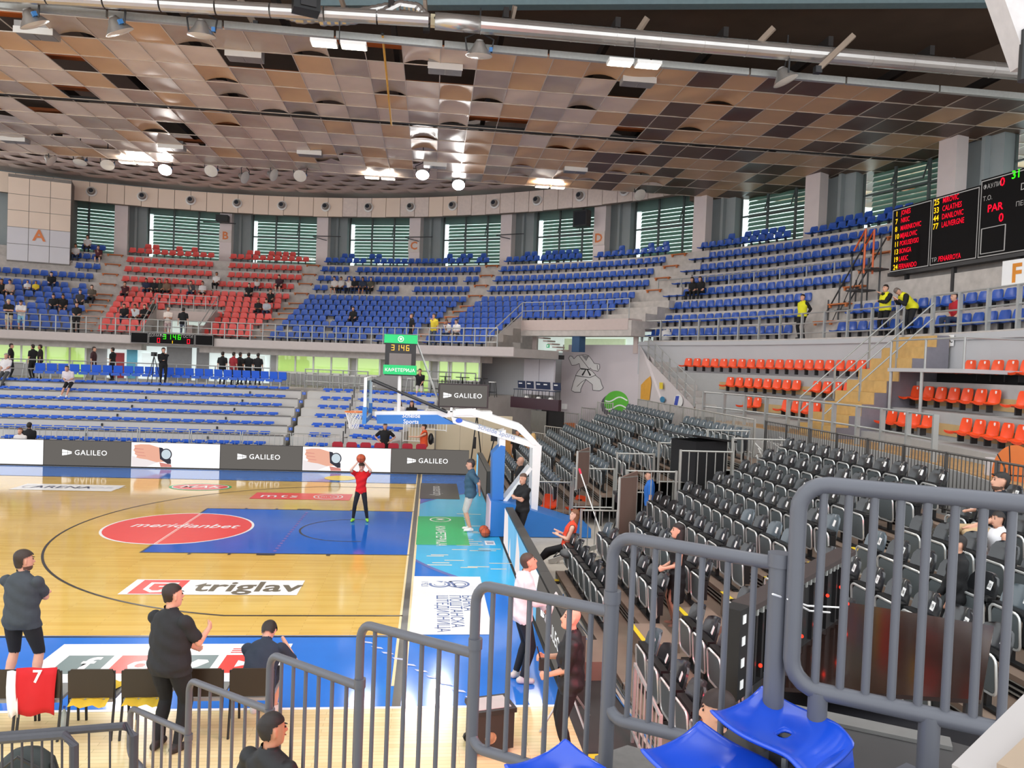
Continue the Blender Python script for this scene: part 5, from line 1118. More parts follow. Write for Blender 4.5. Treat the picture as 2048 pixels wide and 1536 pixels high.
# beige screens behind the far corner
SCR = mat('beige_board', '#D3C4A8', .7, var=.06, scale=1); scd = thing('stage_screen', 'tall beige folding stage screen behind the far corner board', 'screen', (1.4, 13.2, 0))
xs = [at_depth(x, 880, 33.5) for x in (872, 920, 965, 1024)]
for i in range(3):
    p, q = xs[i]-scd.location, xs[i+1]-scd.location; p.z = q.z = 0; MB().beam(p+Vector((0, 0, 1.05+.03*i)), q+Vector((0, 0, 1.05+.03*i))-(q-p)*.01, .05, 2.0, up=(0, 0, 1)).ob('screen_leaf', SCR, scd)
lw = thing('low_screen', 'low beige board beside the bleacher wing', 'screen', at_depth(842, 900, 33)*1); lw.location.z = 0; MB().box((0, 0, .75), (1.15, .06, 1.4)).box((0, 0, 1.47), (1.2, .1, .06)).ob('board', SCR, lw)
tr_ = thing('light_stand', 'black tripod stand leaning against the beige screen', 'stand', at_depth(940, 905, 32.5)); tr_.location.z = 0
tr_.location = (at_z(948, 900, .0).x, 12.6, 0)
MB().tube([(0, 0, 0), (-.35, .1, 2.6)], .03, 6).ob('pole', BLACKM, tr_); MB().tube([(-.5, 0, 0), (-.3, .1, 2.2)], .03, 6).ob('brace', BLACKM, tr_); MB().box((-.35, .05, 1.0), (.12, .1, .5)).ob('clamp', BLACKM, tr_)
t = thing('mixer_stand', 'black wheeled equipment stand past the far corner board', 'stand', (3.1, 11.2, 0)); 
for s_ in (-.35, .35): MB().tube([(s_, 0, .03), (s_*.2, 0, 1.3)], .03, 6).ob('leg', BLACKM, t)
MB().tube([(-.5, 0, .05), (.5, 0, .05)], .03, 6).ob('foot_bar', BLACKM, t); MB().box((0, 0, 1.5), (.4, .2, .5)).ob('black_box', BLACKM, t)
for i, (x, y, z, h) in enumerate(((3.9, 13.6, 0, 1.3), (4.6, 13.8, 0, 1.25))):
    t = thing('cardboard_box', '%s brown cardboard carton behind the basket beyond the boards' % ('tall', 'wide')[i], 'carton', (x, y, z)); MB().box((0, 0, h/2), (.7, .6, h)).ob('carton_body', mat('cardboard', '#C9924F', .8, var=.1), t); MB().box((0, -.305, h*.8), (.5, .01, .1)).ob('tape', mat('tape_tan', '#B58148', .5), t)
# wooden floor beyond the corner
decal('back_boards', [rect(2.3, 6.0, 10.3, 16)], .004, mat('amber_boards', '#D2A257', .35, var=.1))
# red folding chairs behind the far boards
RC_ = mat('red_cloth_seat', '#B61F33', .5, var=.06)
for i in range(7):
    x = -3.3+.56*i; t = thing('red_chair', 'red padded chair behind the wristwatch board, %s along' % nth(i+1), 'chair', (x, 11.1, 0), 0, 'red chairs behind the boards'); MB().box((0, 0, .45), (.42, .42, .06)).ob('seat', RC_, t); MB().prism([(-.22, .6), (.22, .6), (.21, .98), (.15, 1.04), (-.15, 1.04), (-.21, .98)], .17, .23, fr=(Vector((0, 0, 0)), Vector((1, 0, 0)), Uu, Vector((0, 1, 0)))).ob('backrest', RC_, t)
    b = MB()
    for sx in (-.19, .19): b.tube([(sx, -.19, 0), (sx, -.15, .45)], .012, 5); b.tube([(sx, .2, 0), (sx, .2, .62)], .012, 5)
    b.ob('chair_legs', DKMET, t)
# wire fences in front of the bleacher
for i in range(7):
    x = -17.2+2.0*i; lin_rail('bleacher_fence', 'low wire fence panel before the long bleacher, %s from the picture edge' % nth(i+1), (x, 12.0, 0), (x+1.92, 12.0, 0), 1.28, 1, (.2, 1.26), .035, GALV, 9, .008, 'fence')
for i in range(2): lin_rail('bleacher_fence', '%s barred white guard on the bleacher wing behind the goal arm' % ('lower', 'upper')[i], (-.75+.95*i, 13.3+.2*i, .9+.5*i), (.15+.95*i, 13.1, .9+.5*i), .95, 1, (.05, .93), .04, WHITEM, 7, .012, 'fence')
# ------------------------------------------------------------------ court-side bits
BALLM = mat('ball_leather', '#C4542E', .5, var=.12, scale=8)
def ball(lab, loc, grp=None):
    t = thing('basketball', lab, 'ball', loc, 0, grp); MB().ball((0, 0, 0), .12, 16).ob('ball_skin', BALLM, t, 80); t.children[0].data.shade_smooth()
    b = MB(); b.tube([(.1205*math.cos(2*PI*i/20), .1205*math.sin(2*PI*i/20), 0) for i in range(20)], .003, 4, closed=True); b.tube([(0, .1205*math.cos(2*PI*i/20), .1205*math.sin(2*PI*i/20)) for i in range(20)], .003, 4, closed=True); b.tube([(.1205*math.cos(2*PI*i/20), 0, .1205*math.sin(2*PI*i/20)) for i in range(20)], .003, 4, closed=True); b.ob('ball_seam', BLACKM, t)
    return t
ball('basketball on the floor against the padded base, nearer of two', (1.86, -.62, .12), 'balls by the goal base'); ball('basketball on the floor against the padded base, farther of two', (1.84, -.3, .12), 'balls by the goal base')
t = thing('paper_sign', 'white printed sheet on the floor beside the goal base', 'paper', (1.93, -1.25, 0)); MB().box((0, 0, .012), (.24, .4, .006)).ob('sheet', WHITEP, t); MB().box((0, .05, .0165), (.18, .06, .002)).box((0, -.08, .0165), (.16, .08, .002)).ob('sheet_print', mat('print_mid_grey', '#7C86A0', .6), t)
t = thing('floor_mop', 'white mop pole with pink top leaning on the brown board', 'mop', (4.55, -2.9, 0)); q = at_depth(1162, 948, 19.2)-t.location; MB().cyl((0, 0, .03), q, .016, 6).ob('pole', WHITEM, t); MB().cyl(q, q+q.normalized()*.18, .03, 6).ob('grip', mat('pink_grip', '#E0304E', .5), t); MB().box((0, 0, .03), (.5, .12, .05)).ob('mop_head', mat('mop_blue', '#7FA7C8', .9), t)
# orange shell chairs near the gap
SOL = MB()
for sx in (-.19, .19):
    for sy in (-.18, .2): SOL.tube([(sx*1.1, sy*1.1, 0), (sx, sy, .42)], .012, 5)
SOL = SOL.mesh('chair_legs', GALV)
for i, (x, y, lab, rz) in enumerate(((1093, 1020, 'single orange shell chair beside the white goal mast', 2.6), (1150, 1025, 'orange shell chair loaded with camera gear', 2.2), (1170, 1000, 'orange shell chair draped with an orange vest behind the camera gear', 2.4))):
    p = at_z(x, y+25, .0) if i == 0 else at_z(x, y+22, 0); t = thing('shell_chair', lab, 'chair', (p.x, p.y, 0), rz, 'orange shell chairs on the floor'); ob('shell', SO, t); ob('chair_legs', SOL, t)
t = thing('video_camera', 'black broadcast video camera on a tripod beside orange chairs', 'camera', (5.0, -2.0, 0)); MB().box((0, 0, 1.3), (.2, .5, .24)).ob('camera_body', BLACKM, t); MB().cyl((0, -.25, 1.3), (0, -.5, 1.3), .09, 10).ob('lens', BLACKM, t); MB().box((-.12, .05, 1.42), (.1, .3, .08)).ob('viewfinder', DKMET, t)
for a in (0, 2.1, 4.2): MB().tube([(0, 0, 1.15), (.45*math.cos(a), .45*math.sin(a), 0)], .02, 5).ob('tripod_leg', BLACKM, t)
# brown upright boards among the stands
BRB = mat('brown_board', '#7E6459', .55, var=.12, scale=2)
for (px0, px1, yb, yt, d, lab) in ((1152, 1175, 980, 903, 19.5, 'tall brown board upright at the end of the far grandstand'), (1234, 1268, 1085, 955, 16.0, 'tall brown board upright at the end of the near grandstand')):
    a_, b_ = at_depth(px0, yb, d), at_depth(px1, yb, d+1.2); h = (yb-yt)*d/1500; t = thing('upright_board', lab, 'board', a_); q = b_-a_; q.z = 0
    MB().beam((0, 0, h/2), q+Vector((0, 0, h/2)), .04, h).ob('board_face', BRB, t); MB().tube([(0, 0, 0), (0, 0, h), q+Vector((0, 0, h-.12)), q], .03, 6).ob('edge_tube', SCAF, t)
# black camera platform box
t = thing('commentary_box', 'black draped box with a tilted flat lid between the two grandstands', 'box', at_depth(1395, 960, 19.0)); MB().box((0, 0, .5), (1.05, .9, 1.05), rz=.4).ob('box_body', mat('black_drape', '#161517', .85, var=.1), t); MB().box((0, 0, 1.1), (1.5, 1.1, .05), rz=.4, ry=.12).ob('lid', BLACKM, t); MB().box((0, 0, -.5), (.06, .06, 1.1)).ob('prop', SCAF, t)
# floor step boxes with yellow edges in the aisle of the near grandstand
YEL = mat('yellow_edge_tape', '#E8C52A', .5, var=.05)
for i, (x, z, y) in enumerate(((2.75, .17, -8.85), (3.75, .42, -8.85), (4.5, .66, -8.8), (5.2, .9, -8.8), (5.9, 1.14, -8.8), (6.6, 1.38, -8.8), (7.3, 1.62, -8.8))):
    t = thing('aisle_step_box', 'brown step box with yellow edge, %s up the chair aisle' % nth(i+1), 'step', (x, y, max(0, z-.25)), 0, 'step boxes in the chair aisle')
    hh = z-max(0, z-.25); MB().box((0, 0, hh/2+.05), (.5, .85, hh+.1)).ob('box_body', PLY, t); MB().box((-.24, 0, hh+.103), (.07, .85, .008)).ob('yellow_edge', YEL, t)
# cooler, cables, small step by the bald man
t = thing('cooler_box', 'black wheeled cooler box with round crest on the pale floor', 'cooler', (1.15, -11.05, 0), .25); MB().box((0, 0, .26), (.46, .36, .42)).ob('cooler_body', mat('cooler_black', '#2B2724', .5, var=.1), t)
MB().box((0, 0, .49), (.50, .40, .05)).ob('lid_rim', BLACKM, t); MB().box((0, 0, .517), (.40, .30, .008)).ob('clear_lid', mat('clear_lid', '#B9B8B4', .15, var=.1), t); MB().lathe([(.001, 0), (.07, .0)], n=16, M=Matrix.Rotation(PI/2, 3, 'X')).ob('crest', mat('crest_gold', '#C9A27C', .5), t, loc=(-.05, -.186, .2))
for s_ in (-.2, .2): MB().cyl((s_, .19, .05), (s_, .23, .05), .05, 8).ob('wheel', BLACKM, t)
for i, pts in enumerate(([(1.5, -11.3, .01), (1.7, -11.5, .01), (1.55, -11.7, .01), (1.4, -11.55, .01), (1.65, -11.4, .01), (1.9, -11.6, .01)], [(3.0, -12.4, .02), (3.05, -11, .02), (2.95, -9.5, .02), (3.0, -8, .02), (2.9, -6.5, .02), (3.05, -5.2, .02)], [(3.06, -12.4, .02), (3.12, -11, .02), (3.04, -9.5, .02), (3.08, -8, .02), (3.0, -6.5, .02), (3.12, -5.2, .02)])):
    Q = [Vector(p) for p in pts]; C_ = []
    for k in range(len(Q)-1):
        for j in range(5):
            u_ = j/5; p_, q_ = Q[max(0, k-1)], Q[min(len(Q)-1, k+2)]; C_.append(.5*((2*Q[k])+(Q[k+1]-p_)*u_+(2*p_-5*Q[k]+4*Q[k+1]-q_)*u_*u_+(-p_+3*Q[k]-3*Q[k+1]+q_)*u_**3))
    tag(MB().tube(C_, .012, 5).ob('floor_cable', (BLACKM, mat('cable_blue', '#3A6EA8', .5), mat('cable_grey', '#5E6A78', .5))[i]), ('black cable tangle beside the cooler box', 'blue cable running along the front chair row', 'grey cable running along the front chair row')[i], 'cable')
t = thing('threshold_ramp', 'black cable ramp with yellow top beside the bald man', 'ramp', (2.62, -11.4, 0)); MB().prism([(-.4, 0), (.4, 0), (.4, .05), (-.4, .05)], -.1, .1, fr=(Vector((0, 0, 0)), Vector((1, 0, 0)), Uu, Vector((0, 1, 0)))).ob('ramp_body', BLACKM, t); MB().box((0, 0, .056), (.8, .09, .01)).ob('yellow_top', YEL, t)
t = thing('threshold_ramp', 'black cable ramp with yellow top by the seated woman in orange', 'ramp', (2.75, -4.55, 0)); MB().prism([(-.4, 0), (.4, 0), (.4, .05), (-.4, .05)], -.1, .1, fr=(Vector((0, 0, 0)), Vector((1, 0, 0)), Uu, Vector((0, 1, 0)))).ob('ramp_body', BLACKM, t); MB().box((0, 0, .056), (.8, .09, .01)).ob('yellow_top', YEL, t)
t = lin_rail('crowd_barrier', 'low steel crowd barrier just past the bald man', (2.75, -12.3, 0), (2.85, -11.0, 0), .95, 1, (.15, .93), .035, GALV, 7, .01, 'fence')
t = thing('speaker_tripod', 'silver tripod tube stand leaning by the board end', 'stand', (2.15, -10.55, 0)); MB().tube([(0, 0, .45), (0, 0, .95), (.03, 0, 1.02), (.1, 0, 1.02)], .02, 6).ob('tube', GALV, t)
for a in (3.6, .6, 5.2): MB().tube([(0, 0, .5), (.4*math.cos(a), .4*math.sin(a), .01)], .015, 5).ob('leg', GALV, t)
# ------------------------------------------------------------------ team bench chairs near the sideline
BRN = mat('bench_dark_brown', '#2C2116', .4, var=.1); SHB = MB().prism([(-.24, .48), (.24, .48), (.25, .74), (.22, .80), (-.22, .80), (-.25, .74)], -.235, -.215, fr=(Vector((0, 0, 0)), Vector((1, 0, 0)), Uu, Vector((0, 1, 0)))).mesh('backrest', BRN)
SHS = MB().box((0, .0, .44), (.46, .44, .035)).mesh('seat', mat('bench_grey_seat', '#8E8C88', .5)); SHF = []
def bench_chair(loc, lab, rz=0):
    t = thing('bench_chair', lab, 'chair', loc, rz, 'dark team bench chairs'); ob('backrest', SHB, t); ob('seat', SHS, t)
    for sx in (-.24, .24):
        ob('leg', LEGF, t, (sx, .2, 0)); ob('leg', LEGR, t, (sx, -.2, 0))
    return t
LEGF = MB().tube([(0, .04, 0), (0, 0, .44)], .015, 6).mesh('leg', BLACKM); LEGR = MB().tube([(0, -.07, 0), (0, 0, .42), (0, -.02, .78)], .015, 6).mesh('leg', BLACKM)
BPX = [(-8, 'bench chair cut by the picture edge'), (75, 'bench chair with the red jersey over its back'), (182, 'bench chair with yellow bib on its seat, beside the red jersey'), (288, 'bench chair with yellow bib beside the big man'), (400, 'bench chair hidden partly by the big man'), (503, 'bench chair carrying the seated man in navy')]
BCH = []
for x, lab in BPX:
    p = at_z(x, 1340, .80); p.y = -10.62; p = Vector((at_z(x, 1340, .8).x, -10.5, 0)); BCH.append(p); bench_chair((p.x, p.y, 0), lab)
t = thing('jersey', 'red and white basketball jersey hung over a bench chair', 'jersey', (BCH[1].x, BCH[1].y-.22, 0)); 
def cloth(w0, w1, z0, z1, y, m, parent, nm, x0=0):
    b = MB(); n = 8; vs = []
    for j in range(7):
        for i in range(n+1):
            u_ = i/n-.5; v_ = j/6; w = w0+(w1-w0)*v_; vs.append((x0+u_*w, y-.012*math.sin(9*u_+2*v_)-.03*math.sin(PI*v_), z0+(z1-z0)*v_+.02*math.sin(7*u_)*v_))
    b.add(vs, [(j*(n+1)+i, j*(n+1)+i+1, (j+1)*(n+1)+i+1, (j+1)*(n+1)+i) for j in range(6) for i in range(n)]); o = b.ob(nm, m, parent, 60); md = o.modifiers.new('t', 'SOLIDIFY'); md.thickness = .008; return o
cloth(.42, .38, .83, .30, -.03, mat('jersey_red', '#C4161E', .8, var=.08), t, 'jersey_body'); cloth(.12, .1, .80, .28, -.035, WHITEP, t, 'side_stripe', -.24); text_ob('jersey_number', '7', .2, WHITEP, t, ((.02, -.065, .74), (1, 0, 0), (0, 0, 1), (0, -1, 0)), bold=.02)
for i in (2, 3):
    t = thing('training_bib', 'yellow and black training bib lying on a bench chair %s' % ('next to the jersey' if i == 2 else 'next to the big man'), 'bib', (BCH[i].x, BCH[i].y, .47)); b = MB(); n = 6; vs = [((u_/n-.5)*.40, (v_/n-.5)*.42-(.14 if v_ == 0 else 0), .02*math.sin(u_*2.1+v_)+.02-(.06 if v_ == 0 else 0)) for u_ in range(n+1) for v_ in range(n+1)]
    b.add(vs, [(u_*(n+1)+v_, u_*(n+1)+v_+1, (u_+1)*(n+1)+v_+1, (u_+1)*(n+1)+v_) for u_ in range(n) for v_ in range(n)]); o = b.ob('bib_cloth', mat('bib_yellow', '#D9B12C', .8, var=.15), t, 60)
t = thing('water_bottle', 'small clear water bottle standing by the jersey chair', 'bottle', (BCH[1].x+.14, BCH[1].y+.1, 0)); MB().lathe([(.03, 0), (.033, .02), (.033, .15), (.014, .19), (.014, .21)], n=12).ob('bottle_body', mat('clear_plastic', '#CFE0E8', .1, trans=.6, var=0), t, 40); MB().cyl((0, 0, .21), (0, 0, .235), .016, 8).ob('cap', BLUEB, t)
# ------------------------------------------------------------------ scaffold tower on the balcony
sfp = at_r(1672, 690, 30.6); t = thing('scaffold_tower', 'dark steel scaffold steps below the scoreboard, orange tip', 'scaffold', (sfp.x, sfp.y, 5.9)); tx_ = st
for k in range(4):
    for s_ in (0, 1):
        p = st*(.65*k-.6)-sn_*(.7*s_); MB().tube([p, p+Vector((0, 0, 1.5+.75*k))], .03, 6).ob('upright', DKMET, t)
for k in range(4): MB().box(st*(.65*k-.5)-sn_*.35+Vector((0, 0, .35+.7*k)), (.7, .75, .05), rz=math.atan2(st.y, st.x)).ob('tread_grate', DKMET, t)
for s_ in (0, 1): MB().tube([st*-.8-sn_*.7*s_+Vector((0, 0, .9)), st*1.6-sn_*.7*s_+Vector((0, 0, 3.6))], .03, 6).ob('handrail', DKMET, t)
OR2 = mat('safety_orange', '#D9642E', .5)
for s_ in (0, 1): MB().tube([st*1.4-sn_*.35*s_+Vector((0, 0, 2.3)), st*1.4-sn_*.35*s_+Vector((0, 0, 3.9)), st*.8-sn_*.35*s_+Vector((0, 0, 3.2))], .035, 6).ob('orange_rail', OR2, t)
for k in range(3): MB().tube([st*(.65*k-.6)+Vector((0, 0, .2+.7*k)), st*(.65*k+.05)+Vector((0, 0, 1.2+.7*k))], .018, 5).ob('cross_brace', DKMET, t)
# timber landing with guard to the right of the terrace stair
t = struct(thing('floor_landing', None, None))
MB().box((14.2, -.98, 4.68), (1.9, 3.05, .1)).ob('landing_deck', GREYW, t)
b = MB(); gp = [(13.3, .5), (13.3, -1.0), (13.3, -2.45), (15.1, -2.45)]
for x, y in gp: b.cyl((x, y, 4.73), (x, y, 5.5), .03, 6)
b.tube([(x, y, 5.5) for x, y in gp], .025, 6); b.ob('landing_guard', RAILM, t)
for y in (.45, -.9): MB().cyl((13.3, y, 2.7), (13.3, y, 4.64), .045, 8).ob('landing_prop', RAILM, t)
MB().box((14.9, -.98, 4.3), (.3, 3.0, .7)).ob('hollow_shade', mat('shade_black', '#191718', .9), t)  # black block painted in for the shade under the landing
# mural basketball on the wall behind the near grandstand
wbk = struct(MB().box((10.9, -9.6, 1.9), (.12, 6.4, 2.2)).ob('wall_mural_near', mat('mural_offwhite', '#CFC6C6', .7, var=.04)))
qn = Vector((10.82, -9.5, 0)); nn_ = Vector((-1, 0, 0)); cxp, cyp = 2030, 948
wallshape('mural_basketball', [(cxp+46*math.cos(a), cyp+58*math.sin(a)) for a in [PI*i/16 for i in range(32)]], mat('mural_orange', '#E27A3C', .7, var=.06), .01, wbk, qn, nn_)
for pp in ([(cxp-46, cyp), (cxp+40, cyp+6)], [(cxp-10, cyp-57), (cxp-6, cyp+57)], [(cxp-34, cyp-40), (cxp-18, cyp-10), (cxp-20, cyp+20), (cxp-34, cyp+42)]): wallline('mural_outline', pp, 2.4, INK, .014, wbk, qn, nn_)
# white scaffolding tubes behind the near grandstand gap
t = thing('truss_pile', 'white truss frames stacked behind the gap in the stands', 'truss', (10.2, 1.3, 1.6)); rt = random.Random(4)
for k in range(16):
    p = Vector((rt.uniform(-.3, .4), rt.uniform(-1.4, 1.2), rt.uniform(.2, 1.1))); MB().tube([p, p+Vector((rt.uniform(-.2, .2), rt.uniform(-.9, .9), rt.uniform(-.4, .4)))], .022, 5).ob('truss_tube', WHITEM, t)
MB().box((.3, 0, .1), (.1, 3.2, 1.4)).ob('white_sheet', mat('white_sheet', '#D6D2D0', .8, var=.06), t)
# ------------------------------------------------------------------ foreground: stair railings, platform, blue seats, screen backs
FR = mat('slate_rail_enamel', '#57585F', .42, var=.05)
def fd(x): return 4.29/(1.04+(x-1024)/1500)
def arc3(p, q, r, c, n=5): return [c+(p-c)*math.cos(PI/2*i/n)+(q-c)*math.sin(PI/2*i/n) for i in range(n+1)]
def rail_panel(lab, pl, pr, ytl, ytr, ybl, ybr, nb, dfun=fd, r=.03, full=True, rb=.0145, legs=()):
    A_, B_ = at_depth(pl, ytl, dfun(pl)), at_depth(pr, ytr, dfun(pr)); C_, D_ = at_depth(pl, ybl, dfun(pl)), at_depth(pr, ybr, dfun(pr))
    C_ = Vector((A_.x, A_.y, max(C_.z, .05))); D_ = Vector((B_.x, B_.y, max(D_.z, .05))); t = thing('stair_railing_section', lab, 'railing', C_, 0, 'slate grey stair railing'); O = C_
    rr = .11; tx_ = (B_-A_).normalized(); up = Vector((0, 0, 1)); bx_ = (D_-C_).normalized()
    top = [A_-up*rr]+[A_-up*rr*(1-math.sin(PI/2*i/5))+tx_*rr*(1-math.cos(PI/2*i/5)) for i in range(1, 6)]+[B_]
    bot = [C_+up*rr]+[C_+up*rr*(1-math.sin(PI/2*i/5))+bx_*rr*(1-math.cos(PI/2*i/5)) for i in range(1, 6)]+[D_]
    MB().tube([p-O for p in reversed(top)]+[p-O for p in bot], r, 14).ob('frame_tube', FR, t, 60)
    for i in range(nb):
        f_ = (i+1)/(nb+1)*1.02; p, q = A_+(B_-A_)*f_, C_+(D_-C_)*f_; MB().cyl(p-O, q-O, rb, 8).ob('baluster', FR, t, 60)
    return t, A_, B_, C_, D_
rail_panel('lowest stair railing panel at the picture foot, by the backpack', 261, 377, 1415, 1466, 1820, 1850, 6)
rail_panel('second lowest stair railing panel, before the big man', 379, 540, 1360, 1421, 1780, 1800, 6)
rail_panel('third lowest stair railing panel, before the seated man in navy', 541, 719, 1308, 1373, 1720, 1740, 6)
rail_panel('fourth lowest stair railing panel, before the pale floor', 722, 948, 1247, 1307, 1560, 1640, 6)
rail_panel('fifth stair railing panel, before the cooler box', 953, 1222, 1168, 1224, 1497, 1580, 6)
rail_panel('sixth stair railing panel, before the woman in black dress', 1227, 1558, 1071, 1128, 1440, 1520, 6)
for i, (x, yt, w) in enumerate(((377, 1360, .033), (540, 1310, .033), (720, 1250, .034), (951, 1170, .035), (1225, 1075, .036), (1560, 1108, .042))):
    p = at_depth(x, yt+ (110 if i < 5 else 0), fd(x)); t = thing('stair_rail_post', 'slate grey stair railing post, %s from the bottom of the stair' % nth(i+1), 'post', p-Vector((0, 0, 1.15 if i < 5 else .9)), 0, 'slate grey stair posts'); MB().cyl((0, 0, 0), (0, 0, 1.15 if i < 5 else .9), w, 14).ob('post_tube', FR, t, 60); MB().cyl((0, 0, (1.15 if i < 5 else .9)-.05), (0, 0, 1.16 if i < 5 else .905), w+.006, 14).ob('sleeve', FR, t, 60)
dr = lambda x: 3.0-(x-1600)/448*.28
pt, A_, B_, C_, D_ = rail_panel('big stair railing panel before the black screen backs', 1600, 2075, 965, 1010, 1375, 1478, 8, dr, .034, rb=.0165)
for f_ in (.13, .62):
    p = C_+(D_-C_)*f_; t = thing('railing_support', '%s foot post of the big railing panel bolted to the platform' % ('first' if f_ < .3 else 'second'), 'post', p-Vector((0, 0, .26)), 0, 'railing feet'); MB().cyl((0, 0, 0), (0, 0, .26), .038, 14).ob('post_tube', FR, t, 60); MB().box((-.1, .0, .006), (.3, .12, .012), rz=.5).ob('base_plate', FR, t); MB().cyl((-.18, -.1, .01), (-.18, -.1, .05), .014, 6).ob('bolt', GALV, t)
zp = (C_+(D_-C_)*.3).z-.26
PLAT = mat('dark_platform_lino', '#3D3A3A', .5, var=.2, scale=4)
p_ = [at_z(x, y, zp) for x, y in ((1500, 1395), (1900, 1480), (2200, 1560), (2200, 1900), (1350, 1900), (1380, 1560))]
struct(MB().prism([(q.x, q.y) for q in p_], zp-.12, zp-.005).ob('floor_platform', PLAT)); PLF = bpy.data.objects['floor_platform']
MB().prism([(at_z(x, y, zp).x, at_z(x, y, zp).y) for x, y in ((1500, 1395), (1900, 1480), (1905, 1500), (1500, 1415))], zp-.004, zp+.012).ob('edge_strip', mat('alu_edge', '#8F8D8A', .4, metal=.5), PLF)
# lower landing with ribbed metal tread
t = struct(MB().prism([(at_z(x, y, 2.45).x, at_z(x, y, 2.45).y) for x, y in ((1190, 1512), (1255, 1490), (1420, 1535), (1420, 1700), (1150, 1700))], 2.36, 2.45).ob('floor_stair_tread', mat('ribbed_tread', '#6F6C6A', .5, metal=.3, var=.2, scale=20)))
# foreground blue seats
def pan_seat(c, rz, lab, s=1.):
    t = thing('blue_stand_seat', lab, 'seat', c, rz, 'blue seats at the foot of the picture'); b = MB(); n = 12; vs = []
    for i in range(n+1):
        for j in range(n+1):
            u_, v_ = i/n*2-1, j/n*2-1; x, y = u_*.23, v_*.22
            z = .035*abs(u_)**2.5+.03*max(0, -v_)**2*1.5-.075*max(0, v_-.62)**1.5*3
            if abs(u_) > .9 and v_ < .7: z += .006
            vs.append((x*(1-.06*v_*v_), y, z))
    b.add(vs, [(i*(n+1)+j, i*(n+1)+j+1, (i+1)*(n+1)+j+1, (i+1)*(n+1)+j) for i in range(n) for j in range(n) if not (i in (5, 6) and j == 6)])
    o = b.ob('seat_shell', mat('glossy_royal_blue', '#1546BE', .22, var=.04, coat=.3), t, 70); md = o.modifiers.new('t', 'SOLIDIFY'); md.thickness = .02; md.offset = -1; md2 = o.modifiers.new('s', 'SUBSURF'); md2.levels = 1; md2.render_levels = 1
    MB().box((0, .215, -.09), (.40, .02, .16), rx=.15).ob('front_lip', mat('glossy_royal_blue', '#1546BE'), t); MB().box((0, 0, -.03), (.08, .08, .02)).ob('bolt_plate', DKMET, t); MB().box((0, 0, -.2), (.06, .06, .32)).ob('stem', DKMET, t)
    t.scale = (s, s, s); return t
pan_seat(at_depth(1560, 1472, 2.9), 3.75, 'blue plastic seat at picture foot beside the black screen backs', .92)
pan_seat(at_depth(1425, 1552, 2.8), 3.75, 'blue plastic seat at picture foot over the metal tread', .92)
pan_seat(at_depth(1130, 1575, 3.2), 3.75, 'blue plastic seat corner peeping at the picture foot', .9)
# black backs of screen modules and glossy brown lid
A_, B_ = at_depth(1492, 1405, 5.2), at_depth(1702, 1212, 7.0); A_.z = B_.z = 2.18; d_ = (B_-A_).normalized(); nL = Vector((d_.y, -d_.x, 0)); nL = nL if nL.dot(CAM-A_) > 0 else -nL
t = thing('screen_module_row', 'row of black display module backs with red pilot lights', 'display', A_); LL = (B_-A_).length; SBK = mat('module_black', '#151314', .5, var=.2); REDD = glow('pilot_red', '#FF2A1A', 4)
for i in range(4):
    m_ = MB().prism([(LL*i/4+.005, 0), (LL*(i+1)/4-.005, 0), (LL*(i+1)/4-.005, .60), (LL*i/4+.005, .60)], -.12, -.03, fr=(Vector((0, 0, 0)), d_, Uu, nL)).ob('module', SBK, t)
    for k in range(4): MB().prism([(LL*(i+.2+.2*k)/4, .05), (LL*(i+.25+.2*k)/4, .05), (LL*(i+.25+.2*k)/4, .55), (LL*(i+.2+.2*k)/4, .55)], -.04, .0, fr=(Vector((0, 0, 0)), d_, Uu, nL)).ob('rib', SBK, m_)
    for k in range(2): MB().ball(d_*LL*(i+.3+.4*k)/4+Vector((0, 0, .16+.2*((i+k) % 2)))+nL*.02, .014, 8).ob('pilot_light', REDD, m_)
    MB().prism([(LL*i/4, .58), (LL*(i+1)/4, .58), (LL*(i+1)/4, .62), (LL*i/4, .62)], -.14, .02, fr=(Vector((0, 0, 0)), d_, Uu, nL)).ob('top_lip', mat('module_edge', '#3B302E', .5), m_)
    for k in range(6): MB().prism([(LL*(i+k/6)/4, .53), (LL*(i+k/6)/4+.03, .53), (LL*(i+k/6)/4+.03, .575), (LL*(i+k/6)/4, .575)], -.03, .012, fr=(Vector((0, 0, 0)), d_, Uu, nL)).ob('clip', GALV, m_)
MB().prism([(.02, .03), (LL-.02, .03), (LL-.02, .57), (.02, .57)], -.135, -.121, fr=(Vector((0, 0, 0)), d_, Uu, nL)).ob('lit_face', glow('red_display', '#FF1E2E', 3.0), t)
rl = area('red_display_light', d_*LL/2+Vector((0, 0, .3))-nL*.16, LL*.9, .5, 150, (1, .08, .12)); rl.parent = t; rl.rotation_euler = (-nL).to_track_quat('-Z', 'Z').to_euler()
MB().prism([(-.16, 0), (.0, 0), (.0, .62), (-.16, .62)], -.13, .0, fr=(Vector((0, 0, 0)), d_, Uu, nL)).ob('end_frame', SBK, t)
for k in range(4): MB().prism([(-.12, .07+.15*k), (-.07, .07+.15*k), (-.07, .13+.15*k), (-.12, .13+.15*k)], 0, .004, fr=(Vector((0, 0, 0)), d_, Uu, nL)).ob('white_label', WHITEP, t)
for k in range(2): MB().box(d_*LL*(.15+.7*k)+Vector((0, 0, -.9))-nL*.08, (.06, .06, 1.8)).ob('support_leg', DKMET, t)
zz = 2.2; Q = [at_z(x, y, zz) for x, y in ((1602, 1196), (1700, 1205), (1988, 1252), (1962, 1400), (1570, 1375))]
t = thing('glossy_board', 'dark glossy brown board lying flat behind the railing', 'board', Q[0]); MB().prism([((q-Q[0]).x, (q-Q[0]).y) for q in Q], -.03, 0).ob('board_top', mat('glossy_umber', '#2A1A15', .12, var=.35, scale=2, coat=.4), t)
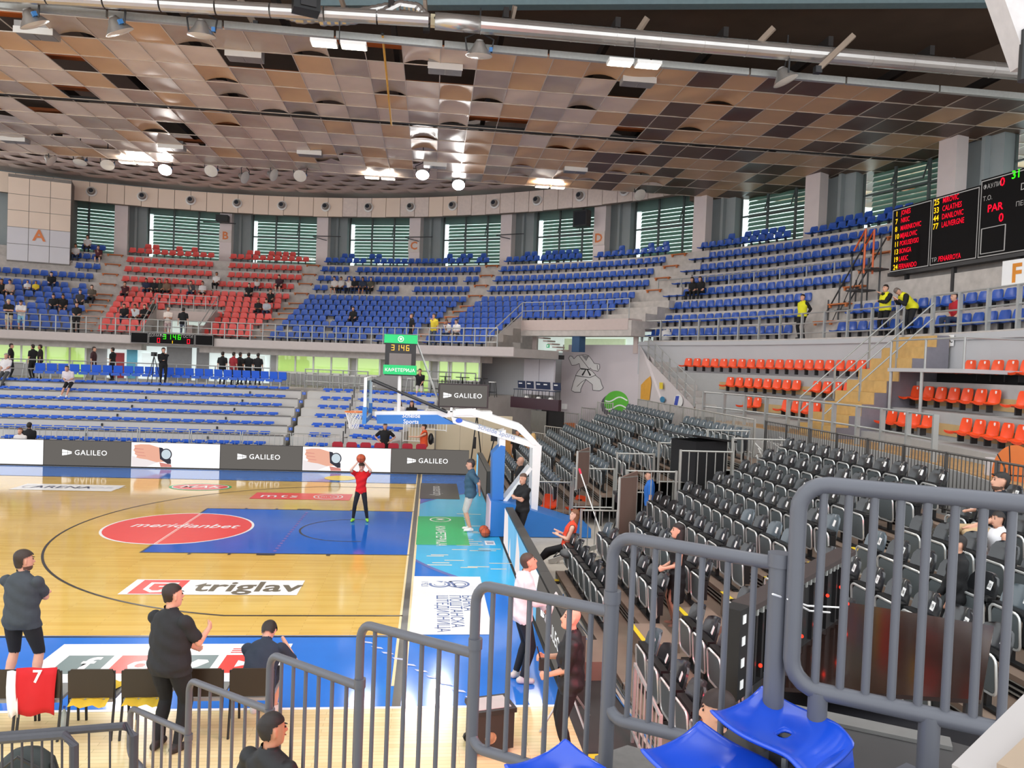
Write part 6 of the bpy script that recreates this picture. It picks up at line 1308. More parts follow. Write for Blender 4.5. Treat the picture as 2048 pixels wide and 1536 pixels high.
for k in (1, 2, 3): q = Q[k]-Q[0]; MB().cyl(Vector((q.x*.95, q.y*.95, -2.2+.9)), Vector((q.x*.95, q.y*.95, -.03)), .03, 6).ob('board_leg', DKMET, t)
MB().prism([(at_z(x, y, 2.05).x-Q[0].x, at_z(x, y, 2.05).y-Q[0].y) for x, y in ((1520, 1340), (2060, 1460), (2060, 1560), (1500, 1560))], -.3, -.15).ob('under_board', mat('under_black', '#17161A', .4, var=.3, scale=3), t)
# white bars close to the lens and the beam in the upper corner
t = thing('white_bar', 'blurred white bar crossing the lower corner in front of the platform', 'bar', at_depth(1990, 1480, 1.7)); MB().beam(at_depth(1950, 1600, 1.6)-t.location, at_depth(2130, 1405, 1.9)-t.location, .09, .12).ob('bar_body', mat('white_enamel', '#A8A19E', .4, var=.03), t); MB().beam(at_depth(2020, 1560, 1.55)-t.location, at_depth(2110, 1470, 1.7)-t.location, .05, .05).ob('brown_cover', mat('brown_cover', '#9A8672', .7), t)
t = thing('corner_beam', 'white slanted beam in the upper corner against the dark roof', 'beam', at_depth(2060, 10, 12)); MB().prism([(0, -.9), (.55, -.9), (.55, .6), (-.62, .6)], 0, .4, fr=(Vector((0, 0, 0)), CR, Uu, CF)).ob('beam_face', mat('beam_white', '#C9C2C0', .6), t); MB().cyl(Vector((.0, 0, -1.2)), Vector((0, 0, -.4)), .12, 10).ob('black_clamp', BLACKM, t)
for i in range(3):
    p, q = at_depth(1545+30*i, 1188+10*i, 3.0), at_depth(1680-20*i, 1215+10*i, 3.3)
    if i < 2: tag(MB().tube([p, p.lerp(q, .5)+Vector((0, 0, -.02)), q], .004, 4).ob('cable_tie', WHITEP), '%s white cable tie stretched across the railing posts' % ('upper', 'lower')[i], 'cable tie')
# low dark railing and backpack at the foot
zr = 2.1
Af, Bf = at_depth(-20, 1483, 5.4), at_depth(150, 1470, 5.0)
t = thing('dark_handrail', 'dark worn handrail with thin bars over the backpack', 'railing', at_depth(60, 1560, 5.2)); O = t.location; DR = mat('worn_dark_rail', '#3B3B42', .5, var=.2, scale=10)
MB().tube([at_depth(-30, 1482, 5.4)-O, at_depth(130, 1470, 5.2)-O, at_depth(148, 1490, 5.2)-O, at_depth(148, 1640, 5.2)-O], .03, 8).ob('top_tube', DR, t); MB().tube([at_depth(-30, 1474, 5.9)-O, at_depth(250, 1452, 5.7)-O, at_depth(268, 1470, 5.7)-O, at_depth(266, 1640, 5.7)-O], .032, 8).ob('rear_tube', DR, t)
for i in range(7): MB().cyl(at_depth(4+20*i, 1482-1.5*i, 5.35)-O, at_depth(4+20*i, 1640, 5.35)-O, .008, 6).ob('thin_bar', DR, t)
for i in range(3): MB().cyl(at_depth(178+42*i, 1458, 5.75)-O, at_depth(178+42*i, 1640, 5.75)-O, .008, 6).ob('thin_bar', DR, t)
t = thing('backpack', 'dark green-black backpack slumped behind the handrail', 'backpack', at_depth(55, 1545, 5.7)); MB().ball((0, 0, 0), .2, 16, sc=(1.1, .7, 1.0)).ball((.02, -.05, -.12), .17, 14, sc=(1.1, .7, .9)).ob('bag_body', mat('bag_nylon', '#2A302E', .7, var=.2), t, 80); MB().tube([(-.12, -.13, .1), (0, -.15, .2), (.14, -.13, .1)], .012, 6).ob('zip_seam', BLACKM, t); MB().tube([(.2, -.05, .1), (.26, -.08, -.05), (.2, -.08, -.2)], .02, 6).ob('strap', BLACKM, t)

# ------------------------------------------------------------------ small fittings high up
t = thing('hanging_monitor', 'black monitor box beside the D column under the band', 'monitor', pol(35.2, TC[7]+1.6, 13.6), math.radians(TC[7])); MB().box((0, 0, 0), (.5, 1.0, 1.0)).ob('cabinet', BLACKM, t); MB().box((-.255, 0, 0), (.01, .8, .8)).ob('screen', mat('dead_screen', '#23282E', .2), t)
t = thing('projector_rack', 'black projector on a bracket above letter B', 'projector', pol(35.3, TC[3]+.2, 13.9), math.radians(TC[3])); MB().box((0, 0, 0), (.6, .8, .45)).ob('projector_body', BLACKM, t); MB().box((0, .2, -.3), (.1, 2.2, .06)).ob('bracket', DKMET, t)
for i, k in enumerate((4, 5, 6)):
    t = thing('column_bracket', '%s thin black arm bracket fixed to a window column' % nth(i+1), 'bracket', pol(35.5, TC[k], 12.95), math.radians(TC[k]), 'arm brackets on columns'); MB().beam((0, -1.4, .05), (0, .6, .05), .06, .05).ob('arm', DKMET, t); MB().beam((0, .6, 0), (0, -.4, -.25), .05, .05).ob('stay', DKMET, t)
q = at_r(1158, 676, 28.6); t = thing('waste_bin', 'blue wheeled bin behind the rail of the lit passage', 'bin', (q.x, q.y, 5.2), .6); MB().prism([(-.22, -.25), (.22, -.25), (.25, .25), (-.25, .25)], .0, .85).ob('bin_body', mat('bin_blue', '#27496E', .5), t); MB().tube([(-.2, .26, .85), (-.15, .3, 1.1), (.15, .3, 1.1), (.2, .26, .85)], .03, 6).ob('handle', BLACKM, t)
q = at_r(1096, 692, 24.9); t = thing('exit_sign', 'green exit sign low on the passage rail', 'sign', (q.x, q.y, q.z-.1), math.radians(ang(q)-90)); MB().box((0, 0, .1), (.16, .04, .16)).ob('sign_box', mat('exit_green', '#12905A', .5, emit='#12905A', es=.4), t); MB().box((0, -.022, .1), (.07, .004, .08)).box((0, .022, .1), (.07, .004, .08)).ob('sign_mark', WHITEP, t)
q = at_r(1332, 655, 29.9); t = thing('plastic_bag', 'white plastic bag slumped on the balcony steps', 'bag', (q.x, q.y, 6.1)); MB().ball((0, 0, .0), .28, 10, sc=(1.2, 1, 1)).ball((.1, 0, .22), .12, 8).ob('bag_body', WHITEP, t, 80); MB().tube([(.08, 0, .3), (.12, 0, .42), (.16, 0, .3)], .015, 5).ob('bag_handle', WHITEP, t)
# ------------------------------------------------------------------ people: tapered limbs and shaped torso fused to one skin, clothes as shells
SKINS = [mat('skin_light', '#D9A288', .55, var=.05, scale=20), mat('skin_tan', '#BE8466', .55, var=.05, scale=20), mat('skin_pale', '#E4B7A0', .55, var=.05, scale=20)]
def capsule(b, p0, p1, r0, r1, n=10):
    p0 = Vector(p0); p1 = Vector(p1); t = (p1-p0)
    if t.length < 1e-5: t = Vector((0, 0, 1e-4))
    t.normalize(); u = Vector((0, 0, 1)) if abs(t.z) < .9 else Vector((1, 0, 0)); a = t.cross(u).normalized(); c = a.cross(t).normalized()
    rings = [(p0-t*r0*.94, r0*.34), (p0-t*r0*.6, r0*.8), (p0, r0), (p1, r1), (p1+t*r1*.6, r1*.8), (p1+t*r1*.94, r1*.34)]
    vs = [q+a*math.cos(2*PI*j/n)*r+c*math.sin(2*PI*j/n)*r for q, r in rings for j in range(n)]; k = len(rings)
    fs = [(i*n+j, i*n+(j+1) % n, (i+1)*n+(j+1) % n, (i+1)*n+j) for i in range(k-1) for j in range(n)]+[tuple(reversed(range(n))), tuple((k-1)*n+j for j in range(n))]
    b.add(vs, fs)
def loft(b, secs, n=14):
    vs = []
    for c, ax, ay, w, d in secs: vs += [c+ax*w*math.cos(2*PI*j/n)+ay*d*math.sin(2*PI*j/n) for j in range(n)]
    k = len(secs); fs = [(i*n+j, i*n+(j+1) % n, (i+1)*n+(j+1) % n, (i+1)*n+j) for i in range(k-1) for j in range(n)]+[tuple(reversed(range(n))), tuple((k-1)*n+j for j in range(n))]
    b.add(vs, fs)
def ik(a, c, l1, l2, hint):
    d = c-a; L = d.length
    if L > (l1+l2)*.995: c = a+d*((l1+l2)*.995/L); d = c-a; L = d.length
    t = d/L; x = (l1*l1-l2*l2+L*L)/(2*L); h = math.sqrt(max(0, l1*l1-x*x)); n = hint-t*hint.dot(t)
    if n.length < 1e-4: n = Vector((0, 0, 1))
    return a+t*x+n.normalized()*h, c
PEOPLE = []
def person(label, loc, face, H=1.76, g=1., sit=False, lean=0., pz=None, wr=None, wl=None, el=None, ar=None, al=None, head=(0, 0), shirt=('#1E1E20', 'tee'), pants=('#1B1B1E', 'long'), shoes='#2A2A2C', skin=0, hair='#2A1E18', hairs='short', vox=.03, fingers=False, legspread=.1, vest=None, curl=.6, dress=False, group=None, knee=None, beard=False, feet=None):
    s = H/1.75; b = MB(); P = []     # P: (p0,p1,r0,r1,tag)
    V = lambda x, y, z: Vector((x, y, z))*s
    def cap(p0, p1, r0, r1, tg): capsule(b, p0, p1, r0, r1); P.append((p0, p1, r0, r1, tg))
    pel = V(0, 0, pz if pz else (.50 if sit else .93))
    Rl = Matrix.Rotation(-lean, 3, 'X')
    T = lambda x, y, z: pel + Rl @ (Vector((x, y, z))*s)
    X = Rl @ Vector((1, 0, 0)); Y = Rl @ Vector((0, 1, 0)); gg = g
    secs = [(T(0, -.005, -.10), X, Y, .125*gg*s, .10*gg*s), (T(0, -.01, -.02), X, Y, .168*gg*s, .122*gg*s), (T(0, 0, .12), X, Y, .148*gg*s, .112*gg*s), (T(0, .01, .24), X, Y, .158*gg*s, .118*gg*s), (T(0, .005, .36), X, Y, .182*(.6+.4*gg)*s, .12*(.6+.4*gg)*s), (T(0, -.01, .46), X, Y, .175*(.7+.3*gg)*s, .092*s), (T(0, -.015, .51), X, Y, .10*s, .07*s), (T(0, -.01, .54), X, Y, .058*s, .058*s)]
    loft(b, secs)
    for (c0, _, _, w0, d0), (c1, _, _, w1, d1) in zip(secs[:-1], secs[1:]): P.append((c0-X*w0*.45, c0+X*w0*.45, d0, d0, 'hip' if c0 == secs[0][0] or c0 == secs[1][0] else 'torso'))
    cap(T(0, -.01, .50), T(0, .01, .60), .056*s, .054*s, 'neck')
    hy, hp = head; Hc = T(0, .02, .685); Mh = Rl @ Matrix.Rotation(hy, 3, 'Z') @ Matrix.Rotation(-hp, 3, 'X')
    hx, hyv, hz = Mh @ Vector((1, 0, 0)), Mh @ Vector((0, 1, 0)), Mh @ Vector((0, 0, 1))
    hsec = [(-.125, .03, .03, .035), (-.11, .048, .06, .03), (-.07, .062, .082, .012), (-.02, .071, .093, .002), (.03, .077, .099, -.006), (.075, .071, .088, -.012), (.105, .052, .062, -.014), (.122, .024, .028, -.014)]
    loft(b, [(Hc+hz*z*s+hyv*y*s, hx, hyv, w*s, d*s) for z, w, d, y in hsec])
    P.append((Hc-hz*.05*s, Hc+hz*.04*s, .085*s, .09*s, 'head'))
    capsule(b, Hc+hyv*.088*s+hz*.02*s, Hc+hyv*.108*s-hz*.03*s, .011*s, .016*s, 8)
    for q in (-1, 1): capsule(b, Hc+hx*q*.078*s-hyv*.01*s+hz*.02*s, Hc+hx*q*.077*s-hyv*.005*s-hz*.03*s, .016*s, .012*s, 8)
    hands = []
    for q, w, pre in ((1, wr, ar), (-1, wl, al)):
        sh = T(q*.185*(.75+.25*gg), -.01, .445)
        if w is None:
            if pre == 'crossed': w = T(-q*.07, .185*gg, .25); 
            elif pre == 'hips': w = T(q*.20*gg, .03, .10)
            elif pre == 'up': w = T(q*.12, .22, .80)
            elif pre == 'front': w = T(q*.06, .24*gg, .06)
            elif pre == 'back': w = T(q*.05, -.20*gg, .03)
            elif pre == 'lap': w = T(q*.08, .26*gg, .04)
            elif pre == 'phone': w = T(q*.07, .28*gg, .20)
            elif pre == 'knee': w = pel+V(q*.10, .33, .10)
            elif pre == 'face': w = T(q*.04, .16, .52)
            else: w = T(q*.27*(.6+.4*gg), .02, -.10)
        else: w = V(*w)
        hint = {'crossed': Vector((q*.9, .1, -.6)), 'hips': Vector((q, -.6, 0)), 'up': Vector((q*.9, .4, -.5)), 'back': Vector((q*.8, -.6, .2))}.get(pre, Vector((q*.5, -.9, -.4)))
        if el: hint = Vector((q*el[0], el[1], el[2]))
        e, w = ik(sh, w, .285*s, .265*s, hint)
        sl = shirt[1]
        if sl == 'none': cap(sh, e, .05*s, .042*s, 'skin')
        else:
            m_ = sh.lerp(e, .72); cap(sh, m_, .056*s, .05*s, 'sleeve'); cap(m_, e, .046*s, .041*s, 'sleeve' if sl == 'long' else 'skin')
        cap(e, w, .041*s, .028*s, 'sleeve' if sl == 'long' else 'skin')
        d = (w-e).normalized()
        if pre == 'crossed': d = (d+Vector((-q*.6, -.5, .1))).normalized()
        n_ = d.cross(Vector((0, 0, 1)) if abs(d.z) < .8 else Vector((0, 1, 0))).normalized(); n2 = d.cross(n_).normalized()
        if not fingers:
            cap(w, w+d*.13*s, .03*s, .024*s, 'skin')
        else:
            side_ = n2 if abs(d.z) < .8 else n_; pn = d.cross(side_).normalized()
            inn = -Vector((q, 0, 0)); pn = pn if pn.dot(inn) > 0 else -pn
            for k in range(4):
                o_ = side_*(k-1.5)*.02*s; cap(w+d*.01*s+o_*.6, w+d*.085*s+o_, .017*s, .0145*s, 'skin')
            for k in range(4):
                o_ = side_*(k-1.5)*.021*s; L_ = (.062, .074, .070, .055)[k]*s; k0 = w+d*.088*s+o_; c1 = (d*math.cos(curl)+pn*math.sin(curl)); c2 = (d*math.cos(curl*2.1)+pn*math.sin(curl*2.1))
                k1 = k0+c1*L_*.55; cap(k0, k1, .0098*s, .0092*s, 'skin'); cap(k1, k1+c2*L_*.5, .0090*s, .0078*s, 'skin')
            t0 = w+d*.03*s-side_*.028*s; t1 = t0+(d*.6-side_*.6+pn*.35).normalized()*.045*s; cap(t0, t1, .013*s, .011*s, 'skin'); cap(t1, t1+(d*.85+pn*.4-side_*.1).normalized()*.036*s, .0105*s, .009*s, 'skin')
        hands.append(w+d*.09*s)
    for q in (1, -1):
        hip_ = pel+V(q*.088*gg, 0, -.03)
        if feet: an = V(*feet[0 if q == 1 else 1])
        elif sit: an = V(q*(legspread+.02), .40, (pz or .5)-.50+.08)
        else: an = V(q*legspread, -.01+.02*q, .085)
        kn = Vector((q*.12, 1, .25)) if not knee else Vector((q*knee[0], knee[1], knee[2]))
        k_, an = ik(hip_, an, .425*s, .42*s, kn)
        lg = pants[1]
        cap(hip_, hip_.lerp(k_, .55), .088*(.4+.6*gg)*s, .072*(.5+.5*gg)*s, 'skin' if dress else 'pants'); cap(hip_.lerp(k_, .5), k_, .072*(.5+.5*gg)*s, .056*s, 'pants' if lg in ('long', 'shorts') and not dress else 'skin')
        cap(k_, k_.lerp(an, .35), .054*s, .055*(.6+.4*gg)*s, 'pants' if lg == 'long' else 'skin'); cap(k_.lerp(an, .35), an, .053*(.6+.4*gg)*s, .036*s, 'pants' if lg == 'long' else 'skin')
        fdx = Vector((q*.25, 1, -.0)).normalized(); cap(an-fdx*.045*s+Vector((0, 0, -.045*s)), an+fdx*.13*s+Vector((0, 0, -.05*s)), .038*s, .032*s, 'shoe'); cap(an, an+Vector((0, 0, -.04*s)), .04*s, .038*s, 'shoe')
    if dress:
        loft(b, [(pel+V(0, 0, -.48), Vector((1, 0, 0)), Vector((0, 1, 0)), .15*s, .12*s), (pel+V(0, 0, -.25), Vector((1, 0, 0)), Vector((0, 1, 0)), .165*s, .125*s), (pel+V(0, 0, 0), Vector((1, 0, 0)), Vector((0, 1, 0)), .17*s, .125*s)]); P.append((pel+V(-.05, 0, -.44), pel+V(-.05, 0, 0), .13*s, .13*s, 'torso')); P.append((pel+V(.05, 0, -.44), pel+V(.05, 0, 0), .13*s, .13*s, 'torso'))
    me = b.mesh('person_source', [SKINS[skin]]); src = bpy.data.objects.new('person_source', me); COL.objects.link(src)
    md = src.modifiers.new('r', 'REMESH'); md.mode = 'VOXEL'; md.voxel_size = vox; md.use_smooth_shade = True
    ms_ = src.modifiers.new('s', 'SMOOTH'); ms_.factor = .5; ms_.iterations = 4 if vox < .02 and not fingers else 3
    PEOPLE.append(dict(label=label, loc=loc, rz=math.radians(face-90), src=src, P=P, shirt=shirt, pants=pants, shoes=shoes, skin=skin, hair=hair, hairs=hairs, Hc=Hc, Mh=Mh, s=s, vox=vox, vest=vest, group=group, pel=pel, T=T, fingers=fingers, dress=dress, beard=beard))
    return PEOPLE[-1], hands
def finish_people():
    dg = bpy.context.evaluated_depsgraph_get()
    for d in PEOPLE: d['me'] = bpy.data.meshes.new_from_object(d['src'].evaluated_get(dg))
    for d in PEOPLE:
        m0 = d['src'].data; bpy.data.objects.remove(d['src']); bpy.data.meshes.remove(m0)
        me = d['me']; s = d['s']; root = thing('person', d['label'], 'person', d['loc'], d['rz'], d['group'])
        me.materials.clear(); me.materials.append(SKINS[d['skin']]); ob('body', me, root)
        nv = len(me.vertices); co = np.zeros(nv*3); me.vertices.foreach_get('co', co); co = co.reshape(-1, 3); no = np.zeros(nv*3); me.vertices.foreach_get('normal', no); no = no.reshape(-1, 3)
        tags = [p[4] for p in d['P']]; D = []
        for p0, p1, r0, r1, tg in d['P']:
            p0 = np.array(p0); v = np.array(p1)-p0; L2 = max(1e-9, v @ v); t = np.clip(((co-p0) @ v)/L2, 0, 1); D.append(np.linalg.norm(co-p0-t[:, None]*v, axis=1)-(r0+(r1-r0)*t))
        near_ = np.argmin(np.array(D), 0); vt = np.array(tags)[near_]
        Mi = np.array(d['Mh'].transposed()); hl = (co-np.array(d['Hc'])) @ Mi.T/s
        faces = [tuple(p.vertices) for p in me.polygons]
        def shell(nm, mask, off, m, smooth=None, rough=0.):
            fs = [f for f in faces if all(mask[i] for i in f)] if off < .006 else [f for f in faces if sum(bool(mask[i]) for i in f) >= 2]
            if not fs: return None
            used = sorted({i for f in fs for i in f}); ix = {i: k for k, i in enumerate(used)}
            o_ = off+(rough*np.sin(co[used][:, 2]*40+co[used][:, 0]*23)*.5 if rough else 0)
            q = co[used]+no[used]*(o_[:, None] if rough else off)
            x = bpy.data.meshes.new(nm); x.from_pydata([tuple(r) for r in q], [], [tuple(ix[i] for i in f) for f in fs]); x.materials.append(m); x.shade_smooth(); o = ob(nm, x, root); return o
        k = d['vox'] < .02
        cm = lambda c, r=.85: mat('cloth_%s' % c[1:], c, r, var=.14, scale=14 if k else 5, bump=.25 if k else 0)
        sh = d['shirt']; tmask = np.isin(vt, ['torso', 'sleeve']+(['hip'] if d['dress'] or sh[1] != 'tuck' else []))
        if sh[1] == 'none' and not d['dress']: tmask = np.isin(vt, ['torso', 'hip'])
        zmin = (np.array(d['pel'])[2]-.10*s)
        tm = tmask & ((co[:, 2] > zmin) | (vt != 'hip')) if not d['dress'] else tmask
        shell('pants' if d['pants'][1] == 'long' else 'shorts', np.isin(vt, ['pants', 'hip']), .010*s if k else .012, cm(d['pants'][0])) if not d['dress'] else None
        shell('dress' if d['dress'] else 'shirt', tm, .018*s if k else .02, cm(sh[0]), rough=.012 if k else 0)
        if d['vest']: shell('vest', np.isin(vt, ['torso', 'hip']) & (co[:, 2] > zmin+.05), .034, cm(d['vest'], .7))
        shell('shoes', vt == 'shoe', .008, cm(d['shoes'], .6))
        hd = vt == 'head'; x_, y_, z_ = hl[:, 0], hl[:, 1], hl[:, 2]
        if d['hairs'] != 'bald':
            hm = hd & ((z_ > .062-.25*np.maximum(0, -y_+.04)) | (y_ < -.035) & (z_ > -.07)) & ~((np.abs(x_) > .073) & (z_ < .03))
            if d['hairs'] == 'crop': hm &= z_ > -.045
            shell('hair', hm, .010*s if d['hairs'] == 'crop' else .018*s, mat('hair_%s' % d['hair'][1:], d['hair'], .6, var=.25, scale=40), rough=.008)
            if d['hairs'] == 'long':
                hb = MB(); Mh = d['Mh']; Hc = d['Hc']; secs = []
                for i, (z, w, dp, y) in enumerate(((.10, .06, .07, -.02), (.04, .088, .085, -.035), (-.05, .098, .085, -.045), (-.14, .11, .08, -.05), (-.24, .12, .07, -.055), (-.34, .11, .055, -.07), (-.42, .05, .02, -.08))):
                    secs.append((Hc+Mh @ Vector((0, y, z))*s, Mh @ Vector((1, 0, 0)), Mh @ Vector((0, 1, 0)), w*s, dp*s))
                loft(hb, secs, 12); o = hb.ob('long_hair', mat('hair_%s' % d['hair'][1:], d['hair'], .6, var=.25, scale=40), root, 80)
        if d['beard']: shell('beard', hd & (z_ < -.055) & (y_ > -.03) & ~((z_ > -.075) & (np.abs(x_) < .03) & (y_ > .05)), .003*s, mat('stubble_brown', '#5A4236', .7))
        if d['vox'] < .026:
            for q in (-1, 1):
                c = d['Hc']+d['Mh'] @ Vector((q*.031, .084, .012))*s; MB().ball(c, .0105*s, 8, sc=(1.25, .7, .8)).ob('eye', mat('eye_dark', '#2B1F1B', .3, var=0), root)
                c = d['Hc']+d['Mh'] @ Vector((q*.033, .088, .036))*s; MB().ball(c, .016*s, 8, sc=(1.3, .4, .3)).ob('eyebrow', mat('hair_%s' % d['hair'][1:], d['hair'], .6), root)
            c = d['Hc']+d['Mh'] @ Vector((0, .092, -.062))*s; MB().ball(c, .018*s, 8, sc=(1.3, .35, .35)).ob('mouth', mat('lip_red', '#9C5148', .5, var=0), root)
N, M_ = .0125, .02
# --- players and staff on the court
d, h = person('boy in red tee shooting a basketball on the blue key', (-1.43, 1.05, .008), 268, 1.62, .85, ar='up', al='up', shirt=('#D8141C', 'tee'), pants=('#17191D', 'long'), shoes='#8FD13C', skin=2, hair='#3A2A20', vox=.018, head=(0, .35), legspread=.2)
ball('basketball held over the head of the boy in red', Vector((-1.43, 1.05, 0))+Matrix.Rotation(math.radians(178), 3, 'Z') @ ((h[0]+h[1])*.5+Vector((0, .02, .08))))
person('coach in slate tee and pale striped shorts, hands behind his back', (1.48, .08, .008), 176, 1.90, 1.1, ar='back', al='back', shirt=('#39586C', 'tee'), pants=('#C2BDB8', 'shorts'), shoes='#E9E6E2', skin=0, hair='#3A3330', vox=.018, legspread=.09, head=(0, .1))
person('security man in black with glasses, arms crossed by the goal base', (2.66, -1.6, .006), 205, 1.80, 1.12, ar='crossed', al='crossed', shirt=('#161618', 'tee'), pants=('#1A1B1F', 'long'), shoes='#141416', skin=0, hair='#5A4438', hairs='crop', vox=.016, fingers=False, head=(.35, 0))
person('bald man in black tee standing behind the goal mast', (3.0, 1.7, .0), 176, 1.80, 1.15, shirt=('#17171A', 'tee'), pants=('#1A1A1C', 'long'), skin=0, hairs='bald', vox=.02)
person('man in pale pink shirt reading papers by the boards', (1.72, -9.25, .008), 8, 1.80, 1.05, wr=(.10, .36, 1.08), wl=(-.12, .34, .93), shirt=('#E8D9DC', 'long'), pants=('#171A22', 'long'), shoes='#CFC8C0', skin=0, hair='#4A3A30', hairs='crop', vox=N, fingers=True, curl=.9, head=(0, -.45), lean=.06)
person('bald man in black tee holding a radio behind the railing', (2.0, -11.38, .0), 170, 1.74, 1.18, wr=(.12, .30, 1.12), wl=(-.05, .26, .98), shirt=('#141416', 'tee'), pants=('#131316', 'long'), shoes='#191919', skin=0, hairs='bald', vox=N, fingers=True, curl=1.0, head=(.3, -.25))
person('woman in long black dress standing on the chair aisle steps', (4.32, -8.1, .35), 170, 1.66, .9, ar='front', al='front', shirt=('#121214', 'none'), pants=('#121214', 'dress'), shoes='#A4705E', skin=0, hair='#1E1412', hairs='long', vox=N, fingers=True, dress=True, legspread=.07, head=(.1, -.1))
person('young woman in orange vest seated at the front chair row', (3.3, -4.05, .16), 168, 1.68, .88, sit=True, pz=.52, lean=-.25, wr=(.02, .17, .80), wl=(-.03, .20, .74), shirt=('#E8472A', 'none'), pants=('#17171A', 'long'), shoes='#2A2422', skin=2, hair='#7A4E32', hairs='long', vox=M_, feet=((.16, .72, .0), (-.04, .66, .06)), head=(.5, 0))
person('man in blue tee standing in the gap between the grandstands', (6.15, -.45, 0), 165, 1.80, 1.0, shirt=('#2E6FC4', 'tee'), pants=('#2B2D33', 'long'), skin=0, hair='#3B2A22', hairs='crop', vox=M_, head=(0, 0))
# --- bench side
p = at_z(40, 1388, 0); person('bearded man in dark slate tee and black shorts, arms folded, at picture edge', (p.x, p.y, 0), 78, 1.84, 1.22, ar='crossed', al='crossed', shirt=('#3C4248', 'tee'), pants=('#1B1B1D', 'shorts'), shoes='#DDDAD6', skin=0, hair='#33261E', vox=N, legspread=.17, head=(-.6, 0), beard=True)
person('big man in black tee and track pants seen from behind', (-2.42, -10.98, 0), 62, 1.86, 1.38, wr=(.16, .36, 1.18), al='front', shirt=('#222224', 'tee'), pants=('#18181A', 'long'), shoes='#26201E', skin=0, hair='#2A1C15', hairs='crop', vox=N, fingers=True, head=(-.35, 0), legspread=.12)
person('man in navy tee sitting on a bench chair seen from behind', (BCH[5].x, BCH[5].y, 0), 88, 1.80, 1.15, sit=True, pz=.49, lean=.85, wr=(.20, .62, .72), al='face', shirt=('#252E3C', 'tee'), pants=('#1D2128', 'shorts'), shoes='#D8D6D2', skin=0, hair='#241A15', hairs='short', vox=N, head=(0, .35))
p = at_depth(541, 1462, 5.6); person('man with cropped hair and black tee cut by the picture foot', (p.x, p.y, p.z-1.62), 60, 1.76, 1.05, shirt=('#141416', 'tee'), skin=1, hair='#1F1714', hairs='crop', vox=N, head=(-.5, 0))
p = at_depth(1440, 1425, 4.9); person('man with dark hair lit red beside the black screen backs', (p.x, p.y, p.z-1.64), 140, 1.78, 1.15, shirt=('#161618', 'tee'), skin=0, hair='#2B1A16', vox=N, head=(.3, .05))
# --- seated in the near grandstand
p = (XK[7], -9.95, ZK[7]); person('man in black tee and beige shorts lounging in the near grandstand', p, 172, 1.80, 1.15, sit=True, pz=.50, lean=-.15, al='lap', wr=(.36, .05, .72), shirt=('#1B1E26', 'tee'), pants=('#C3A47C', 'shorts'), shoes='#E6E2DC', skin=0, hair='#1D1613', vox=M_, head=(-.2, 0), beard=True, legspread=.22)
p = (XK[6]+.3, -10.55, ZK[6]+.05); person('boy in white jersey sitting beside the man in beige shorts', p, 170, 1.40, .85, sit=True, pz=.56, al='lap', ar='lap', shirt=('#EDEBEE', 'none'), pants=('#D9DCE6', 'shorts'), shoes='#EEEEEE', skin=0, hair='#1F1613', vox=M_, head=(.2, 0))
p = at_depth(1915, 1160, 8.9); person('boy in black hoodie standing among the black chairs', (p.x, p.y, ZK[4]), 160, 1.48, .95, wr=(.12, .2, .78), wl=(-.1, .16, .75), shirt=('#131315', 'long'), pants=('#17171A', 'long'), skin=0, hair='#1E1512', vox=.016, head=(0, 0))
# --- guards and visitors on the right balcony
def up(px, r, z): q = at_r(px, 660, r); return (q.x, q.y, z)
Y_ = '#E6E01E'
person('guard in yellow vest standing alone on the right balcony', up(1603, 29.75, 5.83), 200, 1.76, 1.0, al='back', ar='back', shirt=('#17171A', 'long'), vest=Y_, skin=0, hair='#2A1E18', hairs='crop', vox=.024)
person('guard in yellow vest standing behind the leaning guard', up(1768, 29.85, 5.83), 190, 1.78, 1.1, ar='face', al='crossed', shirt=('#17171A', 'long'), vest=Y_, skin=0, hair='#2A1E18', hairs='crop', vox=.022)
person('grey-haired guard in yellow vest leaning on the balcony rail', up(1822, 29.95, 5.83), 172, 1.78, 1.15, lean=.75, wr=(.06, .52, 1.16), wl=(-.08, .50, 1.14), shirt=('#17171A', 'long'), vest=Y_, skin=0, hair='#6E625A', hairs='crop', vox=.022, head=(.2, .6))
q = at_r(1915, 640, 30.1); person('man in red tee seated under the scoreboard', (q.x, q.y, 5.83), 180, 1.76, 1.05, sit=True, pz=.46, lean=.2, al='lap', ar='lap', shirt=('#B3202A', 'tee'), pants=('#2D3A52', 'long'), skin=0, hair='#241A16', vox=.024, head=(0, -.1))
def row_for(px, py, rows): return min(rows, key=lambda rz_: abs(at_r(px, py, rz_[0]).z-(rz_[1]+.42)))
def spect(px, py, lab, c, pc='#22242C', rows=LROWS, hair='#241A16', pose=('lap', 'lap'), H=1.72, hs='short', sl='tee', lean=.2, pl='long', sk=0, hd=(0, -.1), dz=0):
    r, z = row_for(px, py, rows); q = at_r(px, py, r); a = ang(q)
    person(lab, (pol(r-.02, a, 0).x, pol(r-.02, a, 0).y, z+dz), a+180, H, 1.0, sit=True, pz=.38, lean=lean, ar=pose[0], al=pose[1], shirt=(c, sl), pants=(pc, pl), hair=hair, hairs=hs, skin=sk, vox=.034, head=hd)
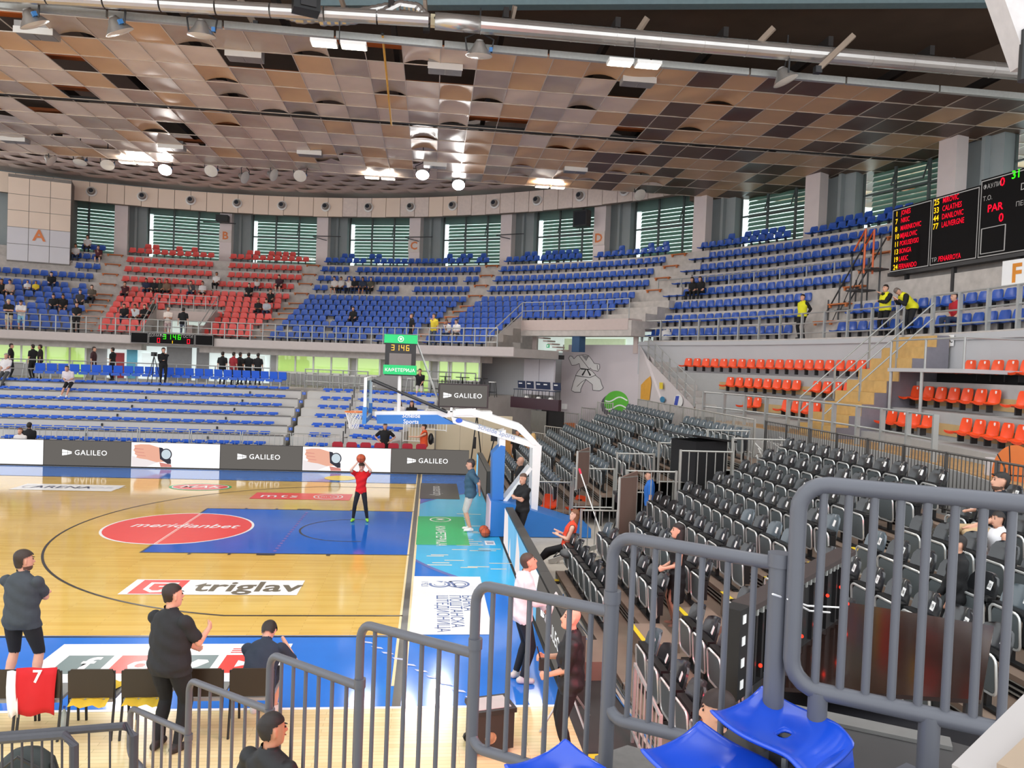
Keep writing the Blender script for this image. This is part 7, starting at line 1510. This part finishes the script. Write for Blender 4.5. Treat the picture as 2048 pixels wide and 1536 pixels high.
S_ = [(175, 500, 'spectator in white tee on the highest row beside the box room', '#E4DEDC'), (152, 514, 'spectator in white tee one row under the highest, by the box room', '#DAD4D2'), (197, 516, 'spectator in dark red sprawled by the box room', '#5A2A30'),
 (55, 572, 'adult in white tee with the child in yellow', '#E2DEDD'), (72, 576, 'small child in yellow among blue seats', '#E6C83A'), (104, 560, 'spectator in black printed tee eating, among blue seats', '#18181B'), (20, 590, 'spectator in white cap sitting bent among blue seats', '#B9A79C'), (3, 582, 'spectator in black at the picture edge among blue seats', '#1B1B1E'), (184, 590, 'spectator in olive tee reclining beside the steps', '#5B5247'), (108, 612, 'spectator in black next to the red-capped one', '#1A1A1D'), (127, 612, 'red-capped spectator in black tee', '#191719'), (160, 610, 'spectator in black and white sportswear by the steps', '#3A3A40'),
 (250, 588, 'spectator in maroon at the edge of the red block', '#4A2028'), (294, 571, 'spectator in navy jacket in the red block', '#28304A'), (310, 571, 'spectator in black patterned tee in the red block', '#1A1C20'), (319, 584, 'spectator in camouflage tee in the red block', '#3B4038'), (334, 584, 'spectator in tan tee in the red block', '#7A6250'), (383, 588, 'spectator in grey tee above the red passage', '#4A4C52'), (406, 588, 'spectator in white tee with phone above the red passage', '#DAD6D6'), (433, 568, 'spectator in white tee alone high in the red block', '#E4E0DE'), (499, 583, 'spectator in black tee at the far side of the red block', '#17181A'),
 (250, 627, 'spectator in black tee and glasses low in the red block', '#18181A'), (271, 629, 'spectator in white tee and jeans low in the red block', '#D6DADE'), (289, 629, 'spectator in black resting chin low in the red block', '#1A1A1C'), (307, 629, 'spectator in dark camouflage low in the red block', '#33362F'), (515, 580, 'child in white next to the black tee spectator', '#D8CFCC'), (559, 580, 'spectator in plum tee in the red block', '#3E2630'), (541, 602, 'spectator in black with crossed legs near the steps', '#161618'), (517, 624, 'spectator in black tee beside the pale-shirted one', '#1B1C20'), (535, 624, 'spectator in pale grey tee beside the black tee one', '#B9BCC4'),
 (670, 577, 'first of six spectators in a blue row, white tee', '#DAD2CE'), (682, 577, 'second of six spectators in a blue row, white tee', '#D2CCC8'), (699, 574, 'third of six spectators in a blue row, white printed tee', '#E0D8D4'), (711, 573, 'fourth of six spectators in a blue row, black tee', '#1C1C20'), (727, 574, 'fifth of six spectators in a blue row, large navy tee', '#2A3346'), (742, 576, 'sixth of six spectators in a blue row, olive tee', '#4E4A3E'), (707, 644, 'spectator in black tee alone low among blue seats', '#1B1B1D'), (897, 668, 'white-shirted spectator with shoulder bag on the lowest row', '#D9D6D6'), (915, 668, 'white-shirted spectator at the row end on the lowest row', '#E2E0E0')]
for i, (x, y, lab, c) in enumerate(S_): spect(x, y, lab, c, pc=('#22242C', '#2E3B55', '#3A3632', '#1A1A1C')[i % 4], pose=(('lap', 'lap'), ('knee', 'lap'), ('face', 'lap'), ('phone', 'phone'), ('knee', 'knee'))[i % 5], H=1.3 if 'child' in lab else 1.74, lean=(.1, .3, .2, 0)[i % 4], sk=i % 3, pl='shorts' if i % 4 == 2 else 'long')
for x, y, lab in ((1388, 575, 'woman in black nearer the steps of a seated pair'), (1404, 572, 'woman in black farther from the steps of a seated pair')): spect(x, y, lab, '#161618', '#161618', [(r, z) for r, z in RROWS], hs='long', hair='#2A1C18', pose=('phone', 'lap'))
def stand_up(px, r, z, lab, c, pc='#1A1A1D', face=None, **k):
    q = at_r(px, 690, r); a = ang(q); person(lab, (q.x, q.y, z), (a+180) if face is None else face, k.pop('H', 1.76), k.pop('g', 1.0), shirt=(c, 'tee'), pants=(pc, k.pop('pl', 'long')), vox=.032, **k)
stand_up(17, 24.75, 5.2, 'capped man in black tee leaning at the balcony rail', '#1D1B18', '#C9B79C', lean=.4, ar='crossed', al='crossed', hair='#C8B894', pl='shorts')
stand_up(42, 24.75, 5.2, 'man in white tee and light blue shorts leaning at the balcony rail', '#E2DEDD', '#8FC2D6', lean=.45, ar='crossed', al='crossed', pl='shorts')
stand_up(152, 24.8, 5.2, 'man in black standing with crossed hands at the balcony rail', '#151517', ar='front', al='front')
stand_up(335, 24.8, 5.2, 'man in cream tee looking at his phone before the red passage', '#DCCFC6', '#B39A9A', ar='phone', al='phone', pl='shorts', head=(0, -.5))
stand_up(365, 24.9, 5.2, 'man in black tee with his back turned before the red passage', '#161619', '#5A5F6E', face=95)
stand_up(822, 24.8, 5.2, 'man in black standing above the green shot clock', '#161618', face=200)
stand_up(866, 24.8, 5.2, 'man in yellow tee at the balcony rail holding a drink', '#E2C83C', '#4A5666', ar='face')
for x, r, lab, c, f in ((22, 21.8, 'man in black on the promenade nearest the picture edge', '#161618', 20), (66, 21.8, 'man in black gesturing on the promenade', '#17181B', 160), (81, 22.3, 'man in dark tee facing the gesturing man', '#2A2424', 200), (188, 22.0, 'young man in maroon and black by the promenade rail', '#3E2228', 0), (226, 22.4, 'man in black facing sideways by the lobby doors', '#17171A', 170), (446, 22.2, 'man in black printed tee with back turned under the stairs', '#161618', 80), (468, 22.0, 'man in red tee on the promenade', '#9A2A32', 60), (481, 22.8, 'short man in black beside the red tee man', '#1B1B1E', 60), (498, 23.2, 'man in dark printed tee before the bright doors', '#1E2024', 90), (517, 23.2, 'man in black printed tee at the edge of the bright doors', '#1E1E22', 90)):
    stand_up(x, r, 2.78, lab, c, face=f, skin=1 if x % 2 else 0, ar='phone' if x in (66, 226) else None)
q = at_r(327, 700, 19.3); person('camera operator in black filming from the bleacher top', (q.x, q.y, 2.82), 300, 1.80, 1.1, ar='phone', al='face', shirt=('#17171A', 'long'), vox=.03)
t = thing('tripod_camera', 'dark video camera on tripod before the operator at the bleacher top', 'camera', (q.x-.35, q.y-.25, 2.82)); MB().box((0, 0, 1.45), (.16, .4, .2)).ob('camera_body', BLACKM, t)
for a in (0, 2.1, 4.2): MB().tube([(0, 0, 1.35), (.4*math.cos(a), .4*math.sin(a), 0)], .02, 5).ob('tripod_leg', BLACKM, t)
# --- bleacher and behind the boards
def on_row(px, k, lab, c, **kw):
    y, z = BROWS[k]; v = ray(px, 800); x = (CAM+v*((y-CAM.y)/v.y)).x; person(lab, (x, y-.05, z-.36), 270, k_ := kw.pop('H', 1.75), 1.05, sit=True, pz=.80, shirt=(c, 'tee'), vox=.028, feet=((.12, .62, .08), (-.12, .62, .08)), **kw)
on_row(12, 7, 'older man in white tee on the bleacher top row at picture edge', '#E6E2E0', hair='#9A938E', ar='lap', al='lap', pants=('#4A4C4E', 'long'))
on_row(140, 6, 'man in white tee and black shorts bowed over his phone on the bleacher', '#E8DEDE', lean=.5, ar='phone', al='phone', pants=('#17171A', 'shorts'), shoes='#F0F0F0', head=(0, -.6))
on_row(838, 7, 'man in black tee and pale shorts seated high on the bleacher wing', '#17171A', ar='face', al='lap', pants=('#C9C6C2', 'shorts'))
on_row(800, 3, 'woman in white seated on the bleacher wing behind the goal arm', '#E0DAD8', hair='#3A2418', hairs='long', ar='lap', al='lap', pants=('#D8A88C', 'shorts'))
on_row(824, 3, 'woman in black seated on the bleacher wing behind the goal arm', '#1A1818', hair='#2A1814', hairs='long', ar='lap', al='lap', pants=('#1A1818', 'shorts'))
person('woman in white wearing a headset behind the far boards', (at_depth(114, 880, 31.5).x, 10.9, 0), 270, 1.66, .9, sit=True, pz=.56, shirt=('#E4DEDC', 'tee'), hair='#6A4630', hairs='short', vox=.028, ar='lap', al='lap')
person('man in black printed tee seated turned away behind the far boards', (at_depth(131, 880, 32.2).x, 11.5, 0), 100, 1.78, 1.05, sit=True, pz=.62, shirt=('#17171A', 'tee'), hair='#1E1612', vox=.028, ar='lap', al='lap')
person('man in black tee with hands on hips behind the wristwatch board', (at_depth(770, 880, 31).x, 11.6, 0), 268, 1.84, 1.05, ar='hips', al='hips', shirt=('#151517', 'tee'), hair='#241A16', hairs='crop', vox=.024)
person('man in orange vest with black backpack behind the far boards', (at_depth(848, 880, 31).x, 11.6, 0), 190, 1.84, 1.05, wl=(-.12, .5, 1.25), shirt=('#E2552A', 'none'), vest='#E2552A', pants=('#1C1C20', 'long'), hair='#2A1E18', vox=.024)
t = thing('backpack', 'black backpack worn by the man in the orange vest', 'backpack', (at_depth(848, 880, 31).x+.28, 11.62, 1.22)); MB().ball((0, 0, 0), .2, 12, sc=(.6, .8, 1.25)).ob('bag_body', BLACKM, t, 80); MB().box((.1, 0, -.05), (.06, .2, .22)).ob('pocket', DKMET, t)
person('blonde woman in black dress behind the goal, back turned', (4.55, 10.4, 0), 110, 1.70, .95, ar='face', shirt=('#141416', 'none'), pants=('#141416', 'dress'), dress=True, hair='#D2A868', hairs='long', vox=.026)
person('man in black talking to the blonde woman behind the goal', (3.95, 10.9, 0), 300, 1.80, 1.1, shirt=('#18181A', 'tee'), skin=1, hair='#2A1E18', hairs='crop', vox=.028)
finish_people()
# --- things held
t = thing('paper_sheets', 'white papers held by the man in the pale shirt', 'paper', (2.12, -9.33, 1.10)); MB().box((.0, -.02, .03), (.02, .20, .28), ry=.5).ob('top_sheet', WHITEP, t); MB().box((-.02, .1, -.16), (.02, .2, .26), ry=.3).ob('lower_sheet', WHITEP, t)
t = thing('hand_radio', 'black two-way radio in the hand of the bald man', 'radio', (1.66, -11.44, 1.12)); MB().box((0, 0, 0), (.06, .045, .13)).ob('radio_body', BLACKM, t); MB().cyl((-.015, 0, .06), (-.06, 0, .2), .008, 6).ob('antenna', BLACKM, t)
t = thing('shoulder_bag', 'grey and black bag lying on the front chair by the woman in orange', 'bag', (3.22, -4.75, .66)); MB().ball((0, 0, 0), .17, 12, sc=(1.1, 1.2, .55)).ob('bag_body', mat('bag_grey', '#5E6060', .6, var=.15), t, 80); MB().tube([(-.18, -.1, 0), (-.3, 0, -.08), (-.2, .14, -.02)], .012, 6).ob('strap', BLACKM, t)
